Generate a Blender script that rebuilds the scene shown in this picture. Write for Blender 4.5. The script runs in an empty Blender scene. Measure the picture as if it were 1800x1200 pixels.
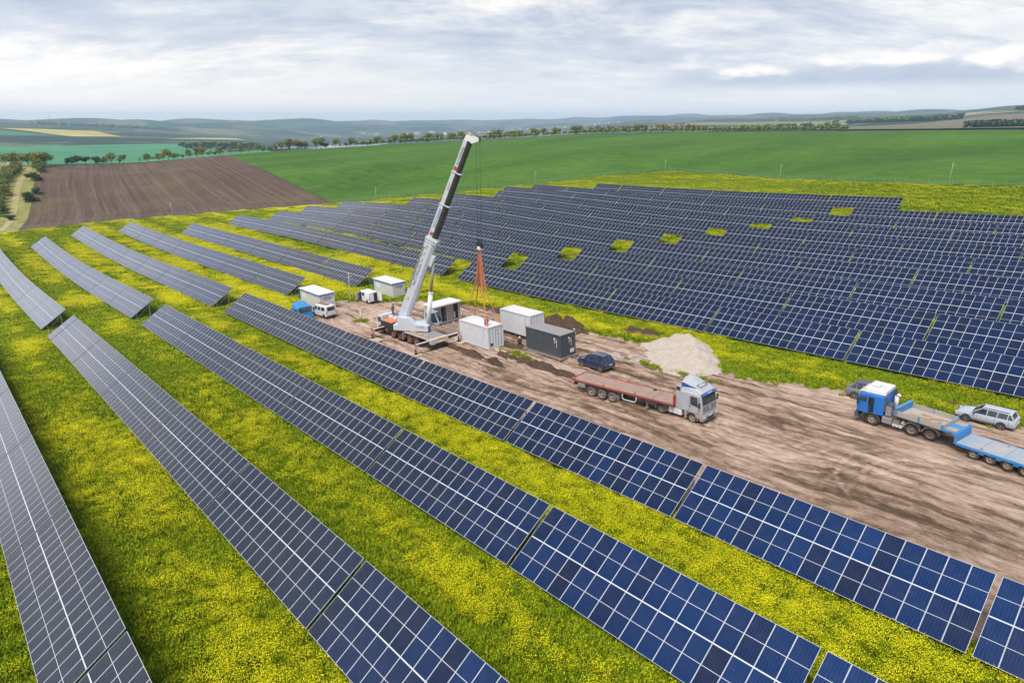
import bpy, bmesh, math, random
import numpy as np
from mathutils import Vector, Matrix

# ------------------------------------------------------------------ camera, sky, sun, exposure
SC = bpy.context.scene
COL = SC.collection
CAMZ = 26.182
YAW = 0.83705
PITCH = 0.3233977
cam_data = bpy.data.cameras.new('camera')
cam_data.sensor_width = 36.0
cam_data.lens = 36.0 * 1149.98 / 1800.0
cam_data.clip_start = 0.5
cam_data.clip_end = 60000
cam = bpy.data.objects.new('camera', cam_data)
COL.objects.link(cam)
cam.location = (0, 0, CAMZ)
cam.rotation_euler = (math.pi / 2 - PITCH, 0.00066, YAW)
SC.camera = cam

SUN_ELEV = math.radians(60)
SUN_AZ = YAW + math.radians(150)         # counter-clockwise from +Y: to the left of the view
world = bpy.data.worlds.new('World')
SC.world = world
world.use_nodes = True

def build_world():
    nt = world.node_tree
    nt.nodes.clear()
    N = nt.nodes.new; L = nt.links.new
    out = N('ShaderNodeOutputWorld'); bg = N('ShaderNodeBackground')
    sky = N('ShaderNodeTexSky'); sky.sky_type = 'NISHITA'; sky.sun_disc = False
    sky.sun_elevation = SUN_ELEV
    sky.sun_rotation = -SUN_AZ
    sky.air_density = 1.0; sky.dust_density = 1.2; sky.ozone_density = 1.0
    tc = N('ShaderNodeTexCoord')
    rot = N('ShaderNodeVectorRotate'); rot.rotation_type = 'Z_AXIS'; rot.inputs['Angle'].default_value = -YAW
    L(tc.outputs['Generated'], rot.inputs['Vector'])
    sep = N('ShaderNodeSeparateXYZ'); L(rot.outputs[0], sep.inputs[0])
    def math_(op, a, b=None, clamp=False):
        m = N('ShaderNodeMath'); m.operation = op; m.use_clamp = clamp
        for i, v in enumerate((a, b)):
            if v is None: continue
            if isinstance(v, (int, float)): m.inputs[i].default_value = v
            else: L(v, m.inputs[i])
        return m.outputs[0]
    zc = math_('MAXIMUM', sep.outputs[2], 0.0)
    den = math_('ADD', zc, 0.22)
    px = math_('DIVIDE', sep.outputs[0], den); py = math_('DIVIDE', sep.outputs[1], den)
    cmb = N('ShaderNodeCombineXYZ'); L(px, cmb.inputs[0]); L(py, cmb.inputs[1])
    def noise(vec, scale, detail, rough, off=(0, 0, 0), dist=0.0, sc=(1, 1, 1)):
        mp = N('ShaderNodeMapping'); mp.inputs['Location'].default_value = off; mp.inputs['Scale'].default_value = sc
        L(vec, mp.inputs[0])
        n = N('ShaderNodeTexNoise'); n.inputs['Scale'].default_value = scale
        n.inputs['Detail'].default_value = detail; n.inputs['Roughness'].default_value = rough
        n.inputs['Distortion'].default_value = dist
        L(mp.outputs[0], n.inputs['Vector']); return n.outputs[0]
    def ramp(fac, stops):
        r = N('ShaderNodeValToRGB'); e = r.color_ramp.elements
        while len(e) < len(stops): e.new(0.5)
        for k, (p, c) in enumerate(stops):
            e[k].position = p; e[k].color = (c[0], c[1], c[2], 1) if not isinstance(c, (int, float)) else (c, c, c, 1)
        L(fac, r.inputs[0]); return r.outputs[0]
    def mix(f, a, b, mode='MIX'):
        m = N('ShaderNodeMix'); m.data_type = 'RGBA'; m.blend_type = mode
        if isinstance(f, (int, float)): m.inputs[0].default_value = f
        else: L(f, m.inputs[0])
        for i, v in ((6, a), (7, b)):
            if isinstance(v, tuple): m.inputs[i].default_value = (*v, 1)
            else: L(v, m.inputs[i])
        return m.outputs[2]
    big = noise(cmb.outputs[0], 0.62, 10, 0.60, (3.1, 7.7, 0), 0.3, (0.75, 1.15, 1))
    thin = noise(cmb.outputs[0], 2.8, 10, 0.72, (13.1, 1.7, 0), 0.5, (0.6, 1.3, 1))
    mid = noise(cmb.outputs[0], 1.15, 10, 0.66, (5.5, 21.0, 0), 0.25, (0.65, 1.25, 1))
    nsky = mix(0.0, sky.outputs[0], (0, 0, 0))
    cover = ramp(big, [(0.30, 0.45), (0.44, 0.78), (0.56, 1.0)])
    # cloud tone in the same physical units as the sky (strength 0.1 -> 1 = 0.1)
    tone = ramp(mid, [(0.38, (3.6, 4.2, 5.6)), (0.46, (5.0, 5.4, 6.4)), (0.52, (6.8, 6.9, 7.2)), (0.58, (8.6, 8.35, 8.1))])
    wisps = ramp(thin, [(0.38, (0.84, 0.87, 0.93)), (0.50, (1.0, 1.0, 1.0)), (0.62, (1.14, 1.11, 1.08))])
    cloud = mix(1.0, tone, wisps, 'MULTIPLY')
    base = mix(cover, mix(0.5, nsky, (4.4, 5.2, 6.9)), cloud)
    # overhead the veil is darker and bluer; towards the horizon it melts to a pale band
    hor = ramp(sep.outputs[2], [(0.0, 1.0), (0.02, 0.9), (0.07, 0.35), (0.15, 0.0)])
    up = ramp(sep.outputs[2], [(0.42, (1, 1, 1)), (0.62, (0.42, 0.49, 0.64)), (0.76, (0.24, 0.32, 0.52)), (1.0, (0.18, 0.27, 0.54))])
    base = mix(1.0, base, up, 'MULTIPLY')
    lx = ramp(math_('ADD', math_('MULTIPLY', sep.outputs[0], 0.5), 0.5), [(0.18, (9.3, 8.8, 8.3)), (0.5, (8.7, 8.5, 8.4)), (0.85, (7.8, 7.9, 8.1))])
    base = mix(hor, base, lx)
    west = ramp(math_('ADD', math_('MULTIPLY', sep.outputs[0], 0.5), 0.5), [(0.05, (1.22, 1.20, 1.18)), (0.30, (1.04, 1.03, 1.02)), (0.5, (1, 1, 1))])
    base = mix(1.0, base, west, 'MULTIPLY')
    # a bank of cumulus low on the right
    az = N('ShaderNodeMath'); az.operation = 'ARCTAN2'; L(sep.outputs[0], az.inputs[0]); L(sep.outputs[1], az.inputs[1])
    cv = N('ShaderNodeCombineXYZ'); L(az.outputs[0], cv.inputs[0]); L(math_('MULTIPLY', sep.outputs[2], 2.6), cv.inputs[1])
    puff = noise(cv.outputs[0], 9.0, 7, 0.55, (4.2, 2.2, 0), 0.1)
    hump = noise(cv.outputs[0], 3.2, 3, 0.5, (1.2, 9.2, 0), 0.0, (1, 0, 1))
    top = math_('ADD', 0.074, math_('MULTIPLY', math_('SUBTRACT', hump, 0.5), 0.14))
    inside = math_('SUBTRACT', math_('ADD', top, math_('MULTIPLY', math_('SUBTRACT', puff, 0.5), 0.09)), sep.outputs[2])
    inside = ramp(math_('MULTIPLY', inside, 60.0, True), [(0.0, 0.0), (1.0, 1.0)])
    above = ramp(sep.outputs[2], [(0.038, 0.0), (0.052, 1.0)])
    sect = ramp(math_('ADD', math_('MULTIPLY', az.outputs[0], 0.5), 0.5), [(0.59, 0.0), (0.64, 0.95), (0.80, 0.95), (0.83, 0.4)])
    cfac = math_('MULTIPLY', math_('MULTIPLY', inside, above), sect)
    shade = ramp(math_('ADD', math_('MULTIPLY', math_('SUBTRACT', sep.outputs[2], 0.045), 22.0), math_('MULTIPLY', math_('SUBTRACT', puff, 0.5), 2.2)),
                 [(0.0, (4.2, 4.7, 5.9)), (0.35, (5.0, 5.5, 6.5)), (0.62, (9.6, 9.1, 8.7))])
    base = mix(cfac, base, shade)
    L(base, bg.inputs[0]); bg.inputs[1].default_value = 0.10
    L(bg.outputs[0], out.inputs[0])
build_world()

sun_data = bpy.data.lights.new('sun', 'SUN')
sun_data.energy = 3.6; sun_data.angle = math.radians(34); sun_data.color = (1.0, 0.95, 0.88)
sun = bpy.data.objects.new('sun', sun_data); COL.objects.link(sun)
_sd = Vector((-math.sin(SUN_AZ) * math.cos(SUN_ELEV), math.cos(SUN_AZ) * math.cos(SUN_ELEV), math.sin(SUN_ELEV)))
sun.rotation_euler = (-_sd).to_track_quat('-Z', 'Y').to_euler()

SC.view_settings.view_transform = 'Standard'
SC.view_settings.look = 'None'
SC.view_settings.exposure = 0.32
SC.view_settings.gamma = 1.0
SC.view_settings.use_curve_mapping = False
SC.render.engine = 'CYCLES'
SC.cycles.use_denoising = True
SC.cycles.denoiser = 'OPENIMAGEDENOISE'
SC.cycles.max_bounces = 6
SC.cycles.diffuse_bounces = 2
SC.cycles.glossy_bounces = 3
SC.cycles.transmission_bounces = 3
SC.cycles.volume_bounces = 3
SC.cycles.transparent_max_bounces = 6
SC.cycles.caustics_reflective = False
SC.cycles.caustics_refractive = False

# ------------------------------------------------------------------ the lie of the land
# world X runs along the panel rows, Y across them (away from the camera), metres
GA = np.array([0.005, -0.135, -0.661, -1.633, -2.178, -0.08, -0.064, 1.324, 0.408, 0.25, 0.941, 1.044, -0.026, 0.2, 1.788, -0.869, 0.418, -0.427, 0.304, 0.98, 0.577, 0.029, -0.373, -1.291, -0.544, -0.314, -0.863, 0.036, -0.34, -1.398, 0.47, 1.438, -0.526, 0.591, 0.188, 0.318, -0.036, -0.339, -0.468, 1.298, 1.4, -0.369, -1.141, -1.132, 0.15, -0.008, -0.047, -0.026, -0.196, -1.147, -0.527, 0.569, -0.139, -0.255, -0.0, -0.004, -0.054, -0.401, -0.75, 0.322, 1.707, 1.128, 0.197, -0.0, -0.001, -0.014, -0.077, -0.115, 0.116, 0.41, 0.3, 0.072])
_cs, _cn = np.meshgrid(np.arange(-300, 41, 40.0) * 1.08, np.arange(-20, 261, 40.0) * 1.08)
_cs = _cs.ravel(); _cn = _cn.ravel()
def ground_site(x, y):
    x = np.asarray(x, float); y = np.asarray(y, float)
    d = (x[..., None] - _cs) ** 2 + (y[..., None] - _cn) ** 2
    return x * 0.04146 + y * 0.05171 + np.exp(-d / (2 * 43.2 ** 2)) @ GA
FPX = 1149.98
_u = np.array([-900, -300, 0, 200, 400, 600, 750, 900, 1050, 1200, 1350, 1500, 1650, 1800, 2100, 2700], float)
_crest = np.array([450, 480, 500, 505, 520, 560, 590, 620, 640, 640, 620, 600, 560, 520, 500, 450], float)
_rn = np.array([750, 1000, 1400, 2000, 3000, 4500, 7000, 11000, 16000], float)
# image row (1200 px high frame) at which the land at each distance shows, per column
_v = np.array([
 [292, 294, 284, 268, 250, 228, 219, 218, 217, 217],
 [290, 292, 282, 266, 249, 228, 218, 217, 216, 216],
 [288, 290, 280, 266, 247, 224, 216.5, 217, 215.5, 216],
 [286, 289, 278, 264, 248, 232, 220, 216.5, 215, 216],
 [270, 279, 273, 263, 254, 241, 226, 216, 215.5, 216],
 [258, 276, 276, 272, 265, 262, 239, 215.5, 216, 216],
 [250, 268, 270, 268, 262, 256, 238, 223, 214, 216],
 [243, 260, 262, 262, 258, 248, 236, 226, 213, 214],
 [235, 250, 252, 250, 244, 236, 228, 219, 209, 212],
 [232.5, 239, 240, 238, 231, 220, 215.5, 211, 206.5, 209],
 [231, 236, 236, 232, 226, 217.5, 212, 208, 205.5, 207],
 [230, 234, 232, 226, 220, 211.5, 205, 201, 202, 205],
 [229, 232, 230, 222, 211, 203, 199.5, 199, 200, 204],
 [228, 231, 228, 214, 200, 191.5, 193, 196, 200, 204],
 [226, 230, 227, 212, 198, 190, 192, 196, 200, 204],
 [222, 230, 227, 214, 202, 194, 194, 196, 200, 204]], float)
def pix_dir(u, v):
    a = (u - 900.0) / FPX; b = (600.0 - v) / FPX
    fy = math.cos(PITCH) + b * math.sin(PITCH)
    fz = -math.sin(PITCH) + b * math.cos(PITCH)
    return np.arctan2(a, fy), fz / np.hypot(a, fy)        # azimuth to the right of the view, slope
_az = pix_dir(_u, 225.0)[0]
_AZG = np.linspace(_az[0], _az[-1], 181)
_RG = np.concatenate([np.linspace(240, 800, 141), np.geomspace(805, 16000, 170)])
def _hermite(xn, yn, x):
    h = np.diff(xn); d = np.diff(yn) / h
    m = np.empty_like(yn); m[0] = d[0]; m[-1] = d[-1]
    same = d[:-1] * d[1:] > 0
    m[1:-1] = np.where(same, 2 * d[:-1] * d[1:] / np.where(same, d[:-1] + d[1:], 1), 0)
    k = np.clip(np.searchsorted(xn, x) - 1, 0, len(h) - 1)
    t = (x - xn[k]) / h[k]
    return ((1 + 2 * t) * (1 - t) ** 2 * yn[k] + t * (1 - t) ** 2 * h[k] * m[k]
            + t * t * (3 - 2 * t) * yn[k + 1] + t * t * (t - 1) * h[k] * m[k + 1])
def _build_outer():
    tab = np.empty((len(_u), len(_RG)))
    for i, a in enumerate(_az):
        hx = 250.0 * math.sin(a); hy = 250.0 * math.cos(a)
        wx = hx * math.cos(YAW) - hy * math.sin(YAW); wy = hx * math.sin(YAW) + hy * math.cos(YAW)
        r = np.concatenate([[250.0, _crest[i]], _rn])
        z = [float(ground_site(wx, wy))]
        T = pix_dir(_u[i], _v[i])[1]
        z += list(CAMZ + np.concatenate([[_crest[i]], _rn]) * T)
        tab[i] = _hermite(np.log(r), np.array(z), np.log(_RG))
    out = np.empty((len(_AZG), len(_RG)))
    for j in range(len(_RG)):
        out[:, j] = _hermite(_az, tab[:, j], _AZG)
    return out
_OUT = _build_outer()
_LR = np.log(_RG)
def ground_outer(x, y):
    fx = x * math.cos(YAW) + y * math.sin(YAW); fy = -x * math.sin(YAW) + y * math.cos(YAW)
    r = np.clip(np.hypot(x, y), _RG[0], _RG[-1] - 1); az = np.clip(np.arctan2(fx, fy), _AZG[0], _AZG[-1] - 1e-9)
    i = (az - _AZG[0]) / (_AZG[1] - _AZG[0]); i0 = np.clip(i.astype(int), 0, len(_AZG) - 2); ti = i - i0
    j0 = np.clip(np.searchsorted(_RG, r) - 1, 0, len(_RG) - 2); tj = (r - _RG[j0]) / (_RG[j0 + 1] - _RG[j0])
    return ((1 - ti) * ((1 - tj) * _OUT[i0, j0] + tj * _OUT[i0, j0 + 1]) + ti * ((1 - tj) * _OUT[i0 + 1, j0] + tj * _OUT[i0 + 1, j0 + 1]))
def ground(x, y):
    x = np.asarray(x, float); y = np.asarray(y, float)
    sh = np.broadcast(x, y).shape
    x, y = np.broadcast_arrays(np.atleast_1d(x), np.atleast_1d(y))
    r = np.hypot(x, y)
    w = np.clip((r - 290) / 90, 0, 1); w = w * w * (3 - 2 * w)
    z = ground_site(x, y) * (1 - w) + ground_outer(x, y) * w
    return z.reshape(sh)
def gz(x, y):
    return float(ground(x, y))

# ------------------------------------------------------------------ helpers
RNG = np.random.default_rng(7)
random.seed(5)
def tag(o, label=None, cat=None, group=None, kind=None):
    if label: o['label'] = label
    if cat: o['category'] = cat
    if group: o['group'] = group
    if kind: o['kind'] = kind
    return o
def empty(name, loc=(0, 0, 0), rz=0.0, label=None, cat=None, group=None, rot=None):
    o = bpy.data.objects.new(name, None); COL.objects.link(o)
    o.location = loc; o.rotation_euler = rot if rot else (0, 0, rz)
    o.empty_display_size = 0.3
    return tag(o, label, cat, group)
def place(mesh, name, parent=None, loc=None, rot=None):
    o = bpy.data.objects.new(name, mesh); COL.objects.link(o)
    if parent: o.parent = parent
    if loc is not None: o.location = loc
    if rot is not None: o.rotation_euler = rot
    return o
class MB:
    """collects shapes; build() links them as one mesh object"""
    def __init__(s): s.v = []; s.f = []; s.m = []; s.mats = []; s.sm = []; s.uv = None
    def mi(s, mat):
        if mat not in s.mats: s.mats.append(mat)
        return s.mats.index(mat)
    def add(s, vs, fs, mat, smooth=False):
        b = len(s.v); k = s.mi(mat)
        s.v += [tuple(v) for v in vs]
        for f in fs: s.f.append(tuple(b + i for i in f)); s.m.append(k); s.sm.append(smooth)
        return s
    def box(s, c, d, mat, rz=0.0, ry=0.0, taper=None):
        hx, hy, hz = d[0] / 2, d[1] / 2, d[2] / 2
        R = Matrix.Rotation(rz, 3, 'Z') @ Matrix.Rotation(ry, 3, 'Y')
        vs = []
        for z in (-1, 1):
            tx, ty = taper if (taper and z > 0) else (1, 1)
            for x, y in ((-1, -1), (1, -1), (1, 1), (-1, 1)):
                p = R @ Vector((x * hx * tx, y * hy * ty, z * hz)); vs.append((p.x + c[0], p.y + c[1], p.z + c[2]))
        return s.add(vs, [(0, 3, 2, 1), (4, 5, 6, 7), (0, 1, 5, 4), (1, 2, 6, 5), (2, 3, 7, 6), (3, 0, 4, 7)], mat)
    def bar(s, p0, p1, w, h, mat):
        p0 = Vector(p0); p1 = Vector(p1); d = (p1 - p0); d.normalize()
        up = Vector((0, 0, 1)) if abs(d.z) < 0.95 else Vector((1, 0, 0))
        a = d.cross(up); a.normalize(); b = a.cross(d)
        vs = []
        for p in (p0, p1):
            for i, j in ((-1, -1), (1, -1), (1, 1), (-1, 1)): vs.append(p + a * (i * w / 2) + b * (j * h / 2))
        return s.add(vs, [(0, 1, 2, 3), (7, 6, 5, 4), (0, 4, 5, 1), (1, 5, 6, 2), (2, 6, 7, 3), (3, 7, 4, 0)], mat)
    def cyl(s, p0, p1, r0, mat, r1=None, n=12, caps=True, smooth=True):
        r1 = r0 if r1 is None else r1
        p0 = Vector(p0); p1 = Vector(p1); d = (p1 - p0).normalized()
        up = Vector((0, 0, 1)) if abs(d.z) < 0.9 else Vector((1, 0, 0))
        a = d.cross(up).normalized(); b = a.cross(d)
        vs = []
        for p, r in ((p0, r0), (p1, r1)):
            for i in range(n):
                t = 2 * math.pi * i / n; vs.append(p + a * (r * math.cos(t)) + b * (r * math.sin(t)))
        s.add(vs, [(i, (i + 1) % n, n + (i + 1) % n, n + i) for i in range(n)], mat, smooth)
        if caps:
            s.add(vs, [tuple(range(n))[::-1], tuple(range(n, 2 * n))], mat)
        return s
    def prism(s, prof, y0, y1, mat, axis='y'):
        """profile [(x,z)] extruded between y0 and y1"""
        n = len(prof)
        if axis == 'y': vs = [(p[0], y0, p[1]) for p in prof] + [(p[0], y1, p[1]) for p in prof]
        else: vs = [(y0, p[0], p[1]) for p in prof] + [(y1, p[0], p[1]) for p in prof]
        fs = [tuple(range(n)), tuple(range(2 * n - 1, n - 1, -1))]
        fs += [(i, n + i, n + (i + 1) % n, (i + 1) % n) for i in range(n)]
        return s.add(vs, fs, mat)
    def loft(s, rings, mat, caps=True, smooth=False, matf=None):
        n = len(rings[0]); vs = [p for r in rings for p in r]
        for k in range(len(rings) - 1):
            for i in range(n):
                j = (i + 1) % n
                mm = matf(k, i) if matf else mat
                s.add([vs[k * n + i], vs[k * n + j], vs[(k + 1) * n + j], vs[(k + 1) * n + i]], [(0, 1, 2, 3)], mm or mat, smooth)
        if caps:
            s.add(rings[0], [tuple(range(n))[::-1]], mat); s.add(rings[-1], [tuple(range(n))], mat)
        return s
    def lathe(s, c, axis, prof, mat, n=20, smooth=True):
        """prof [(along, radius)] turned round axis ('x','y','z') at c"""
        ax = {'x': (Vector((1, 0, 0)), Vector((0, 1, 0)), Vector((0, 0, 1))), 'y': (Vector((0, 1, 0)), Vector((0, 0, 1)), Vector((1, 0, 0))),
              'z': (Vector((0, 0, 1)), Vector((1, 0, 0)), Vector((0, 1, 0)))}[axis]
        c = Vector(c); vs = []
        for a, r in prof:
            for i in range(n):
                t = 2 * math.pi * i / n
                vs.append(c + ax[0] * a + ax[1] * (r * math.cos(t)) + ax[2] * (r * math.sin(t)))
        fs = []
        for k in range(len(prof) - 1):
            for i in range(n): fs.append((k * n + i, k * n + (i + 1) % n, (k + 1) * n + (i + 1) % n, (k + 1) * n + i))
        return s.add(vs, fs, mat, smooth)
    def quad(s, a, b, c, d, mat): return s.add([a, b, c, d], [(0, 1, 2, 3)], mat)
    def mesh(s, name):
        me = bpy.data.meshes.new(name); me.from_pydata(s.v, [], s.f)
        for m in s.mats: me.materials.append(m)
        me.polygons.foreach_set('material_index', s.m)
        me.polygons.foreach_set('use_smooth', s.sm)
        me.update()
        return me
    def build(s, name, parent=None, loc=None, rot=None, bevel=0.0, fix=True, **k):
        me = s.mesh(name)
        if fix:
            b = bmesh.new(); b.from_mesh(me); bmesh.ops.remove_doubles(b, verts=b.verts, dist=1e-5)
            bmesh.ops.recalc_face_normals(b, faces=b.faces); b.to_mesh(me); b.free()
        o = place(me, name, parent, loc, rot)
        if bevel:
            m = o.modifiers.new('bevel', 'BEVEL'); m.width = bevel; m.segments = 2; m.limit_method = 'ANGLE'; m.angle_limit = math.radians(40)
        tag(o, **k) if k else None
        return o
def text_mesh(txt, size, mat, name, parent, loc, rot, ex=0.004):
    cu = bpy.data.curves.new(name, 'FONT'); cu.body = txt; cu.size = size; cu.extrude = ex
    cu.align_x = 'LEFT'; cu.resolution_u = 2
    tmp = bpy.data.objects.new('tmp', cu)
    me = bpy.data.meshes.new_from_object(tmp); bpy.data.objects.remove(tmp)
    me.materials.clear(); me.materials.append(mat)
    return place(me, name, parent, loc, rot)

# ------------------------------------------------------------------ materials
class NT:
    def __init__(s, name):
        s.m = bpy.data.materials.new(name); s.m.use_nodes = True
        s.t = s.m.node_tree; s.b = s.t.nodes['Principled BSDF']; s.out = s.t.nodes['Material Output']
    def n(s, typ, **k):
        x = s.t.nodes.new(typ)
        for a, v in k.items(): setattr(x, a, v)
        return x
    def L(s, a, b): s.t.links.new(a, b)
    def set(s, inp, v):
        if isinstance(v, bpy.types.NodeSocket): s.L(v, inp)
        elif isinstance(v, (tuple, list)) and len(v) == 3 and inp.type == 'RGBA': inp.default_value = (*v, 1)
        else: inp.default_value = v
    def co(s, kind='Object', scale=(1, 1, 1), loc=(0, 0, 0), rot=(0, 0, 0)):
        tc = s.n('ShaderNodeTexCoord'); mp = s.n('ShaderNodeMapping')
        mp.inputs['Scale'].default_value = scale; mp.inputs['Location'].default_value = loc; mp.inputs['Rotation'].default_value = rot
        s.L(tc.outputs[kind], mp.inputs[0]); return mp.outputs[0]
    def noise(s, vec, scale=1.0, detail=4, rough=0.55, dist=0.0, col=False):
        x = s.n('ShaderNodeTexNoise'); x.inputs['Scale'].default_value = scale; x.inputs['Detail'].default_value = detail
        x.inputs['Roughness'].default_value = rough; x.inputs['Distortion'].default_value = dist
        s.L(vec, x.inputs['Vector']); return x.outputs[1 if col else 0]
    def ramp(s, fac, stops):
        r = s.n('ShaderNodeValToRGB'); e = r.color_ramp.elements
        while len(e) < len(stops): e.new(0.5)
        for k, (p, c) in enumerate(stops):
            e[k].position = p; e[k].color = (c, c, c, 1) if isinstance(c, (int, float)) else (*c, 1)
        s.L(fac, r.inputs[0]); return r.outputs[0]
    def mix(s, f, a, b, mode='MIX'):
        m = s.n('ShaderNodeMix', data_type='RGBA', blend_type=mode); s.set(m.inputs[0], f); s.set(m.inputs[6], a); s.set(m.inputs[7], b)
        return m.outputs[2]
    def ma(s, op, a, b=0.0, c=None, clamp=False):
        m = s.n('ShaderNodeMath', operation=op, use_clamp=clamp); s.set(m.inputs[0], a); s.set(m.inputs[1], b)
        if c is not None: s.set(m.inputs[2], c)
        return m.outputs[0]
    def bump(s, h, strength=0.5, dist=0.1):
        b = s.n('ShaderNodeBump'); b.inputs['Strength'].default_value = strength; b.inputs['Distance'].default_value = dist
        s.L(h, b.inputs['Height']); s.L(b.outputs[0], s.b.inputs['Normal'])
    def fin(s, col=None, rough=None, metal=None, spec=None):
        if col is not None: s.set(s.b.inputs['Base Color'], col)
        if rough is not None: s.set(s.b.inputs['Roughness'], rough)
        if metal is not None: s.set(s.b.inputs['Metallic'], metal)
        if spec is not None: s.set(s.b.inputs['Specular IOR Level'], spec)
        return s.m
def paint(name, rgb, rough=0.45, dirt=0.25, dirtcol=(0.22, 0.16, 0.12), scale=1.5, metal=0.0, coat=0.0, mud=0.0):
    t = NT(name); v = t.co('Object')
    n = t.noise(v, scale, 6, 0.65); n2 = t.noise(v, scale * 9, 3, 0.6)
    f = t.ma('MULTIPLY', t.ramp(t.ma('ADD', n, t.ma('MULTIPLY', t.ma('SUBTRACT', n2, 0.5), 0.35)), [(0.38, 0.0), (0.72, 1.0)]), dirt)
    if mud:
        sp = t.n('ShaderNodeSeparateXYZ'); t.L(v, sp.inputs[0])
        m = t.ma('SUBTRACT', mud, t.ma('SUBTRACT', sp.outputs[2], t.ma('MULTIPLY', t.ma('SUBTRACT', n2, 0.5), 1.6)))
        f = t.ma('MAXIMUM', f, t.ma('MULTIPLY', t.ramp(m, [(0.0, 0.0), (0.55, 1.0)]), 0.8))
    c = t.mix(f, rgb, dirtcol)
    if coat: t.b.inputs['Coat Weight'].default_value = coat
    return t.fin(c, t.ma('ADD', rough, t.ma('MULTIPLY', f, 0.4)), metal)

def m_module():
    t = NT('module_glass')
    uv = t.n('ShaderNodeUVMap'); sp = t.n('ShaderNodeSeparateXYZ'); t.L(uv.outputs[0], sp.inputs[0])
    u, v = sp.outputs[0], sp.outputs[1]          # metres inside the module
    def lines(c, pitch, w, off):
        m = t.ma('FRACT', t.ma('DIVIDE', t.ma('ADD', c, off), pitch))
        d = t.ma('ABSOLUTE', t.ma('SUBTRACT', m, 0.5))
        return t.ma('GREATER_THAN', d, 0.5 - w / pitch / 2)
    cu = lines(u, 0.163, 0.004, -0.02); cv = lines(v, 0.0905, 0.0035, -0.02)
    busb = lines(u, 0.0272, 0.0016, 0.0)
    g = t.ma('MAXIMUM', t.ma('MULTIPLY', cu, 0.26), t.ma('MULTIPLY', cv, 0.24))
    g = t.ma('MAXIMUM', g, t.ma('MULTIPLY', busb, 0.05))
    mid = t.ma('LESS_THAN', t.ma('ABSOLUTE', t.ma('SUBTRACT', v, 1.128)), 0.012)
    oi = t.n('ShaderNodeObjectInfo'); at = t.n('ShaderNodeAttribute', attribute_name='tint')
    rnd = t.ma('FRACT', t.ma('ADD', oi.outputs['Random'], at.outputs['Fac']))
    cell = t.ramp(rnd, [(0.0, (0.003, 0.019, 0.078)), (0.4, (0.003, 0.024, 0.098)), (0.68, (0.004, 0.016, 0.062)), (0.85, (0.005, 0.012, 0.042)), (1.0, (0.003, 0.027, 0.112))])
    # the anti-reflection film is blue square on and nearly black at a slant
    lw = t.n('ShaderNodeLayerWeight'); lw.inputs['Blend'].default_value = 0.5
    slant = t.ramp(lw.outputs['Facing'], [(0.10, 0.0), (0.42, 1.0)]); dusty = t.ramp(lw.outputs['Facing'], [(0.64, 0.0), (0.88, 1.0)])  # dusty ramp paints the sky's reflection at grazing view into the cell colour
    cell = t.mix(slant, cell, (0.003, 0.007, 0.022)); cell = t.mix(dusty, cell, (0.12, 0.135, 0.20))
    c = t.mix(g, cell, (0.30, 0.36, 0.46)); c = t.mix(mid, c, (0.62, 0.64, 0.66))
    dust = t.noise(t.co('Object', (1, 1, 1)), 0.8, 4, 0.6)
    c = t.mix(t.ma('MULTIPLY', t.ramp(dust, [(0.4, 0.0), (0.8, 1.0)]), 0.05), c, (0.35, 0.32, 0.28))
    t.b.inputs['IOR'].default_value = 1.43
    t.b.inputs['Coat Weight'].default_value = 0.0
    return t.fin(c, 0.14, 0.0, 0.5)
M = {}
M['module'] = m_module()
M['frame'] = paint('anodised_frame', (0.62, 0.66, 0.70), 0.42, 0.10, metal=0.0)
M['galv'] = paint('galvanised_steel', (0.42, 0.44, 0.46), 0.45, 0.25, (0.25, 0.24, 0.23), 3, 0.5)
M['white'] = paint('white_paint', (0.72, 0.74, 0.76), 0.4, 0.16, (0.42, 0.37, 0.32))
M['cwhite'] = paint('container_white', (0.62, 0.64, 0.67), 0.5, 0.25, (0.42, 0.36, 0.31), 0.9, mud=0.30)
M['cranewhite'] = paint('crane_white', (0.55, 0.59, 0.64), 0.4, 0.25, (0.38, 0.32, 0.27), 0.8)
M['roofwhite'] = paint('roof_white', (0.68, 0.67, 0.65), 0.55, 0.35, (0.5, 0.44, 0.38), 0.8)
M['hutwall'] = paint('hut_panel', (0.60, 0.60, 0.60), 0.55, 0.18, (0.42, 0.38, 0.33), 0.8)
M['blue'] = paint('blue_paint', (0.008, 0.17, 0.60), 0.38, 0.2, (0.22, 0.17, 0.14), mud=1.2)
M['trailblue'] = paint('trailer_blue', (0.012, 0.24, 0.60), 0.45, 0.32, (0.30, 0.26, 0.22))
M['bluetrim'] = paint('blue_trim', (0.015, 0.10, 0.38), 0.45, 0.1)
M['silver'] = paint('silver_paint', (0.44, 0.47, 0.51), 0.34, 0.42, (0.30, 0.22, 0.17), 1.2, 0.0, 0.2, mud=1.25)
M['wagon'] = paint('silver_blue_paint', (0.47, 0.53, 0.61), 0.28, 0.12, (0.30, 0.22, 0.17), 1.2, 0.15, 0.3, mud=0.42)
M['suvblue'] = paint('dark_blue_paint', (0.006, 0.026, 0.10), 0.22, 0.10, (0.25, 0.18, 0.14), 1.5, 0.2, 0.6, mud=0.42)
M['suvgrey'] = paint('grey_paint', (0.22, 0.23, 0.25), 0.3, 0.15, (0.28, 0.21, 0.16), 1.5, 0.2, 0.4, mud=0.45)
M['navyroof'] = paint('navy_roof', (0.025, 0.035, 0.07), 0.3, 0.08, (0.2, 0.15, 0.1), 1.5, 0.1, 0.5)
M['red'] = paint('red_paint', (0.30, 0.055, 0.04), 0.5, 0.3, (0.30, 0.18, 0.13))
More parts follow.
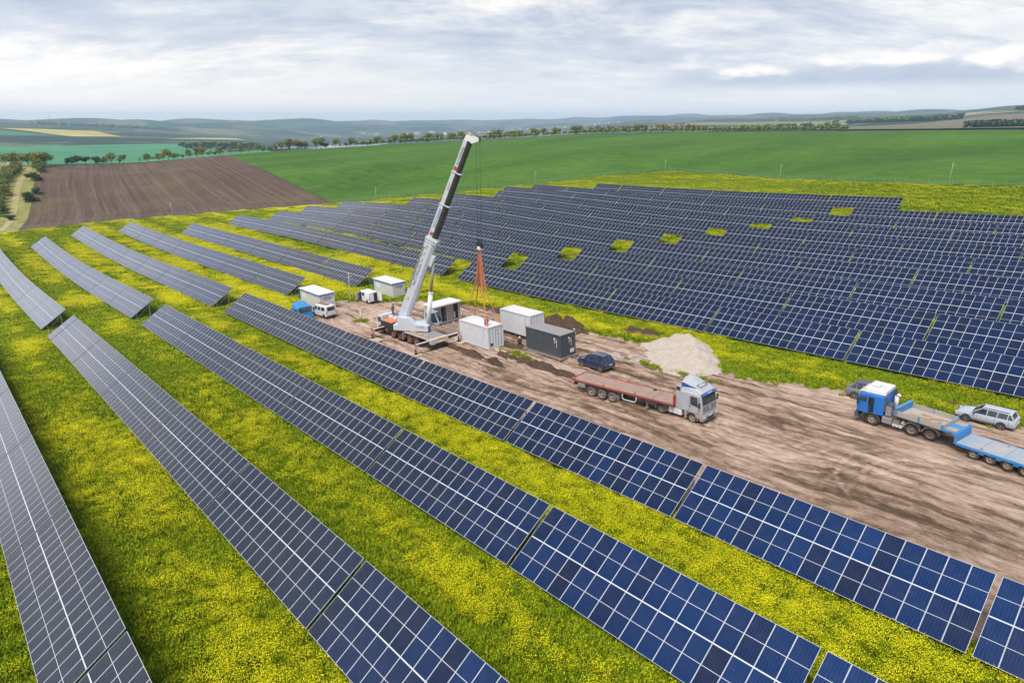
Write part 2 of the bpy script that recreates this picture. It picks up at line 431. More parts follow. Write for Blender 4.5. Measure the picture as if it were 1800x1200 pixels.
M['orange'] = paint('sling_orange', (0.62, 0.20, 0.08), 0.8, 0.2, (0.5, 0.3, 0.2))
M['wheelred'] = paint('rim_red', (0.46, 0.055, 0.025), 0.5, 0.4)
M['rimgrey'] = paint('rim_dusty', (0.30, 0.26, 0.23), 0.6, 0.6, (0.30, 0.20, 0.15), 3)
M['alloy'] = paint('alloy_rim', (0.55, 0.54, 0.53), 0.35, 0.3, (0.3, 0.22, 0.17), 4, 0.5)
M['tyre'] = paint('tyre_rubber', (0.028, 0.027, 0.027), 0.85, 0.75, (0.17, 0.125, 0.10), 2.5)
M['tyredusty'] = paint('tyre_dusty', (0.08, 0.07, 0.065), 0.9, 0.8, (0.27, 0.205, 0.17), 2.0)
M['black'] = paint('black_steel', (0.022, 0.023, 0.026), 0.5, 0.35, (0.12, 0.10, 0.09))
M['darkgrey'] = paint('dark_grey', (0.07, 0.075, 0.085), 0.55, 0.4, (0.16, 0.13, 0.11))
M['midgrey'] = paint('dusty_grey', (0.27, 0.26, 0.25), 0.6, 0.5, (0.28, 0.22, 0.18))
M['cgrey'] = paint('container_grey', (0.055, 0.072, 0.088), 0.45, 0.2, (0.22, 0.18, 0.15), 0.9, mud=0.5)
M['rust'] = paint('rusty_edge', (0.32, 0.17, 0.10), 0.8, 0.5, (0.2, 0.2, 0.2), 3)
M['dustdeck'] = paint('dusty_deck', (0.36, 0.245, 0.185), 0.85, 0.8, (0.22, 0.17, 0.15), 1.3)
M['deckblue'] = paint('worn_blue_deck', (0.25, 0.34, 0.42), 0.75, 0.9, (0.46, 0.38, 0.32), 0.55)
M['board'] = paint('grey_board', (0.42, 0.39, 0.35), 0.8, 0.5, (0.30, 0.26, 0.22), 1.5)
M['wood'] = paint('rough_timber', (0.46, 0.32, 0.20), 0.85, 0.6, (0.28, 0.19, 0.12), 4)
M['plywood'] = paint('plywood_mat', (0.55, 0.42, 0.31), 0.85, 0.4, (0.34, 0.26, 0.2), 1.5)
M['amber'] = paint('amber_plate', (0.75, 0.33, 0.02), 0.5, 0.1)
M['plate'] = paint('number_plate', (0.75, 0.76, 0.78), 0.5, 0.1)
M['ink'] = paint('ink_dark', (0.02, 0.025, 0.05), 0.6, 0.0)
M['inkblue'] = paint('ink_blue', (0.02, 0.09, 0.42), 0.5, 0.0)
M['inkred'] = paint('ink_red', (0.55, 0.04, 0.05), 0.5, 0.0)
M['yellow'] = paint('yellow_vest', (0.75, 0.62, 0.05), 0.8, 0.1)
M['brownpanel'] = paint('brown_panel', (0.33, 0.27, 0.24), 0.6, 0.3, (0.4, 0.33, 0.28))
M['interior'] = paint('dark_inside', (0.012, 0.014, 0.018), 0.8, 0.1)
M['redlight'] = paint('tail_lamp', (0.55, 0.03, 0.03), 0.25, 0.0)
M['lamp'] = paint('head_lamp', (0.75, 0.76, 0.78), 0.15, 0.05)
M['concrete'] = paint('concrete', (0.45, 0.43, 0.40), 0.85, 0.4, (0.3, 0.25, 0.2), 2)
M['skin'] = paint('skin', (0.42, 0.25, 0.17), 0.6, 0.0)
M['clothdark'] = paint('cloth_dark', (0.02, 0.02, 0.03), 0.9, 0.1)
M['clothgrey'] = paint('cloth_grey', (0.16, 0.15, 0.19), 0.9, 0.2)
M['clothred'] = paint('cloth_red', (0.45, 0.03, 0.05), 0.9, 0.1)
M['clothlight'] = paint('cloth_light', (0.55, 0.5, 0.45), 0.9, 0.1)
M['helmet'] = paint('helmet_white', (0.75, 0.74, 0.72), 0.4, 0.05)
M['bark'] = paint('bark', (0.13, 0.10, 0.075), 0.9, 0.5, (0.07, 0.06, 0.05), 4)
def m_glass(name, col=(0.018, 0.024, 0.030), rough=0.06):
    t = NT(name); n = t.noise(t.co('Object'), 1.3, 3)
    c = t.mix(t.ramp(n, [(0.35, 0.0), (0.7, 1.0)]), col, (col[0] * 3 + 0.01, col[1] * 3 + 0.012, col[2] * 3 + 0.014))
    return t.fin(c, rough, 0.0, 0.6)
M['glass'] = m_glass('vehicle_glass')
M['glasslight'] = m_glass('vehicle_glass_pale', (0.07, 0.09, 0.10))
def m_stripes(name='hazard_stripes'):
    t = NT(name); v = t.co('Object'); sp = t.n('ShaderNodeSeparateXYZ'); t.L(v, sp.inputs[0])
    d = t.ma('ADD', t.ma('ADD', sp.outputs[0], sp.outputs[1]), sp.outputs[2])
    f = t.ma('GREATER_THAN', t.ma('FRACT', t.ma('MULTIPLY', d, 4.2)), 0.5)
    return t.fin(t.mix(f, (0.75, 0.74, 0.72), (0.60, 0.03, 0.03)), 0.5)
M['stripes'] = m_stripes()

# ground materials (world coordinates: X along the rows)
def m_meadow():
    t = NT('meadow_soil_and_grass'); v = t.co('Object')
    a = t.noise(t.co('Object', (0.55, 1.0, 1)), 0.085, 6, 0.62, 0.4); b = t.noise(v, 0.6, 5, 0.65); c = t.noise(v, 5.0, 4, 0.7)
    fine = t.noise(v, 22.0, 3, 0.7)
    patch = t.ma('ADD', t.ma('MULTIPLY', a, 0.62), t.ma('ADD', t.ma('MULTIPLY', b, 0.25), t.ma('MULTIPLY', c, 0.13)))
    col = t.ramp(patch, [(0.34, (0.07, 0.125, 0.003)), (0.45, (0.145, 0.215, 0.005)), (0.53, (0.24, 0.30, 0.006)), (0.62, (0.44, 0.42, 0.006)), (0.74, (0.62, 0.55, 0.007))])
    sh = t.ramp(t.ma('ADD', t.ma('MULTIPLY', fine, 0.5), t.ma('MULTIPLY', c, 0.5)), [(0.34, 0.45), (0.55, 1.0), (0.7, 1.3)])
    col = t.mix(1.0, col, sh, 'MULTIPLY')
    t.bump(t.ma('ADD', c, t.ma('MULTIPLY', fine, 0.5)), 0.7, 0.25)
    return t.fin(col, 0.9, 0, 0.15)
M['meadow'] = m_meadow()
def m_dirt():
    t = NT('churned_dirt'); v = t.co('Object')
    bend = t.noise(v, 0.05, 3, 0.5)
    vv = t.n('ShaderNodeVectorMath', operation='ADD'); t.L(v, vv.inputs[0])
    cb = t.n('ShaderNodeCombineXYZ'); t.L(t.ma('MULTIPLY', t.ma('SUBTRACT', bend, 0.5), 7.0), cb.inputs[1]); t.L(cb.outputs[0], vv.inputs[1])
    def st(sc, detail, rough, dist, stretch, rot):
        mp = t.n('ShaderNodeMapping'); mp.inputs['Scale'].default_value = (stretch, 1, 1); mp.inputs['Rotation'].default_value = (0, 0, math.radians(rot)); t.L(vv.outputs[0], mp.inputs[0])
        return t.noise(mp.outputs[0], sc, detail, rough, dist)
    a = st(0.9, 10, 0.68, 0.6, 0.16, 2); b = st(2.6, 8, 0.66, 0.5, 0.20, -5); c = st(1.4, 9, 0.7, 0.4, 0.35, 24)
    fine = t.noise(v, 7.0, 6, 0.75); clod = t.noise(v, 1.1, 9, 0.72, 0.4); big = t.noise(v, 0.10, 5, 0.6)
    wv = t.n('ShaderNodeTexWave', wave_type='RINGS', rings_direction='Z'); wv.inputs['Scale'].default_value = 0.50
    wv.inputs['Distortion'].default_value = 5.0; wv.inputs['Detail'].default_value = 5; wv.inputs['Detail Scale'].default_value = 0.7; wv.inputs['Detail Roughness'].default_value = 0.65
    t.L(t.co('Object', (0.45, 1, 1), (9.0, -44.0, 0)), wv.inputs[0])
    f = t.ma('ADD', t.ma('MULTIPLY', a, 0.41), t.ma('ADD', t.ma('MULTIPLY', b, 0.24), t.ma('ADD', t.ma('MULTIPLY', clod, 0.16), t.ma('ADD', t.ma('MULTIPLY', fine, 0.14), t.ma('MULTIPLY', c, 0.05)))))
    f = t.ma('ADD', f, t.ma('MULTIPLY', t.ma('SUBTRACT', big, 0.5), 0.26))
    f = t.ma('ADD', f, t.ma('MULTIPLY', t.ma('SUBTRACT', wv.outputs[1], 0.5), 0.016))
    trk = t.n('ShaderNodeAttribute', attribute_name='track'); f = t.ma('ADD', f, t.ma('ADD', t.ma('MULTIPLY', trk.outputs['Fac'], 0.042), 0.022))
    col = t.ramp(f, [(0.385, (0.100, 0.064, 0.038)), (0.445, (0.195, 0.130, 0.082)), (0.49, (0.325, 0.220, 0.155)), (0.54, (0.445, 0.318, 0.238)), (0.62, (0.58, 0.445, 0.35))])
    t.bump(t.ma('ADD', f, t.ma('MULTIPLY', fine, 0.2)), 0.9, 0.4)
    return t.fin(col, 0.92, 0, 0.2)
M['dirt'] = m_dirt()
def m_soil(name='dark_soil', a=(0.055, 0.033, 0.022), b=(0.15, 0.095, 0.066), sc=1.6, st=(1, 1, 1)):
    t = NT(name); v = t.co('Object', st); n = t.noise(v, sc, 8, 0.7, 0.3); f = t.noise(v, sc * 7, 4, 0.7)
    col = t.ramp(t.ma('ADD', t.ma('MULTIPLY', n, 0.7), t.ma('MULTIPLY', f, 0.3)), [(0.36, a), (0.62, b)])
    t.bump(t.ma('ADD', n, t.ma('MULTIPLY', f, 0.4)), 1.0, 0.3)
    return t.fin(col, 0.95, 0, 0.15)
M['soil'] = m_soil()
M['gravel'] = m_soil('pale_gravel', (0.60, 0.50, 0.41), (0.74, 0.64, 0.53), 3.5)
M['chalk'] = m_soil('spilt_gravel', (0.36, 0.28, 0.22), (0.64, 0.56, 0.49), 2.2)
def m_plough():
    t = NT('ploughed_earth'); v = t.co('UV')
    w = t.n('ShaderNodeTexNoise'); w.inputs['Scale'].default_value = 1.0; w.inputs['Detail'].default_value = 6; w.inputs['Roughness'].default_value = 0.65
    t.L(t.co('UV', (55.0, 1.4, 1)), w.inputs['Vector'])
    w2 = t.noise(t.co('UV', (230.0, 2.2, 1)), 1.0, 4, 0.6)
    n = t.noise(t.co('Object'), 0.02, 5, 0.6); f = t.noise(t.co('Object'), 0.8, 5, 0.75); g = t.noise(t.co('Object', (1, 1, 1), (40, 9, 0)), 0.035, 5, 0.65)
    x = t.ma('ADD', t.ma('MULTIPLY', w.outputs[0], 0.38), t.ma('ADD', t.ma('MULTIPLY', w2, 0.22), t.ma('ADD', t.ma('MULTIPLY', n, 0.16), t.ma('MULTIPLY', f, 0.24))))
    col = t.ramp(x, [(0.38, (0.058, 0.037, 0.029)), (0.50, (0.110, 0.074, 0.056)), (0.60, (0.175, 0.128, 0.098))])
    col = t.mix(t.ma('MULTIPLY', t.ramp(g, [(0.52, 0.0), (0.72, 1.0)]), 0.45), col, (0.16, 0.15, 0.05))
    t.bump(x, 0.8, 0.6)
    return t.fin(col, 0.95, 0, 0.1)
M['plough'] = m_plough()
def m_crop(name, a, b, c, sc=0.02, fine=1.4):
    t = NT(name); v = t.co('Object'); n = t.noise(t.co('Object', (1, 0.35, 1), rot=(0, 0, 0.5)), sc, 6, 0.6, 0.2); f = t.noise(v, fine, 5, 0.75); g = t.noise(v, fine * 0.12, 4, 0.6)
    rw = t.noise(t.co('Object', (0.04, 1, 1), rot=(0, 0, 0.12)), fine * 0.35, 4, 0.6)
    x = t.ma('ADD', t.ma('MULTIPLY', n, 0.32), t.ma('ADD', t.ma('MULTIPLY', f, 0.30), t.ma('ADD', t.ma('MULTIPLY', g, 0.20), t.ma('MULTIPLY', rw, 0.18))))
    t.bump(f, 0.6, 0.25)
    return t.fin(t.ramp(x, [(0.42, a), (0.5, b), (0.58, c)]), 0.9, 0, 0.15)
M['wheat'] = m_crop('green_wheat', (0.033, 0.084, 0.007), (0.055, 0.132, 0.011), (0.085, 0.18, 0.020))
M['verge'] = m_crop('dry_verge', (0.12, 0.14, 0.03), (0.24, 0.23, 0.07), (0.34, 0.30, 0.13), 0.03, 0.8)
M['track'] = m_crop('dusty_track', (0.22, 0.19, 0.07), (0.33, 0.29, 0.12), (0.41, 0.36, 0.18), 0.03, 0.5)
M['cropteal'] = m_crop('young_crop', (0.045, 0.17, 0.075), (0.060, 0.22, 0.10), (0.085, 0.27, 0.12), 0.004, 0.05)
M['crophill'] = m_crop('hill_crop', (0.045, 0.12, 0.065), (0.060, 0.155, 0.085), (0.08, 0.19, 0.10), 0.004, 0.05)
M['tan'] = m_crop('rape_field', (0.36, 0.30, 0.07), (0.46, 0.38, 0.10), (0.55, 0.45, 0.14), 0.005, 0.05)
M['redfield'] = m_crop('bare_red_field', (0.17, 0.085, 0.06), (0.24, 0.125, 0.09), (0.29, 0.17, 0.12), 0.01, 0.1)
M['scree'] = m_crop('bare_bank', (0.34, 0.23, 0.16), (0.45, 0.32, 0.23), (0.52, 0.40, 0.30), 0.01, 0.1)
def m_farland():
    t = NT('far_country'); v = t.co('Object')
    vo = t.n('ShaderNodeTexVoronoi', feature='F1'); vo.inputs['Scale'].default_value = 0.0016
    t.L(t.co('Object', (1, 1.9, 1), rot=(0, 0, 0.6)), vo.inputs['Vector'])
    sp = t.n('ShaderNodeSeparateColor'); t.L(vo.outputs['Color'], sp.inputs[0])
    field = t.ramp(sp.outputs[0], [(0.0, (0.035, 0.07, 0.035)), (0.25, (0.06, 0.10, 0.05)), (0.45, (0.11, 0.11, 0.06)), (0.6, (0.035, 0.075, 0.035)), (0.8, (0.17, 0.15, 0.09)), (1.0, (0.05, 0.10, 0.05))])
    n = t.noise(v, 0.0022, 7, 0.62, 0.4); wood = t.ramp(n, [(0.485, 0.0), (0.515, 1.0)])
    f = t.noise(v, 0.02, 5, 0.7); ff = t.noise(v, 0.09, 4, 0.7)
    c = t.mix(wood, field, t.mix(f, (0.014, 0.032, 0.024), (0.040, 0.066, 0.044)))
    c = t.mix(1.0, c, t.ramp(ff, [(0.3, 0.75), (0.7, 1.25)]), 'MULTIPLY')
    t.bump(f, 0.6, 12.0)
    return t.fin(c, 0.95, 0, 0.1)
M['farland'] = m_farland()
def m_orchard():
    t = NT('orchard_rows'); v = t.co('Object', rot=(0, 0, 0.25))
    sp = t.n('ShaderNodeSeparateXYZ'); t.L(v, sp.inputs[0])
    row = t.ramp(t.ma('FRACT', t.ma('MULTIPLY', sp.outputs[1], 1 / 26.0)), [(0.35, 0.0), (0.5, 1.0), (0.65, 0.0)])
    n = t.noise(v, 0.035, 6, 0.7); b = t.noise(v, 0.004, 3)
    c = t.mix(row, (0.22, 0.17, 0.10), (0.10, 0.11, 0.055)); c = t.mix(t.ramp(n, [(0.4, 0.0), (0.6, 0.7)]), c, (0.12, 0.13, 0.07))
    c = t.mix(t.ramp(b, [(0.45, 0.0), (0.6, 0.6)]), c, (0.33, 0.27, 0.13))
    return t.fin(c, 0.95, 0, 0.1)
M['orchard'] = m_orchard()
def m_scrub():
    t = NT('bare_woodland'); v = t.co('Object'); n = t.noise(v, 0.06, 7, 0.75); b = t.noise(v, 0.006, 4)
    c = t.ramp(n, [(0.35, (0.10, 0.095, 0.055)), (0.5, (0.18, 0.155, 0.11)), (0.65, (0.27, 0.23, 0.18))])
    c = t.mix(t.ramp(b, [(0.45, 0.0), (0.62, 0.6)]), c, (0.13, 0.16, 0.07)); t.bump(n, 0.8, 3.0)
    return t.fin(c, 0.95, 0, 0.1)
M['scrub'] = m_scrub()
def m_water():
    t = NT('river_water'); t.bump(t.noise(t.co('Object'), 0.2, 3), 0.05, 0.5)
    return t.fin((0.10, 0.13, 0.15), 0.12, 0.0, 0.5)
M['water'] = m_water()
def m_leaf(name, a, b, c):
    t = NT(name); oi = t.n('ShaderNodeObjectInfo'); g = t.n('ShaderNodeNewGeometry')
    n = t.noise(t.co('Object'), 0.9, 3, 0.6)
    x = t.ma('ADD', t.ma('MULTIPLY', g.outputs['Random Per Island'], 0.55), t.ma('MULTIPLY', n, 0.45))
    return t.fin(t.ramp(x, [(0.2, a), (0.5, b), (0.8, c)]), 0.7, 0, 0.2)
M['leafolive'] = m_leaf('leaf_spring_olive', (0.12, 0.14, 0.03), (0.22, 0.235, 0.055), (0.32, 0.31, 0.09))
M['leafgreen'] = m_leaf('leaf_green', (0.06, 0.11, 0.025), (0.125, 0.19, 0.04), (0.20, 0.26, 0.06))
M['leafdark'] = m_leaf('leaf_dark', (0.025, 0.06, 0.022), (0.05, 0.10, 0.035), (0.085, 0.14, 0.05))
M['leafbrown'] = m_leaf('leaf_bud_brown', (0.14, 0.11, 0.065), (0.22, 0.17, 0.10), (0.29, 0.23, 0.14))
M['stem'] = m_leaf('meadow_stem', (0.10, 0.175, 0.003), (0.20, 0.29, 0.005), (0.34, 0.42, 0.007))
M['stemlight'] = m_leaf('meadow_grass_light', (0.15, 0.22, 0.004), (0.27, 0.35, 0.006), (0.40, 0.46, 0.009))
M['flower'] = m_leaf('rape_flower', (0.58, 0.54, 0.003), (0.74, 0.68, 0.004), (0.86, 0.79, 0.008))

# ------------------------------------------------------------------ ground, fields, hills
def grid_mesh(name, X, Y, off, mat, uv=True, zf=None, smooth=True):
    nu, nv = X.shape
    Z = ground(X, Y) + off
    if zf is not None: Z = Z + zf(X, Y)
    co = np.stack([X, Y, Z], -1).reshape(-1, 3)
    i = np.arange(nu * nv).reshape(nu, nv)
    f = np.stack([i[:-1, :-1], i[1:, :-1], i[1:, 1:], i[:-1, 1:]], -1).reshape(-1, 4)
    # keep faces upwards
    a = co[f[0, 1]] - co[f[0, 0]]; b = co[f[0, 3]] - co[f[0, 0]]
    if np.cross(a, b)[2] < 0: f = f[:, ::-1]
    me = bpy.data.meshes.new(name)
    me.vertices.add(len(co)); me.vertices.foreach_set('co', co.ravel())
    me.loops.add(f.size); me.loops.foreach_set('vertex_index', f.ravel().astype(np.int32))
    me.polygons.add(len(f)); me.polygons.foreach_set('loop_start', np.arange(0, f.size, 4, dtype=np.int32))
    me.polygons.foreach_set('loop_total', np.full(len(f), 4, np.int32))
    me.materials.append(mat)
    me.polygons.foreach_set('use_smooth', np.full(len(f), smooth))
    if uv:
        U, V = np.meshgrid(np.linspace(0, 1, nu), np.linspace(0, 1, nv), indexing='ij')
        uvs = np.stack([U, V], -1).reshape(-1, 2)[f.ravel()]
        l = me.uv_layers.new(name='UVMap'); l.data.foreach_set('uv', uvs.ravel())
    me.update(); me.validate()
    return me
def resample(P, n):
    P = np.array(P, float); d = np.concatenate([[0], np.cumsum(np.hypot(*np.diff(P, axis=0).T))])
    t = np.linspace(0, d[-1], n)
    return np.stack([np.interp(t, d, P[:, 0]), np.interp(t, d, P[:, 1])], -1)
def ruled(name, near, far, nu, nv, off, mat, wob=(0, 0), step=1.0, zf=None, **k):
    A = resample(near, nu); B = resample(far, nu)
    def wobble(n, amp):
        w = np.zeros(n)
        for o in range(1, 7):
            w += np.interp(np.linspace(0, 1, n), np.linspace(0, 1, max(3, int(n / (2.0 * o * o + 3)) )), RNG.normal(0, 1, max(3, int(n / (2.0 * o * o + 3))))) / o
        return w * amp
    d = (B - A) / np.linalg.norm(B - A, axis=1)[:, None]
    if wob[0]: A = A + d * wobble(nu, wob[0])[:, None]
    if wob[1]: B = B + d * wobble(nu, wob[1])[:, None]
    t = np.linspace(0, 1, nv)[None, :, None] ** step
    P = A[:, None] * (1 - t) + B[:, None] * t
    me = grid_mesh(name, P[..., 0], P[..., 1], off, mat, zf=zf)
    return tag(place(me, name), **k)

# base: meadow under the whole plant, fine near the camera
gx = np.concatenate([np.linspace(-340, -130, 71), np.linspace(-128, 30, 159), np.linspace(33, 150, 40)])
gy = np.concatenate([np.linspace(-60, 100, 161), np.linspace(102, 290, 76)])
X, Y = np.meshgrid(gx, gy, indexing='ij')
YN = [(-97, 44), (-92, 40.5), (-84, 39), (-70, 36.4), (-50, 35.8), (-25, 35.6), (0, 35.4), (22, 35.0)]
YF = [(-99.5, 50.0), (-95.3, 52.2), (-89.0, 57.0), (-85, 60.0), (-77.9, 62.6), (-69.9, 62.9), (-63.6, 63.4), (-54.3, 62.8), (-49.4, 63.2), (-43.3, 64.6), (-36.6, 60.6), (-28.9, 61.2), (-22.5, 63.6), (-17.9, 62.6), (-12.9, 64.0), (-8.2, 65.0), (22, 66)]
FENCE = [(-272.0, 15.0), (-267.5, 26.0), (-262.0, 44.0), (-254.5, 67.5), (-250.0, 96.0), (-238.0, 118.0), (-219.0, 133.0), (-204.0, 152.0), (-202.0, 176.0),
         (-203.0, 197.0), (-198.0, 232.0), (-177.5, 257.0), (-139.5, 244.0), (-109.5, 223.0), (-80.7, 211.0), (-54.4, 206.5), (-27.6, 206.5), (10, 208), (60, 212)]
def cut_meadow(X, Y):
    """the base sheet dips under the yard and under the fields beyond the fence"""
    yn = np.interp(X, [p[0] for p in YN], [p[1] for p in YN]); yf = np.interp(X, [p[0] for p in YF], [p[1] for p in YF])
    ins = np.minimum(Y - yn, yf - Y); ins = np.where(X < -96, -1, ins)
    z = -0.35 * np.clip((ins - 0.9) / 0.8, 0, 1)
    Fp = np.array(FENCE)
    lx = np.interp(Y, Fp[:12, 1], Fp[:12, 0]); by = np.interp(X, Fp[11:, 0], Fp[11:, 1])
    out = np.maximum(np.where(Y < 257, lx - X, 0), np.where(X > -177, Y - by, 0))
    return z - 0.7 * np.clip((out - 2.0) / 3.0, 0, 1)
tag(place(grid_mesh('meadow_ground', X, Y, 0.0, M['meadow'], zf=cut_meadow), 'meadow_ground'), kind='structure')

# far country: one sheet fanned out from the site to the horizon
az = np.linspace(_AZG[0] + 0.001, _AZG[-1] - 0.001, 241)
rr = np.concatenate([np.linspace(262, 800, 90), np.geomspace(812, 11600, 140)])
A_, R_ = np.meshgrid(az, rr, indexing='ij')
fx, fy = R_ * np.sin(A_), R_ * np.cos(A_)
X = fx * math.cos(YAW) - fy * math.sin(YAW); Y = fx * math.sin(YAW) + fy * math.cos(YAW)
def far_relief(X, Y):
    r = np.hypot(X, Y); w = np.clip((r - 900) / 2500, 0, 1)
    z = np.zeros_like(r)
    for k in range(10):
        a = RNG.uniform(0, math.pi); L_ = RNG.uniform(350, 1500); z += np.sin((X * math.cos(a) + Y * math.sin(a)) / L_ * 6.28 + RNG.uniform(0, 6)) * L_ / 1500
    return z * w * (4.0 + 6.0 * np.clip((r - 3200) / 2500, 0, 1)) - 1.2 * np.clip((640 - r) / 80, 0, 1)
tag(place(grid_mesh('far_hills', X, Y, 0.0, M['farland'], zf=far_relief), 'far_hills'), kind='structure')
# the back and sides of the plain, out of the frame but there
X, Y = np.meshgrid(np.concatenate([np.geomspace(-6000, -330, 24), np.linspace(-300, 300, 21), np.geomspace(330, 12000, 24)]),
                   np.concatenate([-np.geomspace(58, 9000, 30)[::-1]]), indexing='ij')
g0 = ground_site(X * 0 + np.clip(X, -320, 140), np.full_like(Y, -58.0)) - 0.02
me = grid_mesh('rear_plain', X, Y, 0.0, M['verge'])
me.vertices.foreach_set('co', np.stack([X, Y, g0], -1).reshape(-1)); me.update()
tag(place(me, 'rear_plain'), kind='structure')

FENCE = [(-272.0, 15.0), (-267.5, 26.0), (-262.0, 44.0), (-254.5, 67.5), (-250.0, 96.0), (-238.0, 118.0), (-219.0, 133.0), (-204.0, 152.0), (-202.0, 176.0),
         (-203.0, 197.0), (-198.0, 232.0), (-177.5, 257.0), (-139.5, 244.0), (-109.5, 223.0), (-80.7, 211.0), (-54.4, 206.5), (-27.6, 206.5), (10, 208), (60, 212)]
# ploughed field, green wheat field: patches bounded by four edge lines
def coons(name, bottom, top, left, right, nu, nv, off, mat, **k):
    B, T_, L_, R_ = resample(bottom, nu), resample(top, nu), resample(left, nv), resample(right, nv)
    u = np.linspace(0, 1, nu)[:, None, None]; v = np.linspace(0, 1, nv)[None, :, None]
    P = (1 - v) * B[:, None] + v * T_[:, None] + (1 - u) * L_[None] + u * R_[None] - ((1 - u) * (1 - v) * B[0] + u * (1 - v) * B[-1] + (1 - u) * v * T_[0] + u * v * T_[-1])
    return tag(place(grid_mesh(name, P[..., 0], P[..., 1], off, mat), name), **k)
SEAM = [(-240.4, 123.4), (-273.8, 134.0), (-293.0, 136.6), (-318.9, 137.9), (-348.7, 139.7), (-401.2, 149.3), (-470.0, 165.0)]
coons('ploughed_field', [(-269.8, 23.5), (-264, 44), (-256, 68), (-252, 97), SEAM[0]], [(-474.7, 62), (-477, 90), (-475, 118), (-474, 142), SEAM[-1]],
      [(-269.8, 23.5), (-474.7, 62)], SEAM, 110, 110, 0.10, M['plough'], kind='structure')
coons('wheat_field', [SEAM[0], (-221, 134.5), (-205.5, 153), (-203.5, 176), (-204.5, 197), (-199.6, 233), (-177.5, 259), (-138.5, 245.8), (-108.8, 224.8), (-80.2, 212.6), (-54.2, 208.3), (-27, 208.3), (10, 210), (60, 214), (120, 220)],
      [SEAM[-1], (-482, 207), (-484, 258), (-471, 329), (-461, 370), (-419, 446), (-364, 497), (-294, 518), (-209, 529), (-147, 510), (-96, 483), (20, 420), (120, 380)],
      SEAM, [(120, 220), (120, 380)], 200, 110, 0.10, M['wheat'], kind='structure')
# track and verges on the far left
ruled('grass_verge', [(-266, -20), (-271, 4), (-268.5, 25.5)], [(-520, -20), (-520, 40), (-476, 64)], 40, 90, 0.07, M['verge'], kind='structure')
ruled('dirt_track', [(-277, 18.6), (-278, 21.0)], [(-456, 51.0), (-456, 53.6)], 8, 90, 0.14, M['track'], wob=(0, 0), kind='structure')
# patches of the valley and the hills
ruled('valley_crop_field', [(-600, -80), (-650, 60), (-665, 130), (-680, 190), (-760, 290), (-860, 380)],
      [(-2050, -100), (-2028, 186), (-1895, 314), (-1984, 482), (-2330, 790), (-2458, 949)], 60, 60, 0.5, M['cropteal'], wob=(2, 4), kind='structure')
ruled('blue_green_crop_field', [(-2060, -100), (-2036, 186), (-1903, 316)], [(-2900, -100), (-2720, 255), (-2228, 364)], 30, 30, 1.2, M['crophill'], kind='structure')
ruled('yellow_hill_field', [(-3050, -100), (-2830, 262), (-2230, 366), (-2325, 512)], [(-3900, -100), (-3830, 345), (-3849, 530), (-3200, 560)], 40, 30, 2.2, M['tan'], kind='structure')
ruled('pale_field_strip', [(-2040, 520), (-2200, 660), (-2440, 930)], [(-2120, 520), (-2330, 680), (-2620, 960)], 30, 12, 1.8, M['tan'], kind='structure')
ruled('bare_red_field', [(-2742, 2198), (-2650, 2350), (-2360, 2512)], [(-3420, 2742), (-3342, 3013), (-2968, 3158)], 30, 16, 3.0, M['redfield'], kind='structure')
ruled('orchard_slope', [(-1700, 2180), (-1250, 1900), (-900, 1700), (-560, 1352)], [(-2118, 3295), (-1800, 3100), (-1400, 2950), (-1082, 2726)], 50, 40, 2.0, M['orchard'], wob=(10, 15), kind='structure')
ruled('bare_woodland_slope', [(-560, 1200), (-400, 1000), (-225, 960), (-60, 850)], [(-1050, 3000), (-700, 2500), (-400, 2050), (-150, 1850)], 50, 40, 2.2, M['scrub'], wob=(8, 15), kind='structure')
ruled('bare_bank', [(-580, 2060), (-500, 1950), (-425, 1900)], [(-700, 2440), (-560, 2350), (-420, 2150)], 20, 14, 4.5, M['scree'], wob=(15, 20), kind='structure')
ruled('river', [(-1130, 400), (-1330, 520), (-1900, 880), (-2500, 1300), (-2900, 1800)], [(-1400, 480), (-1600, 640), (-2350, 1070), (-3050, 1560), (-3300, 2000)], 60, 10, 2.5, M['water'], kind='structure')

# ------------------------------------------------------------------ the dirt yard
def vnoise(X, Y, sx, sy, seed, oct=4):
    """smooth value noise on a lattice, any array shape"""
    r = np.random.default_rng(seed); T = r.normal(0, 1, (64, 64)); out = 0; a = 1
    for o in range(oct):
        x = X / sx * 2 ** o + 17.3 * o; y = Y / sy * 2 ** o + 5.1 * o
        x0 = np.floor(x).astype(int); y0 = np.floor(y).astype(int); tx = x - x0; ty = y - y0
        tx = tx * tx * (3 - 2 * tx); ty = ty * ty * (3 - 2 * ty)
        g = lambda i, j: T[i % 64, j % 64]
        out = out + a * ((g(x0, y0) * (1 - tx) + g(x0 + 1, y0) * tx) * (1 - ty) + (g(x0, y0 + 1) * (1 - tx) + g(x0 + 1, y0 + 1) * tx) * ty); a *= 0.5
    return out
PATHS = []
_pr = np.random.default_rng(44)
for k in range(44):
    y0 = 38 + 25 * ((k * 0.618) % 1) ** 0.9; sl = _pr.normal(0, 0.012); ph = _pr.uniform(0, 6.28, 3); am = (_pr.uniform(0.3, 1.3), _pr.uniform(0.05, 0.4), 0.05); pe = (_pr.uniform(45, 90), _pr.uniform(18, 30), 7.0)
    x0, x1 = (-92, 22) if k % 3 else sorted(_pr.uniform(-92, 22, 2))
    PATHS.append((y0, sl, ph, am, pe, x0, x1, _pr.choice([0.9, 0.75, 1.25], p=[.5, .3, .2]), _pr.choice([1.0, -1.1, 0.7])))
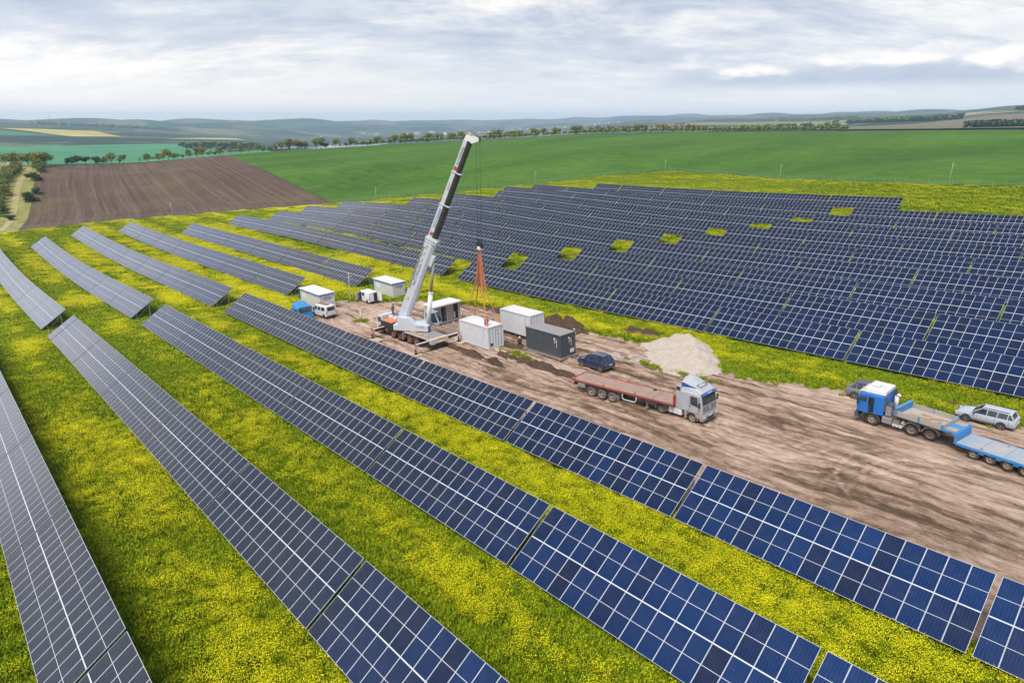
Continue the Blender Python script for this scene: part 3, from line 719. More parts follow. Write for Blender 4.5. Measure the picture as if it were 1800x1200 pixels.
ARCS = [(-24.6, 52.5, 5.2, 200, 350, 1.0), (-24.0, 50.6, 3.6, 180, 330, 0.8), (-21.5, 53.8, 6.6, 215, 330, 1.0), (-10.5, 49.5, 4.2, 60, 250, 1.0), (-8.0, 46.5, 6.5, 70, 200, 0.8), (-80, 52, 6.5, 180, 330, 0.9), (-83, 55, 9, 250, 350, -0.9), (-47, 58, 5, 0, 160, 0.8), (-30, 47, 9, 20, 120, -0.9)]
def tread(d, w=0.21):
    return np.exp(-(d / w) ** 4)
def ruts_track(X, Y):
    z = 0.045 * vnoise(X, Y, 6.0, 0.9, 3, 4) + 0.045 * vnoise(X, Y, 1.3, 0.9, 4, 4); T = np.zeros_like(X)
    for y0, sl, ph, am, pe, x0, x1, hw, sg in PATHS:
        yy = y0 + sl * (X + 40) + sum(a * np.sin(X / p_ * 6.28 + q) for a, p_, q in zip(am, pe, ph)); on = np.clip((X - x0) / 2, 0, 1) * np.clip((x1 - X) / 2, 0, 1)
        on = on * np.clip(0.75 + 0.5 * vnoise(X, Y, 12, 30, int(y0 * 10) % 60, 2), 0, 1)
        for s in (-hw, hw):
            d = Y - yy - s; t = tread(d) * on; e = np.exp(-((np.abs(d) - 0.34) / 0.10) ** 2) * on
            T = T + sg * t * 0.9 - 0.45 * e; z = z - 0.045 * t + 0.028 * e
    for cx, cy, r, a0, a1, wgt in ARCS:
        R = np.hypot(X - cx, Y - cy); A = np.degrees(np.arctan2(Y - cy, X - cx)) % 360
        on = np.clip((A - a0) / 8, 0, 1) * np.clip((a1 - A) / 8, 0, 1)
        for s in (0, 1.7):
            t = tread(R - r - s, 0.2) * on; bars = 0.8 + 0.2 * np.sin(A * r * 0.2); e = np.exp(-((np.abs(R - r - s) - 0.34) / 0.10) ** 2) * on
            T = T + 0.9 * wgt * t * bars - 0.25 * e; z = z - 0.03 * t + 0.02 * e
    fade = np.clip((X + 98) / 4, 0, 1)
    return z * fade, np.clip(T, -2, 2)
YARD_OFF = 0.10
_last = {}
def _rz(X, Y):
    z, T = ruts_track(X, Y); _last['T'] = T; return z
_yard = ruled('dirt_yard', YN, YF, 1150, 190, YARD_OFF, M['dirt'], wob=(0.25, 0.55), zf=_rz, kind='structure')
_at = _yard.data.attributes.new('track', 'FLOAT', 'POINT'); _at.data.foreach_set('value', _last['T'].ravel().astype(np.float32))
def yard(x, y): return gz(x, y) + YARD_OFF
def mound(name, cx, cy, lx, ly, h, mat, rz=0.0, seed=1, nx=46, ny=34, peaks=((0, 0, 1.0, 1.0),), rough=0.10, sink=0.12, edge=0.12, **k):
    u = np.linspace(-1, 1, nx); v = np.linspace(-1, 1, ny); U, V = np.meshgrid(u, v, indexing='ij')
    r = np.random.default_rng(seed)
    D = np.zeros_like(U)
    for px, py, ph, pw in peaks:
        d = np.hypot((U - px), (V - py)) / pw
        D = np.maximum(D, ph * np.clip(1 - d, 0, None) ** 0.9) if True else D
    rim = 1 + edge * vnoise(U * 3, V * 3, 1.3, 1.3, seed, 3)
    D = D * np.clip((1.08 * rim - np.hypot(U, V)) / 0.35, 0, 1)
    X0 = U * lx / 2; Y0 = V * ly / 2
    X = cx + X0 * math.cos(rz) - Y0 * math.sin(rz); Y = cy + X0 * math.sin(rz) + Y0 * math.cos(rz)
    zf = lambda X_, Y_: h * D + rough * D ** 0.3 * vnoise(X_, Y_, 1.1, 1.1, seed + 9, 4) - sink * (D < 0.02)
    me = grid_mesh(name, X, Y, YARD_OFF - 0.02, mat, zf=zf)
    return tag(place(me, name), **k)

# ------------------------------------------------------------------ solar tables
TAU = 0.5845972; CT, ST = math.cos(TAU), math.sin(TAU)
TP = 16.9794; TLEN = 16.626; SLOPE = 4.5576; CLEAR = 0.648
CW = (TLEN + 0.09) / 16; MW, MH = CW - 0.014, 2.262; MG = SLOPE - 2 * MH
def module_mesh():
    b = MB(); fw = 0.015; th = 0.035; F = M['frame']
    for x0, x1, y0, y1 in ((0, fw, 0, MH), (MW - fw, MW, 0, MH), (fw, MW - fw, 0, fw), (fw, MW - fw, MH - fw, MH)):
        b.add([(x0, y0, -th), (x1, y0, -th), (x1, y1, -th), (x0, y1, -th), (x0, y0, 0), (x1, y0, 0), (x1, y1, 0), (x0, y1, 0)],
              [(0, 3, 2, 1), (4, 5, 6, 7), (0, 1, 5, 4), (1, 2, 6, 5), (2, 3, 7, 6), (3, 0, 4, 7)], F)
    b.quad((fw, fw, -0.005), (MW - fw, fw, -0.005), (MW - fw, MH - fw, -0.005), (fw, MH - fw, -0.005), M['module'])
    b.quad((fw, MH - fw, -0.03), (MW - fw, MH - fw, -0.03), (MW - fw, fw, -0.03), (fw, fw, -0.03), M['white'])
    me = b.mesh('solar_module')
    uv = me.uv_layers.new(name='UVMap')
    for l in me.loops:
        c = me.vertices[l.vertex_index].co; uv.data[l.index].uv = (c.x, c.y)
    return me
ME_MODULE = module_mesh()
FARMESH = {}
def far_modules(cols):
    if cols in FARMESH: return FARMESH[cols]
    n = cols * 2; fw = 0.015
    v = []; f = []; mi = []; uvs = []; tint = []
    def q(a, b, c, d, m, t, uv=((0, 0),) * 4):
        k = len(v); v.extend((a, b, c, d)); f.append((k, k + 1, k + 2, k + 3)); mi.append(m); uvs.extend(uv); tint.append(t)
    L_ = cols * CW - 0.014
    for z, o in ((-0.035, 1), (0.0, 0)):
        p = [(0, 0, z), (L_, 0, z), (L_, SLOPE, z), (0, SLOPE, z)]
        q(*(p[::-1] if o else p), 1, 0)
    for a, b in (((0, 0), (L_, 0)), ((L_, 0), (L_, SLOPE)), ((L_, SLOPE), (0, SLOPE)), ((0, SLOPE), (0, 0))):
        q((*a, -0.035), (*b, -0.035), (*b, 0), (*a, 0), 1, 0)
    rg = np.random.default_rng(cols)
    for i in range(cols):
        for j in range(2):
            x0 = i * CW; y0 = j * (MH + MG); a, b = x0 + fw, x0 + MW - fw + 0.004; c, d = y0 + fw, y0 + MH - fw
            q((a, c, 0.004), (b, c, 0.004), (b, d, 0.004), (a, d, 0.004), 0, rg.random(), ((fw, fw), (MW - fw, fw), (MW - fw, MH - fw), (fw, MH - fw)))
    me = bpy.data.meshes.new('solar_modules'); me.from_pydata(v, [], f)
    me.materials.append(M['module']); me.materials.append(M['frame']); me.polygons.foreach_set('material_index', mi)
    l = me.uv_layers.new(name='UVMap'); l.data.foreach_set('uv', np.array(uvs, float).ravel())
    at = me.attributes.new('tint', 'FLOAT', 'FACE'); at.data.foreach_set('value', np.array(tint, float))
    me.update(); FARMESH[cols] = me
    return me
def zu(y):                        # underside of the panels above the bottom-edge ground level
    return CLEAR + y * ST / CT - 0.13
FY, RY = 0.95, 2.95
def bent_parts():
    G = M['galv']; r = {}
    b = MB(); b.box((0, 0, (zu(RY) - 0.7) / 2), (0.07, 0.12, zu(RY) + 0.7), G); r['rear_post'] = (b.mesh('rear_post'), (0, RY, 0))
    b = MB(); b.box((0, 0, (zu(FY) - 0.7) / 2), (0.07, 0.12, zu(FY) + 0.7), G); r['front_post'] = (b.mesh('front_post'), (0, FY, 0))
    b = MB(); b.bar((0, 0.12, zu(0.12)), (0, 3.68, zu(3.68)), 0.06, 0.09, G); r['rafter'] = (b.mesh('rafter'), (0, 0, 0))
    b = MB(); b.bar((0.04, FY, 0.25), (0.04, RY - 0.1, zu(RY) - 0.35), 0.04, 0.05, G); r['brace'] = (b.mesh('brace'), (0, 0, 0))
    return r
BENT = bent_parts()
FARFRAME = {}
def far_frame(cols):
    if cols not in FARFRAME:
        b = MB(); L_ = cols * CW
        n = max(2, round(L_ / 4.6) + 1)
        for x in np.linspace(0.9, L_ - 0.9, n):
            b.box((x, RY, (zu(RY) - 0.7) / 2), (0.07, 0.12, zu(RY) + 0.7), M['galv'])
            b.box((x, FY, (zu(FY) - 0.7) / 2), (0.07, 0.12, zu(FY) + 0.7), M['galv'])
            b.bar((x, 0.12, zu(0.12)), (x, 3.68, zu(3.68)), 0.06, 0.09, M['galv'])
            b.bar((x, FY, 0.25), (x, RY - 0.1, zu(RY) - 0.35), 0.04, 0.05, M['galv'])
        FARFRAME[cols] = b.mesh('support_frame')
    return FARFRAME[cols]
PURLIN = {}
def purlin(cols):
    if cols not in PURLIN:
        b = MB(); b.box((cols * CW / 2, 0, -0.065), (cols * CW, 0.05, 0.05), M['galv']); PURLIN[cols] = b.mesh('purlin')
    return PURLIN[cols]
RAIL = {}
def centre_rail(cols):
    if cols not in RAIL:
        b = MB(); b.box((cols * CW / 2, 0, -0.012), (cols * CW - 0.02, MG - 0.006, 0.02), M['frame']); RAIL[cols] = b.mesh('centre_rail')
    return RAIL[cols]
def px_of(x, y, z):
    fx = x * math.cos(YAW) + y * math.sin(YAW); fy = -x * math.sin(YAW) + y * math.cos(YAW); z -= CAMZ
    d = fy * math.cos(PITCH) - z * math.sin(PITCH)
    return None if d < 1 else (900 + FPX * fx / d, 600 - FPX * (fy * math.sin(PITCH) + z * math.cos(PITCH)) / d, d)
ORD = ['', 'first', 'second', 'third', 'fourth', 'fifth', 'sixth', 'seventh', 'eighth', 'ninth', 'tenth', 'eleventh', 'twelfth', 'thirteenth', 'fourteenth']
ROWN = {-1: -0.49, 0: 10.77, 1: 22.04, 2: 33.2, 3: 44.58, 4: 55.63, 5: 70.04, 6: 80.78, 7: 91.15, 8: 102.12, 9: 113.45, 10: 124.24, 11: 135.38, 12: 145.52, 13: 155.85, 14: 171.63}
N_TABLES = 0
def make_table(s0, cols, nb, label, group):
    global N_TABLES
    L_ = cols * CW
    z0 = float(ground_site(s0, nb)); z1 = float(ground_site(s0 + L_, nb))
    pts = [px_of(s0 + a * L_, nb + b * SLOPE * CT, z0 + (z1 - z0) * a + CLEAR + b * SLOPE * ST) for a in (0, 0.5, 1) for b in (0, 1)]
    vis = [p for p in pts if p and -150 < p[0] < 1950 and -10 < p[1] < 1330]
    if not vis: return None
    d = min(p[2] for p in pts if p)
    g = (z1 - z0) / L_
    mid = (z0 + z1) / 2
    root = empty('solar_table', (s0 + L_ / 2, nb + 1.9, mid), 0, label, 'solar table', group)
    N_TABLES += 1
    ex = Vector((1, 0, g)).normalized(); ey = Vector((0, CT, ST)); ez = ex.cross(ey).normalized(); ey = ez.cross(ex)
    st = math.sqrt(1 + g * g)
    org = Vector((-L_ / 2, -1.9, z0 - mid + CLEAR))
    base = Matrix((( ex.x, ey.x, ez.x, org.x), (ex.y, ey.y, ez.y, org.y), (ex.z, ey.z, ez.z, org.z), (0, 0, 0, 1)))
    if d < 118:
        for i in range(cols):
            for j in range(2):
                o = bpy.data.objects.new('solar_module', ME_MODULE); COL.objects.link(o); o.parent = root
                o.matrix_local = base @ Matrix.Translation((i * CW * st, j * (MH + MG), 0))
        for k, y in enumerate((0.45, 1.85, 2.70, 4.10)):
            o = place(purlin(cols), 'purlin', root); o.matrix_local = base @ Matrix.Translation((-0.01, y, 0))
        o = place(centre_rail(cols), 'centre_rail', root); o.matrix_local = base @ Matrix.Translation((0, MH + MG / 2, 0))
        n = max(2, round(L_ / 4.2) + 1)
        for x in np.linspace(0.25, L_ - 0.25, n):
            for nm, (me, off) in BENT.items():
                place(me, nm, root, (x - L_ / 2 + off[0], off[1] - 1.9, z0 - mid + g * x + off[2]))
    else:
        o = place(far_modules(cols), 'solar_modules', root); o.matrix_local = base; o['kind'] = 'stuff'
        o = place(far_frame(cols), 'support_frame', root, (-L_ / 2, -1.9, z0 - mid))
        o.rotation_euler = (0, -math.atan(g), 0)
    return root
def table_run(row, start, n, phrase, group, part_cols=0, part_at='left', first=1):
    """n whole tables from start, rightwards; a shorter one may close the left end"""
    k = first
    todo = []
    if part_cols: todo.append((start - part_cols * CW - 0.36, part_cols))
    todo += [(start + i * TP, 16) for i in range(n)]
    made = []
    for s0, c in todo:
        r = make_table(s0, c, ROWN[row], 'tmp', group)
        if r: made.append(r)
    for i, r in enumerate(made):
        r['label'] = 'solar table, %s from left, %s' % (ORD[i + 1], phrase)
GN = 'solar tables in the near block'
table_run(-1, -82.72 - 2 * TP, 8, 'the row at the lower left corner', GN)
table_run(0, -79.19 - 2 * TP, 7, 'the long row second from the lower left', GN, part_cols=3)
table_run(1, -75.64 - 2 * TP, 7, 'the long row third from the lower left', GN)
table_run(2, -71.70 - 2 * TP, 7, 'the row along the near edge of the dirt yard', GN)
GL = 'solar tables in the far left block'
def left_run(row, x0, x1, phrase, group):
    n = int((x1 - x0 + 0.3) // TP); rem = (x1 - x0) - n * TP
    pc = int(round((rem - 0.36) / CW)) if rem > 1.5 else 0
    table_run(row, x1 - n * TP + 0.36, n, phrase, group, part_cols=max(0, min(15, pc)))
left_run(0, -232.0, -123.3, 'the row cut by the left picture edge', GL)
left_run(1, -227.9, -116.1, 'the second row of the far left block', GL)
left_run(2, -235.5, -111.5, 'the third row of the far left block', GL)
left_run(3, -229.1, -107.8, 'the fourth row, ending behind the left white hut', GL)
left_run(4, -205.7, -103.4, 'the fifth row, ending left of the right white hut', GL)
RS = {5: -92.69, 6: -88.55, 7: -84.26, 8: -80.31, 9: -76.37, 10: -72.48, 11: -68.30, 12: -63.98, 13: -59.99}
LE = {5: -208.4, 6: -202.6, 7: -204.6, 8: -201.2, 9: -176.9, 10: -174.1, 11: -160.0, 12: -168.6, 13: -166.0, 14: -151.4}
GR = 'solar tables in the block beyond the yard'
RP = {5: 'front row', 6: 'second row', 7: 'third row', 8: 'fourth row', 9: 'fifth row', 10: 'sixth row', 11: 'seventh row', 12: 'eighth row', 13: 'ninth row', 14: 'rearmost row'}
for r in range(5, 15):
    x1 = RS[r] - 4.75 if r in RS else -55.2
    left_run(r, LE[r], x1, ('the %s beyond the yard, left of its gap' % RP[r]) if r in RS else 'the rearmost row beyond the yard', GR)
    if r in RS:
        table_run(r, RS[r], 7, 'the %s beyond the yard, right of its gap' % RP[r], GR)
print('tables', N_TABLES, 'objects', len(bpy.data.objects))

# ------------------------------------------------------------------ vehicles and machines
def stand(x, y, rz, length=4.0, width=2.0, off=YARD_OFF):
    """location and rotation of something resting on the sloping yard"""
    c, s = math.cos(rz), math.sin(rz); h = length / 2; w = width / 2
    zf = gz(x + c * h, y + s * h); zb = gz(x - c * h, y - s * h); zl = gz(x - s * w, y + c * w); zr = gz(x + s * w, y - c * w)
    R = Matrix.Rotation(rz, 4, 'Z') @ Matrix.Rotation(-math.atan2(zf - zb, length), 4, 'Y') @ Matrix.Rotation(math.atan2(zl - zr, width), 4, 'X')
    return (x, y, (zf + zb + zl + zr) / 4 + off), R.to_euler()
def thing(name, x, y, rz, label, cat, length=4.0, width=2.0, off=YARD_OFF, group=None):
    loc, rot = stand(x, y, rz, length, width, off)
    return empty(name, loc, 0, label, cat, group, rot)
_WH = {}
def wheel(parent, x, y, r, w, tyre='tyre', rim='rimgrey', rimr=0.56, side=-1, name='wheel', z=None):
    key = (r, w, tyre, rim, rimr)
    if key not in _WH:
        b = MB(); prof = [(-w / 2, r * rimr), (-w / 2, r * 0.86), (-w * 0.42, r * 0.97), (-w * 0.25, r), (w * 0.25, r), (w * 0.42, r * 0.97), (w / 2, r * 0.86), (w / 2, r * rimr)]
        b.lathe((0, 0, 0), 'y', prof, M[tyre], 28)
        for a in range(28):                                  # tread blocks
            t = 2 * math.pi * a / 28
            b.box((math.sin(t) * r * 0.995, 0, math.cos(t) * r * 0.995), (r * 0.11, w * 0.86, 0.03), M[tyre], ry=t)
        c = MB(); rr = r * rimr
        for sg in (-1, 1):
            c.lathe((0, 0, 0), 'y', [(sg * w * 0.48, rr * 1.02), (sg * w * 0.47, rr * 0.92), (sg * w * 0.30, rr * 0.80), (sg * w * 0.28, rr * 0.42), (sg * w * 0.46, rr * 0.34), (sg * w * 0.46, 0.001)], M[rim], 20)
            for k in range(8):
                t = 2 * math.pi * k / 8; c.cyl((rr * 0.58 * math.cos(t), sg * w * 0.27, rr * 0.58 * math.sin(t)), (rr * 0.58 * math.cos(t), sg * w * 0.33, rr * 0.58 * math.sin(t)), rr * 0.10, M['interior'], n=6)
        _WH[key] = (b.mesh('wheel'), c.mesh('rim'))
    o = place(_WH[key][0], name, parent, (x, y, r if z is None else z)); place(_WH[key][1], 'rim', o)
    return o
def arch(b, x, y, r, w, mat, a0=10, a1=170, th=0.05, n=12):
    """a mudguard bent over a wheel centred (x,y,r0)"""
    pts = [(x + r * math.cos(math.radians(a)), r * math.sin(math.radians(a))) for a in np.linspace(a0, a1, n)]
    zc = 0.5
    for (xa, za), (xb, zb) in zip(pts[:-1], pts[1:]):
        b.bar((xa, y, za + zc), (xb, y, zb + zc), w, th, mat)

def truck_cab(root, x0, x1, w, zf, zr, body, high=True):
    """cab with its front at x1; zf floor, zr roof edge"""
    hw = w / 2; H = zr - zf; L = x1 - x0
    b = MB()
    def ring(x, zb, zt, k=1.0):
        y = hw * k; c = 0.10
        return [(x, -y + c, zb), (x, y - c, zb), (x, y, zb + c), (x, y, zt - 0.22), (x, y - 0.12, zt), (x, -y + 0.12, zt), (x, -y, zt - 0.22), (x, -y, zb + c)]
    b.loft([ring(x0, zf, zr), ring(x1 - 0.75, zf, zr), ring(x1 - 0.30, zf, zr - 0.10, 0.985)], M[body], matf=None)
    # the raked front: lower half upright, windscreen leaning back
    zs = zf + H * 0.40
    front = [[(x1 - 0.30, -hw * 0.985, zf), (x1 - 0.30, hw * 0.985, zf), (x1 - 0.30, hw * 0.985, zs), (x1 - 0.30, -hw * 0.985, zs)],
             [(x1, -hw * 0.93, zf + 0.02), (x1, hw * 0.93, zf + 0.02), (x1 - 0.02, hw * 0.94, zs), (x1 - 0.02, -hw * 0.94, zs)]]
    b.loft(front, M[body])
    up = [[(x1 - 0.35, -hw * 0.985, zs), (x1 - 0.35, hw * 0.985, zs), (x1 - 0.35, hw * 0.93, zr - 0.05), (x1 - 0.35, -hw * 0.93, zr - 0.05)],
          [(x1 - 0.02, -hw * 0.94, zs), (x1 - 0.02, hw * 0.94, zs), (x1 - 0.26, hw * 0.88, zr - 0.08), (x1 - 0.26, -hw * 0.88, zr - 0.08)]]
    b.loft(up, M[body])
    b.build('cab_body', root, bevel=0.03)
    g = MB()
    a = Vector((x1 - 0.02, 0, zs)); d = Vector((x1 - 0.26, 0, zr - 0.08)) - a
    p0 = a + d * 0.05; p1 = a + d * 0.86; n = Vector((d.z, 0, -d.x)).normalized() * 0.02
    g.quad((p0.x + n.x, -hw * 0.88, p0.z + n.z), (p0.x + n.x, hw * 0.88, p0.z + n.z), (p1.x + n.x, hw * 0.83, p1.z + n.z), (p1.x + n.x, -hw * 0.83, p1.z + n.z), M['glass'])
    g.build('windscreen', root, fix=False)
    for sy in (-1, 1):
        g = MB(); y = sy * (hw + 0.012)
        P = [(x1 - 1.20, y, zs + 0.02), (x1 - 0.42, y, zs - 0.10), (x1 - 0.50, y, zr - 0.42), (x1 - 1.20, y, zr - 0.42)]
        g.add([(p[0], p[1], p[2]) for p in P] + [(p[0], p[1] - sy * 0.03, p[2]) for p in P], [(0, 1, 2, 3), (7, 6, 5, 4), (0, 4, 5, 1), (1, 5, 6, 2), (2, 6, 7, 3), (3, 7, 4, 0)], M['glass'])
        g.build('side_window', root)
        d = MB(); y = sy * (hw + 0.004)                     # door seam and handle
        for xa in (x1 - 1.32, x1 - 0.34): d.box((xa, y, zf + H * 0.43), (0.018, 0.01, H * 0.72), M['black'])
        d.box((x1 - 0.83, y, zf + 0.10), (0.97, 0.01, 0.018), M['black']); d.box((x1 - 1.20, y + sy * 0.02, zf + H * 0.33), (0.16, 0.04, 0.05), M['black'])
        d.build('door_trim', root)
        m = MB(); m.bar((x1 - 0.30, sy * hw, zr - 0.5), (x1 - 0.16, sy * (hw + 0.22), zr - 0.55), 0.03, 0.03, M['black'])
        m.box((x1 - 0.14, sy * (hw + 0.24), zs + 0.22), (0.10, 0.20, 0.52), M['black']); m.build('mirror', root, bevel=0.02)

# --- silver tractor unit (heads +X) -------------------------------------------------
t = thing('tractor_unit', -30.35, 48.85, 0.0, 'silver lorry cab with a high roof deflector, coupled to the empty red flatbed', 'truck', 5.6, 2.4)
# local origin: between front axle (1.55) and drive axle (-1.75)
b = MB()
for s in (-0.42, 0.42): b.box((-0.6, s, 0.82), (5.2, 0.10, 0.26), M['midgrey'])
b.box((1.55, 0, 0.55), (0.16, 2.0, 0.16), M['black']); b.box((-1.75, 0, 0.55), (0.24, 1.9, 0.24), M['black'])
b.cyl((-1.75, 0, 1.02), (-1.75, 0, 1.12), 0.5, M['black'], n=16); b.box((1.4, 0, 0.72), (1.6, 1.5, 0.5), M['black'])
b.build('chassis', t)
truck_cab(t, 0.35, 2.55, 2.46, 1.0, 3.02, 'silver')
b = MB()                                                    # roof cap and the scooped wind deflector
b.loft([[(0.40, -1.10, 3.02), (0.40, 1.10, 3.02), (0.40, 1.02, 3.22), (0.40, -1.02, 3.22)], [(1.75, -1.12, 3.02), (1.75, 1.12, 3.02), (1.75, 1.0, 3.28), (1.75, -1.0, 3.28)],
        [(2.38, -1.06, 2.92), (2.38, 1.06, 2.92), (2.30, 0.92, 3.02), (2.30, -0.92, 3.02)]], M['silver'])
b.build('roof_cap', t, bevel=0.04)
b = MB(); R_ = []
for x, w0, zc in ((0.30, 1.08, 3.98), (0.62, 1.04, 3.94), (1.0, 0.96, 3.74), (1.4, 0.86, 3.52), (1.8, 0.74, 3.30)):
    yy = np.linspace(-1, 1, 7); R_.append([(x, y * w0, zc - 0.34 * (abs(y) ** 1.6) * (zc - 3.2) / 0.8) for y in yy] + [(x, y * w0, zc - 0.34 * (abs(y) ** 1.6) * (zc - 3.2) / 0.8 - 0.05) for y in yy[::-1]])
b.loft(R_, M['silver'], smooth=False); b.build('roof_deflector', t, label='scooped pale roof deflector')
b = MB()
for sy in (-1, 1):
    b.add([(0.30, sy * 1.06, 3.20), (1.75, sy * 0.86, 3.28), (1.0, sy * 0.99, 3.42), (0.62, sy * 1.05, 3.60), (0.30, sy * 1.09, 3.64), (0.30, sy * 1.03, 3.20), (1.75, sy * 0.83, 3.28), (1.0, sy * 0.96, 3.42), (0.62, sy * 1.02, 3.60), (0.30, sy * 1.06, 3.64)],
          [(0, 1, 2, 3, 4), (9, 8, 7, 6, 5), (0, 5, 6, 1), (1, 6, 7, 2), (2, 7, 8, 3), (3, 8, 9, 4), (4, 9, 5, 0)], M['bluetrim'])
b.build('deflector_side', t, label='blue grey side of the roof deflector')
for sy in (-1, 1):
    b = MB(); b.box((0.08, sy * 1.17, 2.15), (0.52, 0.10, 2.2), M['silver']); b.box((0.06, sy * 1.232, 3.0), (0.42, 0.012, 0.34), M['black']); b.build('side_fairing', t, bevel=0.02)
b = MB(); b.box((2.40, 0, 2.86), (0.34, 2.16, 0.06), M['bluetrim'], ry=0.25); b.box((2.52, 0, 2.86), (0.04, 0.6, 0.1), M['white']); b.build('sun_visor', t)
b = MB(); b.box((2.57, 0, 1.50), (0.03, 1.95, 0.46), M['black'])
for k in range(3): b.box((2.60, 0, 1.36 + 0.15 * k), (0.04, 1.9, 0.035), M['silver'])
b.cyl((2.60, 0, 1.51), (2.63, 0, 1.51), 0.16, M['silver'], n=14)
b.build('grille', t)
b = MB(); b.box((2.50, 0, 0.72), (0.34, 2.44, 0.52), M['silver']); b.box((2.68, 0, 0.62), (0.02, 1.1, 0.22), M['black']); b.box((2.69, 0, 0.80), (0.02, 0.52, 0.12), M['plate'])
b.build('bumper', t, bevel=0.05)
for sy in (-1, 1):
    b = MB(); b.box((2.66, sy * 0.98, 0.78), (0.06, 0.34, 0.16), M['lamp']); b.build('headlight', t, bevel=0.02)
    b = MB(); arch(b, 1.55, sy * 1.08, 0.60, 0.36, M['silver'], -5, 185); b.box((2.12, sy * 1.18, 0.86), (0.42, 0.08, 0.40), M['silver']); b.box((0.88, sy * 1.15, 0.72), (0.22, 0.12, 0.75), M['silver']); b.build('wheel_arch', t)
    b = MB(); arch(b, -1.75, sy * 0.98, 0.62, 0.55, M['silver'], -10, 70); arch(b, -1.75, sy * 0.98, 0.62, 0.55, M['silver'], 110, 190); b.build('mudguard', t)
    for k in range(3):
        b = MB(); b.box((-0.72 + k * 0.47, sy * 1.02, 0.72), (0.44, 0.40, 0.56), M['white' if k < 3 else 'black']); b.build('side_tank', t, bevel=0.04)
    wheel(t, 1.55, sy * 1.02, 0.50, 0.31, 'tyre', 'rimgrey', 0.58); wheel(t, -1.75, sy * 0.92, 0.50, 0.55, 'tyredusty', 'rimgrey', 0.58)
b = MB(); b.bar((1.9, -0.55, 3.36), (1.55, -0.55, 3.42), 0.03, 0.03, M['black']); b.bar((1.9, 0.55, 3.36), (1.55, 0.55, 3.42), 0.03, 0.03, M['black']); b.bar((1.9, -0.55, 3.36), (1.9, 0.55, 3.36), 0.04, 0.03, M['black']); b.bar((1.55, -0.55, 3.42), (1.55, 0.55, 3.42), 0.04, 0.03, M['black']); b.build('roof_rail', t)

# --- red flatbed trailer --------------------------------------------------------------
t = thing('flatbed_trailer', -36.35, 47.95, 0.095, 'empty flatbed trailer with dusty deck and red edges behind the silver cab', 'trailer', 10.0, 2.4)
b = MB()
for s in (-0.55, 0.55): b.box((-0.2, s, 1.10), (11.2, 0.12, 0.36), M['darkgrey'])
for k in range(12): b.box((-5.5 + k * 0.98, 0, 1.22), (0.08, 2.3, 0.10), M['darkgrey'])
b.build('chassis', t)
nd = 5; L = 11.5 / nd
for k in range(nd):
    b = MB(); b.box((-5.80 + L * (k + 0.5), 0, 1.365 + 0.012 * (k % 2)), (L - 0.03, 2.30, 0.06), M['dustdeck']); b.build('deck_panel', t)
for sy in (-1, 1):
    b = MB(); b.box((-0.05, sy * 1.20, 1.36), (11.6, 0.09, 0.17), M['red']); b.build('side_rail', t)
b = MB(); b.box((-5.85, 0, 1.36), (0.10, 2.48, 0.17), M['red']); b.build('rear_beam', t)
b = MB(); b.box((5.74, 0, 1.85), (0.10, 2.46, 0.95), M['red'])
for y in np.linspace(-1.1, 1.1, 5): b.box((5.67, y, 1.85), (0.06, 0.07, 0.95), M['red'])
b.build('headboard', t)
for x, y in ((-3.3, 1.1), (-0.8, 1.12), (-2.1, -1.08), (1.5, -1.08), (2.9, 1.1), (-5.6, -1.1)):
    b = MB(); b.box((x, y, 1.44), (0.30, 0.10, 0.08), M['orange'], rz=0.4); b.cyl((x + 0.1, y, 1.42), (x + 0.1, y, 1.58), 0.05, M['red'], n=8); b.build('twist_lock', t)
for x in (-3.45, -1.2):
    b = MB(); b.box((x, 0, 1.415), (0.09, 2.3, 0.03), M['orange'], rz=0.02); b.build('strap', t)
b = MB(); b.lathe((2.6, 0.9, 1.43), 'z', [(0, 0.16), (0.05, 0.19), (0.09, 0.16), (0.05, 0.12), (0, 0.16)], M['black'], 12); b.build('coiled_strap', t)
for sy in (-1, 1):
    for k, x in enumerate((-3.42, -2.18, -0.92)): wheel(t, x, sy * 1.02, 0.52, 0.40, 'tyredusty', 'rimgrey', 0.58)
    b = MB(); arch(b, -0.92, sy * 1.0, 0.64, 0.42, M['midgrey'], -20, 35); b.build('mudguard', t)
    b = MB()                                                # side guard loop
    P = [(0.25, 1.22), (0.2, 0.80), (0.35, 0.62), (1.6, 0.62), (1.75, 0.80), (1.8, 1.22)]
    for p, q in zip(P[:-1], P[1:]): b.cyl((p[0], sy * 1.14, p[1]), (q[0], sy * 1.14, q[1]), 0.05, M['white'], n=8)
    b.build('side_guard', t)
    b = MB(); b.box((2.75, sy * 0.75, 0.72), (0.14, 0.14, 0.95), M['midgrey']); b.box((2.75, sy * 0.75, 0.26), (0.34, 0.34, 0.06), M['midgrey']); b.build('landing_leg', t)
b = MB(); b.box((-4.6, -0.98, 0.98), (0.85, 0.5, 0.46), M['midgrey']); b.build('tool_box', t, bevel=0.03)
b = MB(); b.box((-5.7, 0, 0.82), (0.10, 2.2, 0.12), M['black']); b.cyl((-5.5, -0.95, 0.98), (-5.5, -0.7, 0.98), 0.22, M['tyre'], n=14); b.build('rear_bumper', t)

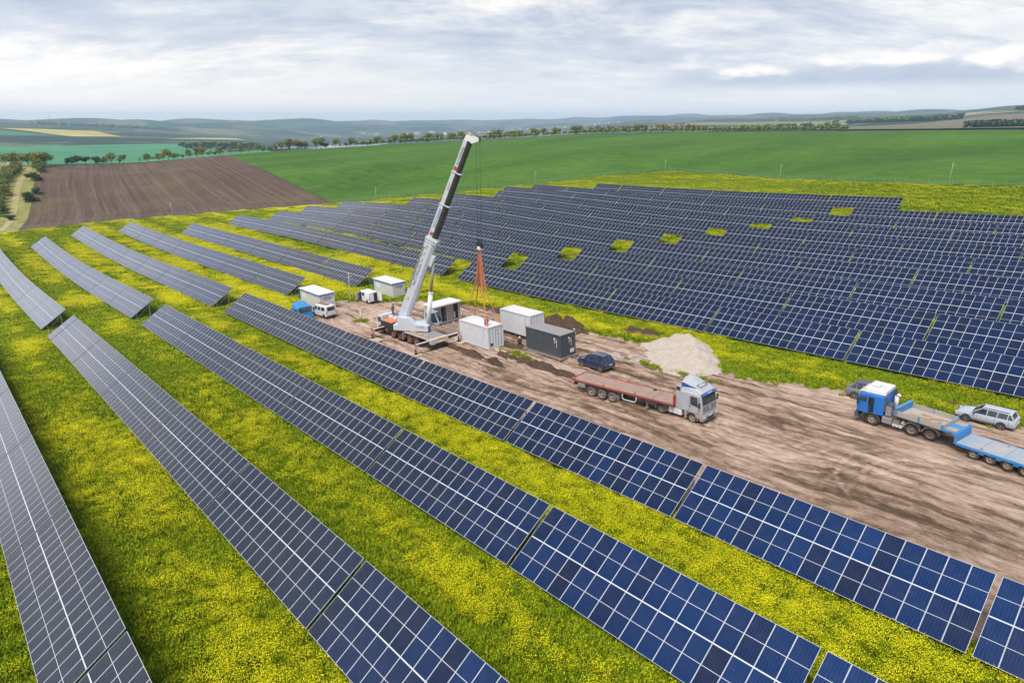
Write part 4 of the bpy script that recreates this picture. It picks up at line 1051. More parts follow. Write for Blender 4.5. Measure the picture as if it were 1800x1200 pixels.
# --- blue tractor unit (heads -X) ---------------------------------------------------
t = thing('tractor_unit', -15.5, 58.5, math.pi, 'blue lorry cab with a cream roof and open door, coupled to the low loader', 'truck', 5.6, 2.4)
b = MB()
for s in (-0.42, 0.42): b.box((-0.9, s, 0.86), (6.0, 0.10, 0.28), M['midgrey'])
b.box((1.85, 0, 0.55), (0.16, 2.0, 0.16), M['black'])
for x in (-1.25, -2.62): b.box((x, 0, 0.55), (0.24, 1.9, 0.24), M['black'])
b.box((0.2, 0, 1.02), (1.2, 1.1, 0.25), M['rust']); b.box((1.8, 0, 0.75), (1.6, 1.5, 0.5), M['black']); b.build('chassis', t)
truck_cab(t, 1.0, 3.15, 2.46, 1.02, 2.95, 'blue')
b = MB(); b.loft([[(0.98, -1.15, 2.88), (0.98, 1.15, 2.88), (0.98, 1.06, 3.22), (0.98, -1.06, 3.22)], [(2.6, -1.17, 2.88), (2.6, 1.17, 2.88), (2.6, 1.05, 3.26), (2.6, -1.05, 3.26)],
        [(2.98, -1.05, 2.86), (2.98, 1.05, 2.86), (2.88, 0.95, 2.98), (2.88, -0.95, 2.98)]], M['roofwhite']); b.build('roof', t, bevel=0.05, label='cream roof')
b = MB(); b.box((2.05, 0.1, 3.32), (0.62, 0.62, 0.12), M['roofwhite']); b.build('roof_hatch', t, bevel=0.03)
b = MB(); b.box((2.98, 0, 2.84), (0.30, 2.1, 0.05), M['clothlight'], ry=0.3); b.build('sun_visor', t)
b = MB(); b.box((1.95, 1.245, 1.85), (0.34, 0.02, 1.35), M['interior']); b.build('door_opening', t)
b = MB(); b.box((2.62, 1.36, 1.86), (0.92, 0.06, 1.5), M['blue'], rz=-0.22); b.box((2.60, 1.40, 2.35), (0.62, 0.03, 0.50), M['glass'], rz=-0.22); b.build('open_door', t, bevel=0.015, label='driver door standing open')
b = MB(); b.box((3.10, 0, 0.72), (0.32, 2.44, 0.48), M['darkgrey'])
b.box((3.27, 0, 0.62), (0.02, 0.52, 0.12), M['plate']); b.build('bumper', t, bevel=0.05)
for sy in (-1, 1):
    b = MB(); b.box((3.20, sy * 1.08, 0.95), (0.14, 0.26, 0.34), M['stripes']); b.build('hazard_panel', t)
    b = MB(); b.box((3.22, sy * 0.85, 0.70), (0.06, 0.34, 0.16), M['lamp']); b.build('headlight', t)
    b = MB(); arch(b, 1.85, sy * 1.08, 0.62, 0.34, M['darkgrey'], -5, 185); b.build('wheel_arch', t)
    b = MB()
    for x in (-1.25, -2.62): arch(b, x, sy * 0.98, 0.63, 0.52, M['clothlight'], 8, 172)
    b.build('mudguard', t)
    wheel(t, 1.85, sy * 1.02, 0.52, 0.32, 'tyre', 'rimgrey', 0.55)
    for x in (-1.25, -2.62): wheel(t, x, sy * 0.94, 0.53, 0.55, 'tyre', 'rimgrey', 0.6)
b = MB(); b.box((3.17, 0, 1.55), (0.03, 1.9, 0.5), M['black']); b.build('grille', t)
b = MB(); b.box((0.62, 1.0, 1.62), (0.46, 0.40, 0.86), M['midgrey']); b.box((0.62, 0.7, 2.08), (0.5, 1.0, 0.06), M['darkgrey']); b.build('air_cleaner', t, bevel=0.02)
b = MB(); b.cyl((0.62, -0.55, 1.1), (0.62, -0.55, 2.45), 0.17, M['roofwhite'], n=12); b.cyl((0.62, -0.55, 2.45), (0.42, -0.55, 2.62), 0.15, M['roofwhite'], n=12); b.build('air_intake', t)
b = MB(); b.box((0.66, 1.0, 0.78), (0.78, 0.50, 0.56), M['midgrey']); b.build('fuel_tank', t, bevel=0.05)
b = MB(); b.box((-0.05, 0.98, 0.84), (0.52, 0.44, 0.40), M['midgrey']); b.build('battery_box', t, bevel=0.03)
for k, (x, z) in enumerate(((-0.55, 0.92), (-0.16, 0.55), (-0.42, 0.52), (0.1, 0.56))):
    b = MB(); b.cyl((x, 0.75, z), (x, 1.2, z), 0.14, M['roofwhite'], n=12); b.build('air_tank', t)
b = MB(); b.bar((0.96, -1.12, 1.5), (0.96, -1.12, 2.8), 0.16, 0.3, M['darkgrey']); b.bar((0.96, 1.12, 1.5), (0.96, 1.12, 2.8), 0.16, 0.3, M['darkgrey']); b.build('side_fairing', t)

# --- low loader trailer (heads -X, slightly turned) -----------------------------------
t = thing('low_loader_trailer', -12.9, 57.85, math.pi - 0.16, 'worn blue low loader trailer with timber in its raised front box', 'trailer', 5.0, 2.4)
b = MB()
b.box((0.2, 0, 1.42), (4.6, 1.2, 0.24), M['darkgrey']); b.box((-8.0, 0, 0.62), (11.2, 1.4, 0.22), M['darkgrey']); b.build('chassis', t)
b = MB(); b.box((0.35, 0, 1.56), (4.2, 2.46, 0.08), M['board']); b.build('gooseneck_deck', t)
b = MB(); b.box((2.42, 0, 1.86), (0.16, 2.5, 0.66), M['trailblue']); b.box((2.40, 0, 2.2), (0.26, 2.52, 0.05), M['trailblue']); b.build('front_wall', t)
for sy in (-1, 1):
    for k in range(2):
        b = MB(); b.box((1.45 - k * 1.75, sy * 1.22, 1.80), (1.70, 0.05, 0.40), M['board']); b.build('dropside_board', t)
    for x in (0.57, -1.2):
        b = MB(); b.box((x, sy * 1.25, 1.80), (0.16, 0.05, 0.44), M['trailblue']); b.build('stake', t)
b = MB(); b.box((-1.22, 0, 1.80), (0.05, 2.42, 0.40), M['board']); b.build('rear_board', t)
b = MB(); b.box((-1.72, 0, 1.62), (0.92, 2.5, 0.10), M['trailblue']); b.build('gooseneck_step', t)
for y in (-0.75, 0.72):
    b = MB(); b.box((-1.72, y, 1.675), (0.80, 0.62, 0.03), M['wood']); b.build('step_plank', t)
b = MB(); b.box((-2.22, 0, 1.22), (0.12, 2.5, 0.82), M['trailblue']); b.box((-2.29, 0, 1.36), (0.05, 2.3, 0.06), M['trailblue']); b.build('step_wall', t)
LD = 11.2; NP_ = 7
for k in range(NP_):
    b = MB(); b.box((-2.3 - LD / NP_ * (k + 0.5), 0, 0.90), (LD / NP_ - 0.025, 2.44, 0.07), M['deckblue']); b.build('deck_panel', t)
for sy in (-1, 1):
    b = MB(); b.box((-2.3 - LD / 2, sy * 1.25, 0.83), (LD, 0.08, 0.18), M['trailblue'])
    for k in range(16): b.box((-2.8 - k * 0.68, sy * 1.30, 0.80), (0.10, 0.05, 0.12), M['trailblue'])
    b.build('side_rail', t)
    for k in range(5):
        wheel(t, -3.55 - 1.13 * k, sy * 1.03, 0.40, 0.36, 'tyre', 'rimgrey', 0.58)
    for k in range(4):
        b = MB(); b.box((-4.1 - 1.13 * k, sy * 1.2, 0.66), (0.34, 0.12, 0.16), M['trailblue']); b.build('axle_guard', t)
b = MB()
b.build('deck_fitting', t) if False else None
for k, (x, y) in enumerate(((-4.0, 1.0), (-6.3, -1.0), (-8.4, 1.0), (-5.0, -0.95))):
    b = MB(); b.box((x, y, 0.945), (0.16, 0.08, 0.03), M['black']); b.build('lashing_slot', t)
_tl, _tr = stand(-12.9, 57.85, math.pi - 0.16, 5.0, 2.4)
_TM = Matrix.Translation(_tl) @ _tr.to_matrix().to_4x4()
for k, (x, y, z, L, a, sz) in enumerate(((1.7, 0.45, 1.66, 0.75, 1.15, 0.14), (0.9, 0.35, 1.68, 1.5, 0.12, 0.17), (0.55, 0.05, 1.66, 1.3, 0.35, 0.15), (0.3, -0.35, 1.66, 1.6, -0.1, 0.13), (-0.3, 0.4, 1.66, 0.9, 0.7, 0.15), (-0.6, -0.5, 1.65, 0.9, 0.05, 0.12))):
    b = MB(); b.box((0, 0, 0), (L, sz * 1.5, sz), M['wood'])
    o = b.build('timber_baulk', None, bevel=0.01); o.matrix_world = _TM @ Matrix.Translation((x, y, z)) @ Matrix.Rotation(a, 4, 'Z')
    tag(o, ['short timber laid crosswise beside the blue front wall of the box', 'thickest timber lying lengthwise in the low loader box', 'slanting timber beside the thickest one in the box', 'long thin timber on the far side of the box', 'timber lying askew near the rear board of the box', 'small timber in the far rear corner of the box'][k], 'timber', 'timbers in the trailer box')

# --- cars -----------------------------------------------------------------------------
def car(name, x, y, rz, label, cat, body, L, W, st, green, wheels, r, rim, rails=False, lampcol='redlight', roofmat=None, cover=None):
    t = thing(name, x, y, rz, label, cat, wheels[0] - wheels[1], W * 0.85)
    b = MB(); hw = W / 2
    rings = []
    for (xx, zl, zb, k) in st:
        w = hw * k
        rings.append([(xx, -w * 0.90, zl), (xx, w * 0.90, zl), (xx, w, zl + (zb - zl) * 0.35), (xx, w * 0.985, zl + (zb - zl) * 0.75), (xx, w * 0.90, zb), (xx, w * 0.45, zb + 0.015), (xx, -w * 0.45, zb + 0.015), (xx, -w * 0.90, zb), (xx, -w * 0.985, zl + (zb - zl) * 0.75), (xx, -w, zl + (zb - zl) * 0.35)])
    b.loft(rings, M[body], smooth=True); o = b.build('body', t)
    try:
        for p in o.data.polygons: p.use_smooth = True
        o.data.set_sharp_from_angle(angle=math.radians(38))
    except Exception: pass
    zbelt, xw0, xr0, xr1, xw1, zt = green                   # windscreen base/top, roof rear, tailgate base
    wb, wt = hw * 0.885, hw * 0.72
    g = MB()
    g.loft([[(xw0, -wb, zbelt), (xw0, wb, zbelt), (xw0 - 0.05, wb * 0.98, zbelt + 0.02), (xw0 - 0.05, -wb * 0.98, zbelt + 0.02)],
            [(xr0, -wb, zbelt), (xr0, wb, zbelt), (xr0, wt, zt - 0.03), (xr0, -wt, zt - 0.03)],
            [(xr1, -wb, zbelt), (xr1, wb, zbelt), (xr1, wt, zt - 0.05), (xr1, -wt, zt - 0.05)],
            [(xw1, -wb * 0.97, zbelt - 0.02), (xw1, wb * 0.97, zbelt - 0.02), (xw1 + 0.05, wb * 0.93, zbelt + 0.02), (xw1 + 0.05, -wb * 0.93, zbelt + 0.02)]], M['glass'])
    g.build('glasshouse', t)
    b = MB(); rm = M[roofmat or body]; xm = (xr0 + xr1) / 2
    b.loft([[(xr0 + 0.03, -wt, zt - 0.06), (xr0 + 0.03, wt, zt - 0.06), (xr0, wt * 0.92, zt - 0.02), (xr0, -wt * 0.92, zt - 0.02)],
            [(xm, -wt * 1.02, zt - 0.05), (xm, wt * 1.02, zt - 0.05), (xm, wt * 0.86, zt + 0.03), (xm, -wt * 0.86, zt + 0.03)],
            [(xr1 - 0.06, -wt * 0.99, zt - 0.07), (xr1 - 0.06, wt * 0.99, zt - 0.07), (xr1, wt * 0.88, zt), (xr1, -wt * 0.88, zt)]], rm)
    b.build('roof', t, bevel=0.02)
    b = MB()
    for sy in (-1, 1):
        P = lambda f, xx: (xx, sy * (wb + (wt - wb) * f + 0.006), zbelt + (zt - 0.05 - zbelt) * f)
        b.bar((xw0, sy * (wb + 0.004), zbelt), (xr0, sy * (wt + 0.004), zt - 0.04), 0.055, 0.07, M[body])
        b.bar((xr1, sy * (wt + 0.004), zt - 0.05), (xw1, sy * (wb * 0.97), zbelt - 0.01), 0.09, 0.10, M[body])
        n = 2 if L > 4.2 else 1
        for q in range(n + 1):
            xx = xr0 - 0.05 + (xr1 - xr0) * (q + 0.55) / (n + 0.85); b.bar(P(-0.02, xx + 0.04), P(1.0, xx), 0.06, 0.06, M[body] if q != 0 or L < 4.2 else M[body])
        b.bar((xw0 - 0.02, sy * wb * 1.005, zbelt + 0.01), (xw1, sy * wb * 0.995, zbelt), 0.03, 0.03, M[body])
    b.build('window_pillar', t)
    for sy in (-1, 1):
        b = MB()
        for xx in ((xr0 + 0.25), (xr0 + xr1) / 2 + 0.02, xr1 + 0.05):
            b.box((xx, sy * (hw * 0.987), zbelt - 0.30), (0.012, 0.02, 0.50), M['black'])
        b.box(((st[0][0] + st[-1][0]) / 2, sy * hw * 0.985, st[2][1] + 0.06), (wheels[0] - wheels[1] - 2 * r - 0.1, 0.06, 0.10), M['darkgrey'])
        b.build('side_trim', t)
        for wx in wheels:
            b = MB(); b.cyl((wx, sy * (hw - 0.24), r + 0.02), (wx, sy * (hw + 0.004), r + 0.02), r + 0.055, M['black'], n=24); b.build('wheel_arch', t)
            wheel(t, wx, sy * (hw - 0.09), r, 0.21, 'tyre', rim, 0.66)
        b = MB(); b.box((xw0 - 0.25, sy * (hw + 0.08), zbelt + 0.06), (0.12, 0.18, 0.12), M['black']); b.build('mirror', t, bevel=0.02)
        b = MB(); b.box((st[-1][0] - 0.02, sy * hw * 0.72, st[-2][2] - 0.16), (0.05, hw * 0.30, 0.14), M['lamp']); b.build('headlight', t)
        b = MB(); b.box((st[0][0] + 0.05, sy * hw * 0.80, zbelt - 0.14), (0.07, hw * 0.22, 0.20), M[lampcol]); b.build('tail_light', t)
    b = MB(); b.box((st[0][0] - 0.005, 0, zbelt - 0.26), (0.02, 0.50, 0.12), M['plate']); b.build('number_plate', t)
    b = MB(); b.box((st[0][0] + 0.02, 0, st[0][1] + 0.10), (0.10, W * 0.88, 0.16), M['darkgrey' if cat != 'estate car' else 'wagon']); b.build('rear_bumper', t, bevel=0.03)
    b = MB(); b.box((st[-1][0] - 0.02, 0, st[-1][1] + 0.10), (0.10, W * 0.84, 0.16), M['darkgrey' if cat != 'estate car' else 'wagon']); b.box((st[-1][0] + 0.01, 0, st[-1][1] + 0.30), (0.03, W * 0.5, 0.12), M['black']); b.build('front_bumper', t, bevel=0.03)
    if rails:
        for sy in (-1, 1):
            b = MB(); b.bar((xr0 - 0.1, sy * wt * 0.9, zt + 0.06), (xr1 + 0.1, sy * wt * 0.9, zt + 0.05), 0.04, 0.04, M['black']); b.build('roof_rail', t)
    return t
# x forward; stations (x, bottom z, top z, width factor) from tail to nose
car('parked_car', -44.9, 53.2, math.pi + 0.02, 'dark blue off-roader parked between the grey container and the flatbed', 'car', 'suvblue', 4.2, 1.78,
    [(-2.12, 0.42, 0.92, 0.90), (-2.02, 0.34, 1.06, 0.96), (-1.2, 0.30, 1.10, 1.0), (0.6, 0.28, 1.08, 1.0), (1.15, 0.30, 1.04, 1.0), (1.85, 0.34, 0.96, 0.95), (2.12, 0.42, 0.80, 0.84)],
    (1.05, 1.05, 0.42, -1.45, -2.0, 1.66), (1.32, -1.34), 0.35, 'alloy', rails=True)
car('parked_car', -19.3, 62.8, 0.02, 'grey crossover with navy roof, half hidden behind the blue cab', 'car', 'suvgrey', 4.3, 1.80,
    [(-2.12, 0.42, 0.95, 0.90), (-2.0, 0.32, 1.02, 0.97), (-1.2, 0.30, 1.04, 1.0), (0.6, 0.28, 1.02, 1.0), (1.2, 0.30, 0.98, 1.0), (1.85, 0.34, 0.88, 0.95), (2.12, 0.42, 0.72, 0.84)],
    (0.98, 1.2, 0.35, -1.35, -1.98, 1.56), (1.32, -1.28), 0.35, 'alloy', roofmat='navyroof')
car('parked_car', -10.6, 63.85, math.pi - 0.02, 'silver blue estate car parked behind the low loader', 'estate car', 'wagon', 4.4, 1.70,
    [(-2.14, 0.36, 0.86, 0.93), (-2.08, 0.30, 0.92, 0.97), (-1.2, 0.26, 0.92, 1.0), (0.5, 0.24, 0.90, 1.0), (0.95, 0.25, 0.88, 0.99), (1.75, 0.28, 0.78, 0.94), (2.12, 0.34, 0.62, 0.84)],
    (0.89, 1.0, 0.30, -1.75, -2.02, 1.42), (1.28, -1.21), 0.30, 'rimgrey', rails=True)

# --- vans -----------------------------------------------------------------------------
def van(x, y, rz, label, windows, opened):
    t = thing('white_van', x, y, rz, label, 'van', 2.8, 1.5, YARD_OFF if not opened else 0.05)
    b = MB(); hw = 0.88
    def ring(xx, zl, zt, k=1, kt=0.9):
        return [(xx, -hw * k, zl), (xx, hw * k, zl), (xx, hw * k, 1.15 if zt > 1.3 else zt - 0.1), (xx, hw * kt, zt - 0.08), (xx, hw * kt * 0.8, zt), (xx, -hw * kt * 0.8, zt), (xx, -hw * kt, zt - 0.08), (xx, -hw * k, 1.15 if zt > 1.3 else zt - 0.1)]
    b.loft([ring(-2.15, 0.40, 1.94), ring(-2.0, 0.32, 1.97), ring(0.2, 0.30, 1.97), ring(0.95, 0.30, 1.92, 1, 0.86), ring(1.62, 0.30, 1.20, 0.98, 0.9), ring(2.2, 0.34, 1.0, 0.94, 0.86), ring(2.35, 0.45, 0.80, 0.86, 0.8)], M['white'])
    b.build('body', t, bevel=0.03)
    g = MB(); g.add([(0.98, -0.70, 1.86), (0.98, 0.70, 1.86), (1.60, 0.80, 1.24), (1.60, -0.80, 1.24)], [(0, 1, 2, 3)], M['glass']); o = g.build('windscreen', t, fix=False); o.location = (0.025, 0, 0.02)
    for sy in (-1, 1):
        for x0, x1 in windows:
            g = MB(); y0 = sy * (hw + 0.012); y1 = sy * (hw * 0.915 + 0.012)
            g.add([(x0, y0, 1.20), (x1, y0, 1.20), (x1 - 0.05, y1, 1.72), (x0, y1, 1.72)], [(0, 1, 2, 3)], M['glass']); g.build('side_window', t, fix=False)
        for wx in (1.45, -1.35):
            b = MB(); b.cyl((wx, sy * 0.66, 0.35), (wx, sy * (hw + 0.004), 0.35), 0.37, M['black'], n=20); b.build('wheel_arch', t)
            wheel(t, wx, sy * 0.78, 0.32, 0.2, 'tyre', 'rimgrey', 0.62)
        b = MB(); b.box((-2.16, sy * 0.82, 0.95), (0.05, 0.10, 0.34), M['redlight']); b.build('tail_light', t)
        b = MB(); b.box((1.55, sy * 1.0, 1.28), (0.10, 0.16, 0.20), M['black']); b.build('mirror', t)
    b = MB(); b.box((-2.18, 0, 0.42), (0.12, 1.7, 0.16), M['darkgrey']); b.build('rear_bumper', t)
    b = MB(); b.box((-2.165, 0.0, 0.72), (0.02, 0.5, 0.12), M['plate']); b.build('number_plate', t)
    return t
t = van(-91.6, 43.5, math.pi + 0.10, 'white van with ladders on its roof, beside the bright blue lorry', [(-1.7, -0.75), (-0.55, 0.15), (0.35, 1.05)], False)
b = MB(); b.add([(-2.165, -0.68, 1.22), (-2.165, 0.68, 1.22), (-2.13, 0.62, 1.76), (-2.13, -0.62, 1.76)], [(0, 1, 2, 3)], M['glass']); o = b.build('rear_window', t, fix=False); o.location.x = -0.02
for k in range(3):
    b = MB(); b.box((-0.4, -0.2 + 0.32 * k, 2.06), (2.6, 0.14, 0.07), M['rust' if k != 2 else 'wood']); o = b.build('ladder', None); o.matrix_world = t.matrix_basis @ Matrix.Identity(4)
    tag(o, ['rusty beam on the near side of the white van roof', 'rusty beam in the middle of the white van roof', 'pale timber on the far side of the white van roof'][k], 'beam', 'beams on the van roof'); o.name = 'roof_beam'
t = van(-93.9, 52.6, math.pi - 0.05, 'white van with rear and driver doors open, beside the right white hut', [(-0.55, 0.35), (0.5, 1.05)], True)
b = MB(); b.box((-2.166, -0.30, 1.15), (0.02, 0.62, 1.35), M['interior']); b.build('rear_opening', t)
b = MB(); b.box((-2.55, -0.92, 1.15), (0.82, 0.05, 1.45), M['white'], rz=0.25); b.build('rear_door', t, bevel=0.01)
b = MB(); b.box((1.15, 1.32, 1.05), (0.95, 0.05, 1.2), M['white'], rz=-1.05); b.build('front_door', t, bevel=0.01)
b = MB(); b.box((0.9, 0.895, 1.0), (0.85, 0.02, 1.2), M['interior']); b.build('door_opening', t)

# --- bright blue lorry half hidden by the panels -----------------------------------------
t = thing('blue_lorry', -92.35, 40.1, 0.0, 'bright blue lorry half hidden behind the panels by the left hut', 'truck', 4.0, 2.2)
truck_cab(t, -0.1, 2.0, 2.3, 0.9, 2.42, 'trailblue')
b = MB(); b.loft([[(-0.1, -1.08, 2.36), (-0.1, 1.08, 2.36), (-0.1, 0.96, 2.9), (-0.1, -0.96, 2.9)], [(1.0, -1.08, 2.36), (1.0, 1.08, 2.36), (1.0, 0.84, 2.66), (1.0, -0.84, 2.66)], [(1.8, -0.98, 2.3), (1.8, 0.98, 2.3), (1.72, 0.8, 2.44), (1.72, -0.8, 2.44)]], M['trailblue']); b.build('roof_deflector', t, bevel=0.05)
b = MB(); b.box((-1.6, 0, 0.95), (3.2, 2.2, 0.5), M['darkgrey']); b.build('load_bed', t)
for sy in (-1, 1):
    for wx in (1.1, -2.2): wheel(t, wx, sy * 1.0, 0.5, 0.32)
b = MB(); b.box((2.02, 0, 0.75), (0.2, 2.35, 0.5), M['trailblue']); b.build('bumper', t, bevel=0.04)

# ------------------------------------------------------------------ containers, huts
def corrugated(b, p0, p1, z0, z1, mat, depth=0.10, pitch=0.40, out=(0, -1)):
    p0 = Vector(p0); p1 = Vector(p1); L = (p1 - p0).length; d = (p1 - p0) / L; o = Vector((*out, 0)); n = int(L / pitch); ps = L / n
    pts = []
    for k in range(n):
        for f, h in ((0, 0), (0.30, 0), (0.5, -depth), (0.8, -depth)): pts.append(p0 + d * (ps * (k + f)) + o * h)
    pts.append(p1)
    v = [(p.x, p.y, z0) for p in pts] + [(p.x, p.y, z1) for p in pts]; m = len(pts)
    b.add(v, [(i, i + 1, m + i + 1, m + i) for i in range(m - 1)], mat)
def container(x, y, rz, label, mat, roofmat, L=6.06, W=2.44, H=2.9, off=0.12, base=0.25, group=None):
    t = thing('shipping_container', x, y, rz, label, 'container', L, W, YARD_OFF + off, group)
    hl, hw = L / 2, W / 2
    b = MB()
    for sx in (-1, 1):
        for sy in (-1, 1): b.box((sx * (hl - 0.06), sy * (hw - 0.06), base + (H - base) / 2), (0.12, 0.12, H - base), M[mat])
    for z in (base + 0.07, H - 0.05):
        for sy in (-1, 1): b.box((0, sy * (hw - 0.05), z), (L - 0.24, 0.10, 0.12), M[mat])
        for sx in (-1, 1): b.box((sx * (hl - 0.05), 0, z), (0.10, W - 0.24, 0.12), M[mat])
    b.build('frame', t)
    for sy in (-1, 1):
        b = MB(); corrugated(b, (-hl + 0.12, sy * (hw - 0.015), 0), (hl - 0.12, sy * (hw - 0.015), 0), base + 0.13, H - 0.11, M[mat], out=(0, sy)); b.build('side_wall', t)
    for sx in (-1, 1):
        b = MB(); corrugated(b, (sx * (hl - 0.015), -hw + 0.12, 0), (sx * (hl - 0.015), hw - 0.12, 0), base + 0.13, H - 0.11, M[mat], out=(sx, 0)); b.build('end_wall', t)
    b = MB(); b.box((0, 0, H - 0.0), (L - 0.03, W - 0.03, 0.05), M[roofmat]); b.build('roof', t)
    b = MB(); b.box((0, 0, base - 0.05), (L - 0.1, W - 0.1, 0.12), M[mat]); b.build('floor', t)
    return t
GC = 'containers in the yard'
CB = -0.03
c1 = container(-61.95, 50.62, CB, 'white container under the crane hook with orange slings on its corners', 'cwhite', 'roofwhite', base=0.05, off=0.02, group=GC)
def sticker(t, name, x, y, z, sx, sy, sz, mat, label=None):
    b = MB(); b.box((x, y, z), (sx, sy, sz), M[mat]); o = b.build(name, t)
    if label: o['label'] = label
sticker(c1, 'vent', 3.035, -0.72, 0.62, 0.02, 0.34, 0.36, 'ink', 'small dark vent grille low on the end wall')
for z in (2.35, 2.0, 1.75, 1.4): sticker(c1, 'small_sign', 2.1, -1.222, z, 0.10, 0.012, 0.10, 'rust' if z < 2.1 else 'ink')
for z in (2.35, 1.85): sticker(c1, 'small_sign', 3.035, 0.2, z, 0.012, 0.10, 0.10, 'rust' if z < 2 else 'ink')
c2 = container(-60.6, 56.5, CB, 'white container raised on blocks behind the grey one', 'cwhite', 'roofwhite', base=0.05, off=0.42, H=2.9, group=GC)
for z in (2.35, 2.0, 1.6): sticker(c2, 'small_sign', 2.1, -1.222, z, 0.10, 0.012, 0.10, 'ink')
for x in (-2.6, 0, 2.6):
    for y in (-0.9, 0.9):
        b = MB(); b.box((x, y, -0.12), (0.4, 0.4, 0.46), M['darkgrey']); b.build('support_block', c2)
c3 = container(-52.35, 53.5, CB, 'dark grey container on a skid with white stickers', 'cgrey', 'midgrey', base=0.28, off=0.05, H=3.0, group=GC)
b = MB()
for sy in (-1, 1): b.box((0, sy * 1.15, 0.14), (6.4, 0.22, 0.24), M['midgrey'])
for x in (-3.0, -1, 1, 3.0): b.box((x, 0, 0.14), (0.2, 2.9, 0.18), M['midgrey'])
b.build('skid_base', c3)
for sx in (-1, 1):
    for sy in (-1, 1): sticker(c3, 'corner_casting', sx * 2.97, sy * 1.16, 2.98, 0.18, 0.18, 0.12, 'rust')
for (x, y, dx, dy) in ((2.05, -1.225, 1, 0), (3.035, 0.15, 0, 1)):
    b = MB()                                            # white diamond, orange label and a strip of print
    def q(u, z, w, h, m, dia=False):
        P = [(-w / 2, 0), (0, -h / 2), (w / 2, 0), (0, h / 2)] if dia else [(-w / 2, -h / 2), (w / 2, -h / 2), (w / 2, h / 2), (-w / 2, h / 2)]
        o = 0.012
        b.add([(x + dx * (u + p[0]) + (o if dy else 0), y + dy * (u + p[0]) - (o if dx else 0), z + p[1]) for p in P], [(0, 1, 2, 3)], M[m])
    q(0, 2.45, 0.34, 0.34, 'plate', True); q(0.02, 2.12, 0.20, 0.22, 'amber'); q(0.02, 1.92, 0.20, 0.14, 'orange'); q(0.34, 1.9, 0.07, 1.0, 'plate'); q(0.30, 2.2, 0.14, 0.3, 'plate')
    b.build('hazard_label', c3, fix=False)
b = MB(); b.box((3.04, 0.62, 0.85), (0.02, 0.62, 0.46), M['plate']); b.build('label_panel', c3)
text_mesh('1', 0.42, M['ink'], 'numeral', c3, (3.055, 0.52, 0.70), (math.pi / 2, 0, math.pi / 2))

# open fronted white cabin behind the crane
t = thing('site_cabin', -74.55, 53.7, 0.0, 'white cabin with brown panels and dark open doorways behind the crane', 'cabin', 2.6, 4.6, YARD_OFF + 0.1)
b = MB(); b.box((-0.25, 0, 1.3), (1.9, 4.5, 2.4), M['cwhite']); b.build('body', t, bevel=0.02)
b = MB(); b.box((0.1, 0, 2.62), (2.9, 4.9, 0.22), M['roofwhite']); b.build('roof', t, bevel=0.03)
b = MB(); b.box((0.1, 0, 0.06), (2.8, 4.8, 0.16), M['midgrey']); b.build('floor', t)
for sy in (-1, 1):
    b = MB(); b.box((0.75, sy * 2.3, 1.35), (1.0, 0.10, 2.4), M['cwhite']); b.build('end_wall', t)
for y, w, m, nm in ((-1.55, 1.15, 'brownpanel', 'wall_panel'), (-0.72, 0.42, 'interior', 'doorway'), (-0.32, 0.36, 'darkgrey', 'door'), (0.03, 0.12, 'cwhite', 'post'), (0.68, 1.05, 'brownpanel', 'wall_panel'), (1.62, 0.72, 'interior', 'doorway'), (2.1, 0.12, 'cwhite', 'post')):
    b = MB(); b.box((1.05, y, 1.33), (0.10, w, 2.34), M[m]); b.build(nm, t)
b = MB(); b.box((1.12, 1.35, 0.75), (0.04, 0.12, 0.95), M['white']); b.build('sign_strip', t)

def hut(x, y, rz, label, L, W, H, door):
    t = thing('site_hut', x, y, rz, label, 'hut', L, W, 0.05, 'white site huts')
    b = MB(); b.box((0, 0, H / 2 - 0.3), (L, W, H + 0.35), M['hutwall']); b.build('wall', t)
    for k in range(int(L / 1.1)):
        for sy in (-1, 1): sticker(t, 'panel_seam', -L / 2 + 1.1 * (k + 0.5), sy * (W / 2 + 0.003), H / 2, 0.025, 0.012, H - 0.2, 'white')
    b = MB(); b.box((0, 0, H - 0.02), (L + 0.34, W + 0.34, 0.05), M['roofwhite']); b.build('roof', t)
    b = MB(); b.box((0, 0, H - 0.14), (L + 0.30, W + 0.30, 0.17), M['blue']); b.build('blue_fascia', t)
    b = MB()                                                # oval outline emblem on the end wall
    for k in range(16):
        a0, a1 = 2 * math.pi * k / 16, 2 * math.pi * (k + 1) / 16
        if k in (3, 11): continue
        b.bar((L / 2 + 0.012, 0.1 + 0.62 * math.cos(a0), H * 0.70 + 0.20 * math.sin(a0)), (L / 2 + 0.012, 0.1 + 0.62 * math.cos(a1), H * 0.70 + 0.20 * math.sin(a1)), 0.05, 0.03, M['ink'])
    b.bar((L / 2 + 0.012, -0.3, H * 0.70), (L / 2 + 0.012, 0.55, H * 0.72), 0.05, 0.04, M['ink']); b.build('emblem', t)
    b = MB(); b.box((-L / 2 + 1.5, -W / 2 - 0.012, H * 0.64), (1.3, 0.02, 0.85), M['white']); b.build('window_panel', t)
    b = MB()
    b.bar((-L / 2 - 0.08, -W / 2 - 0.1, H * 0.85), (-L / 2 - 0.08, -W / 2 - 0.12, 0.35 * H), 0.16, 0.05, M['bluetrim']); b.build('drain_pipe', t)
    if door:
        b = MB(); b.box((L / 2 + 0.01, 0.82, H * 0.55), (0.02, 0.34, 0.5), M['plate']); b.box((L / 2 + 0.03, 0.86, H * 0.46), (0.06, 0.12, 0.10), M['ink']); b.build('meter_box', t)
    return t
hut(-98.05, 45.75, -0.02, 'left white hut with blue fascia and oval emblem, behind the white van', 7.4, 2.5, 2.78, True)
hut(-95.05, 57.5, -0.03, 'right white hut with blue fascia, standing in the flowers', 6.3, 2.35, 2.62, False)

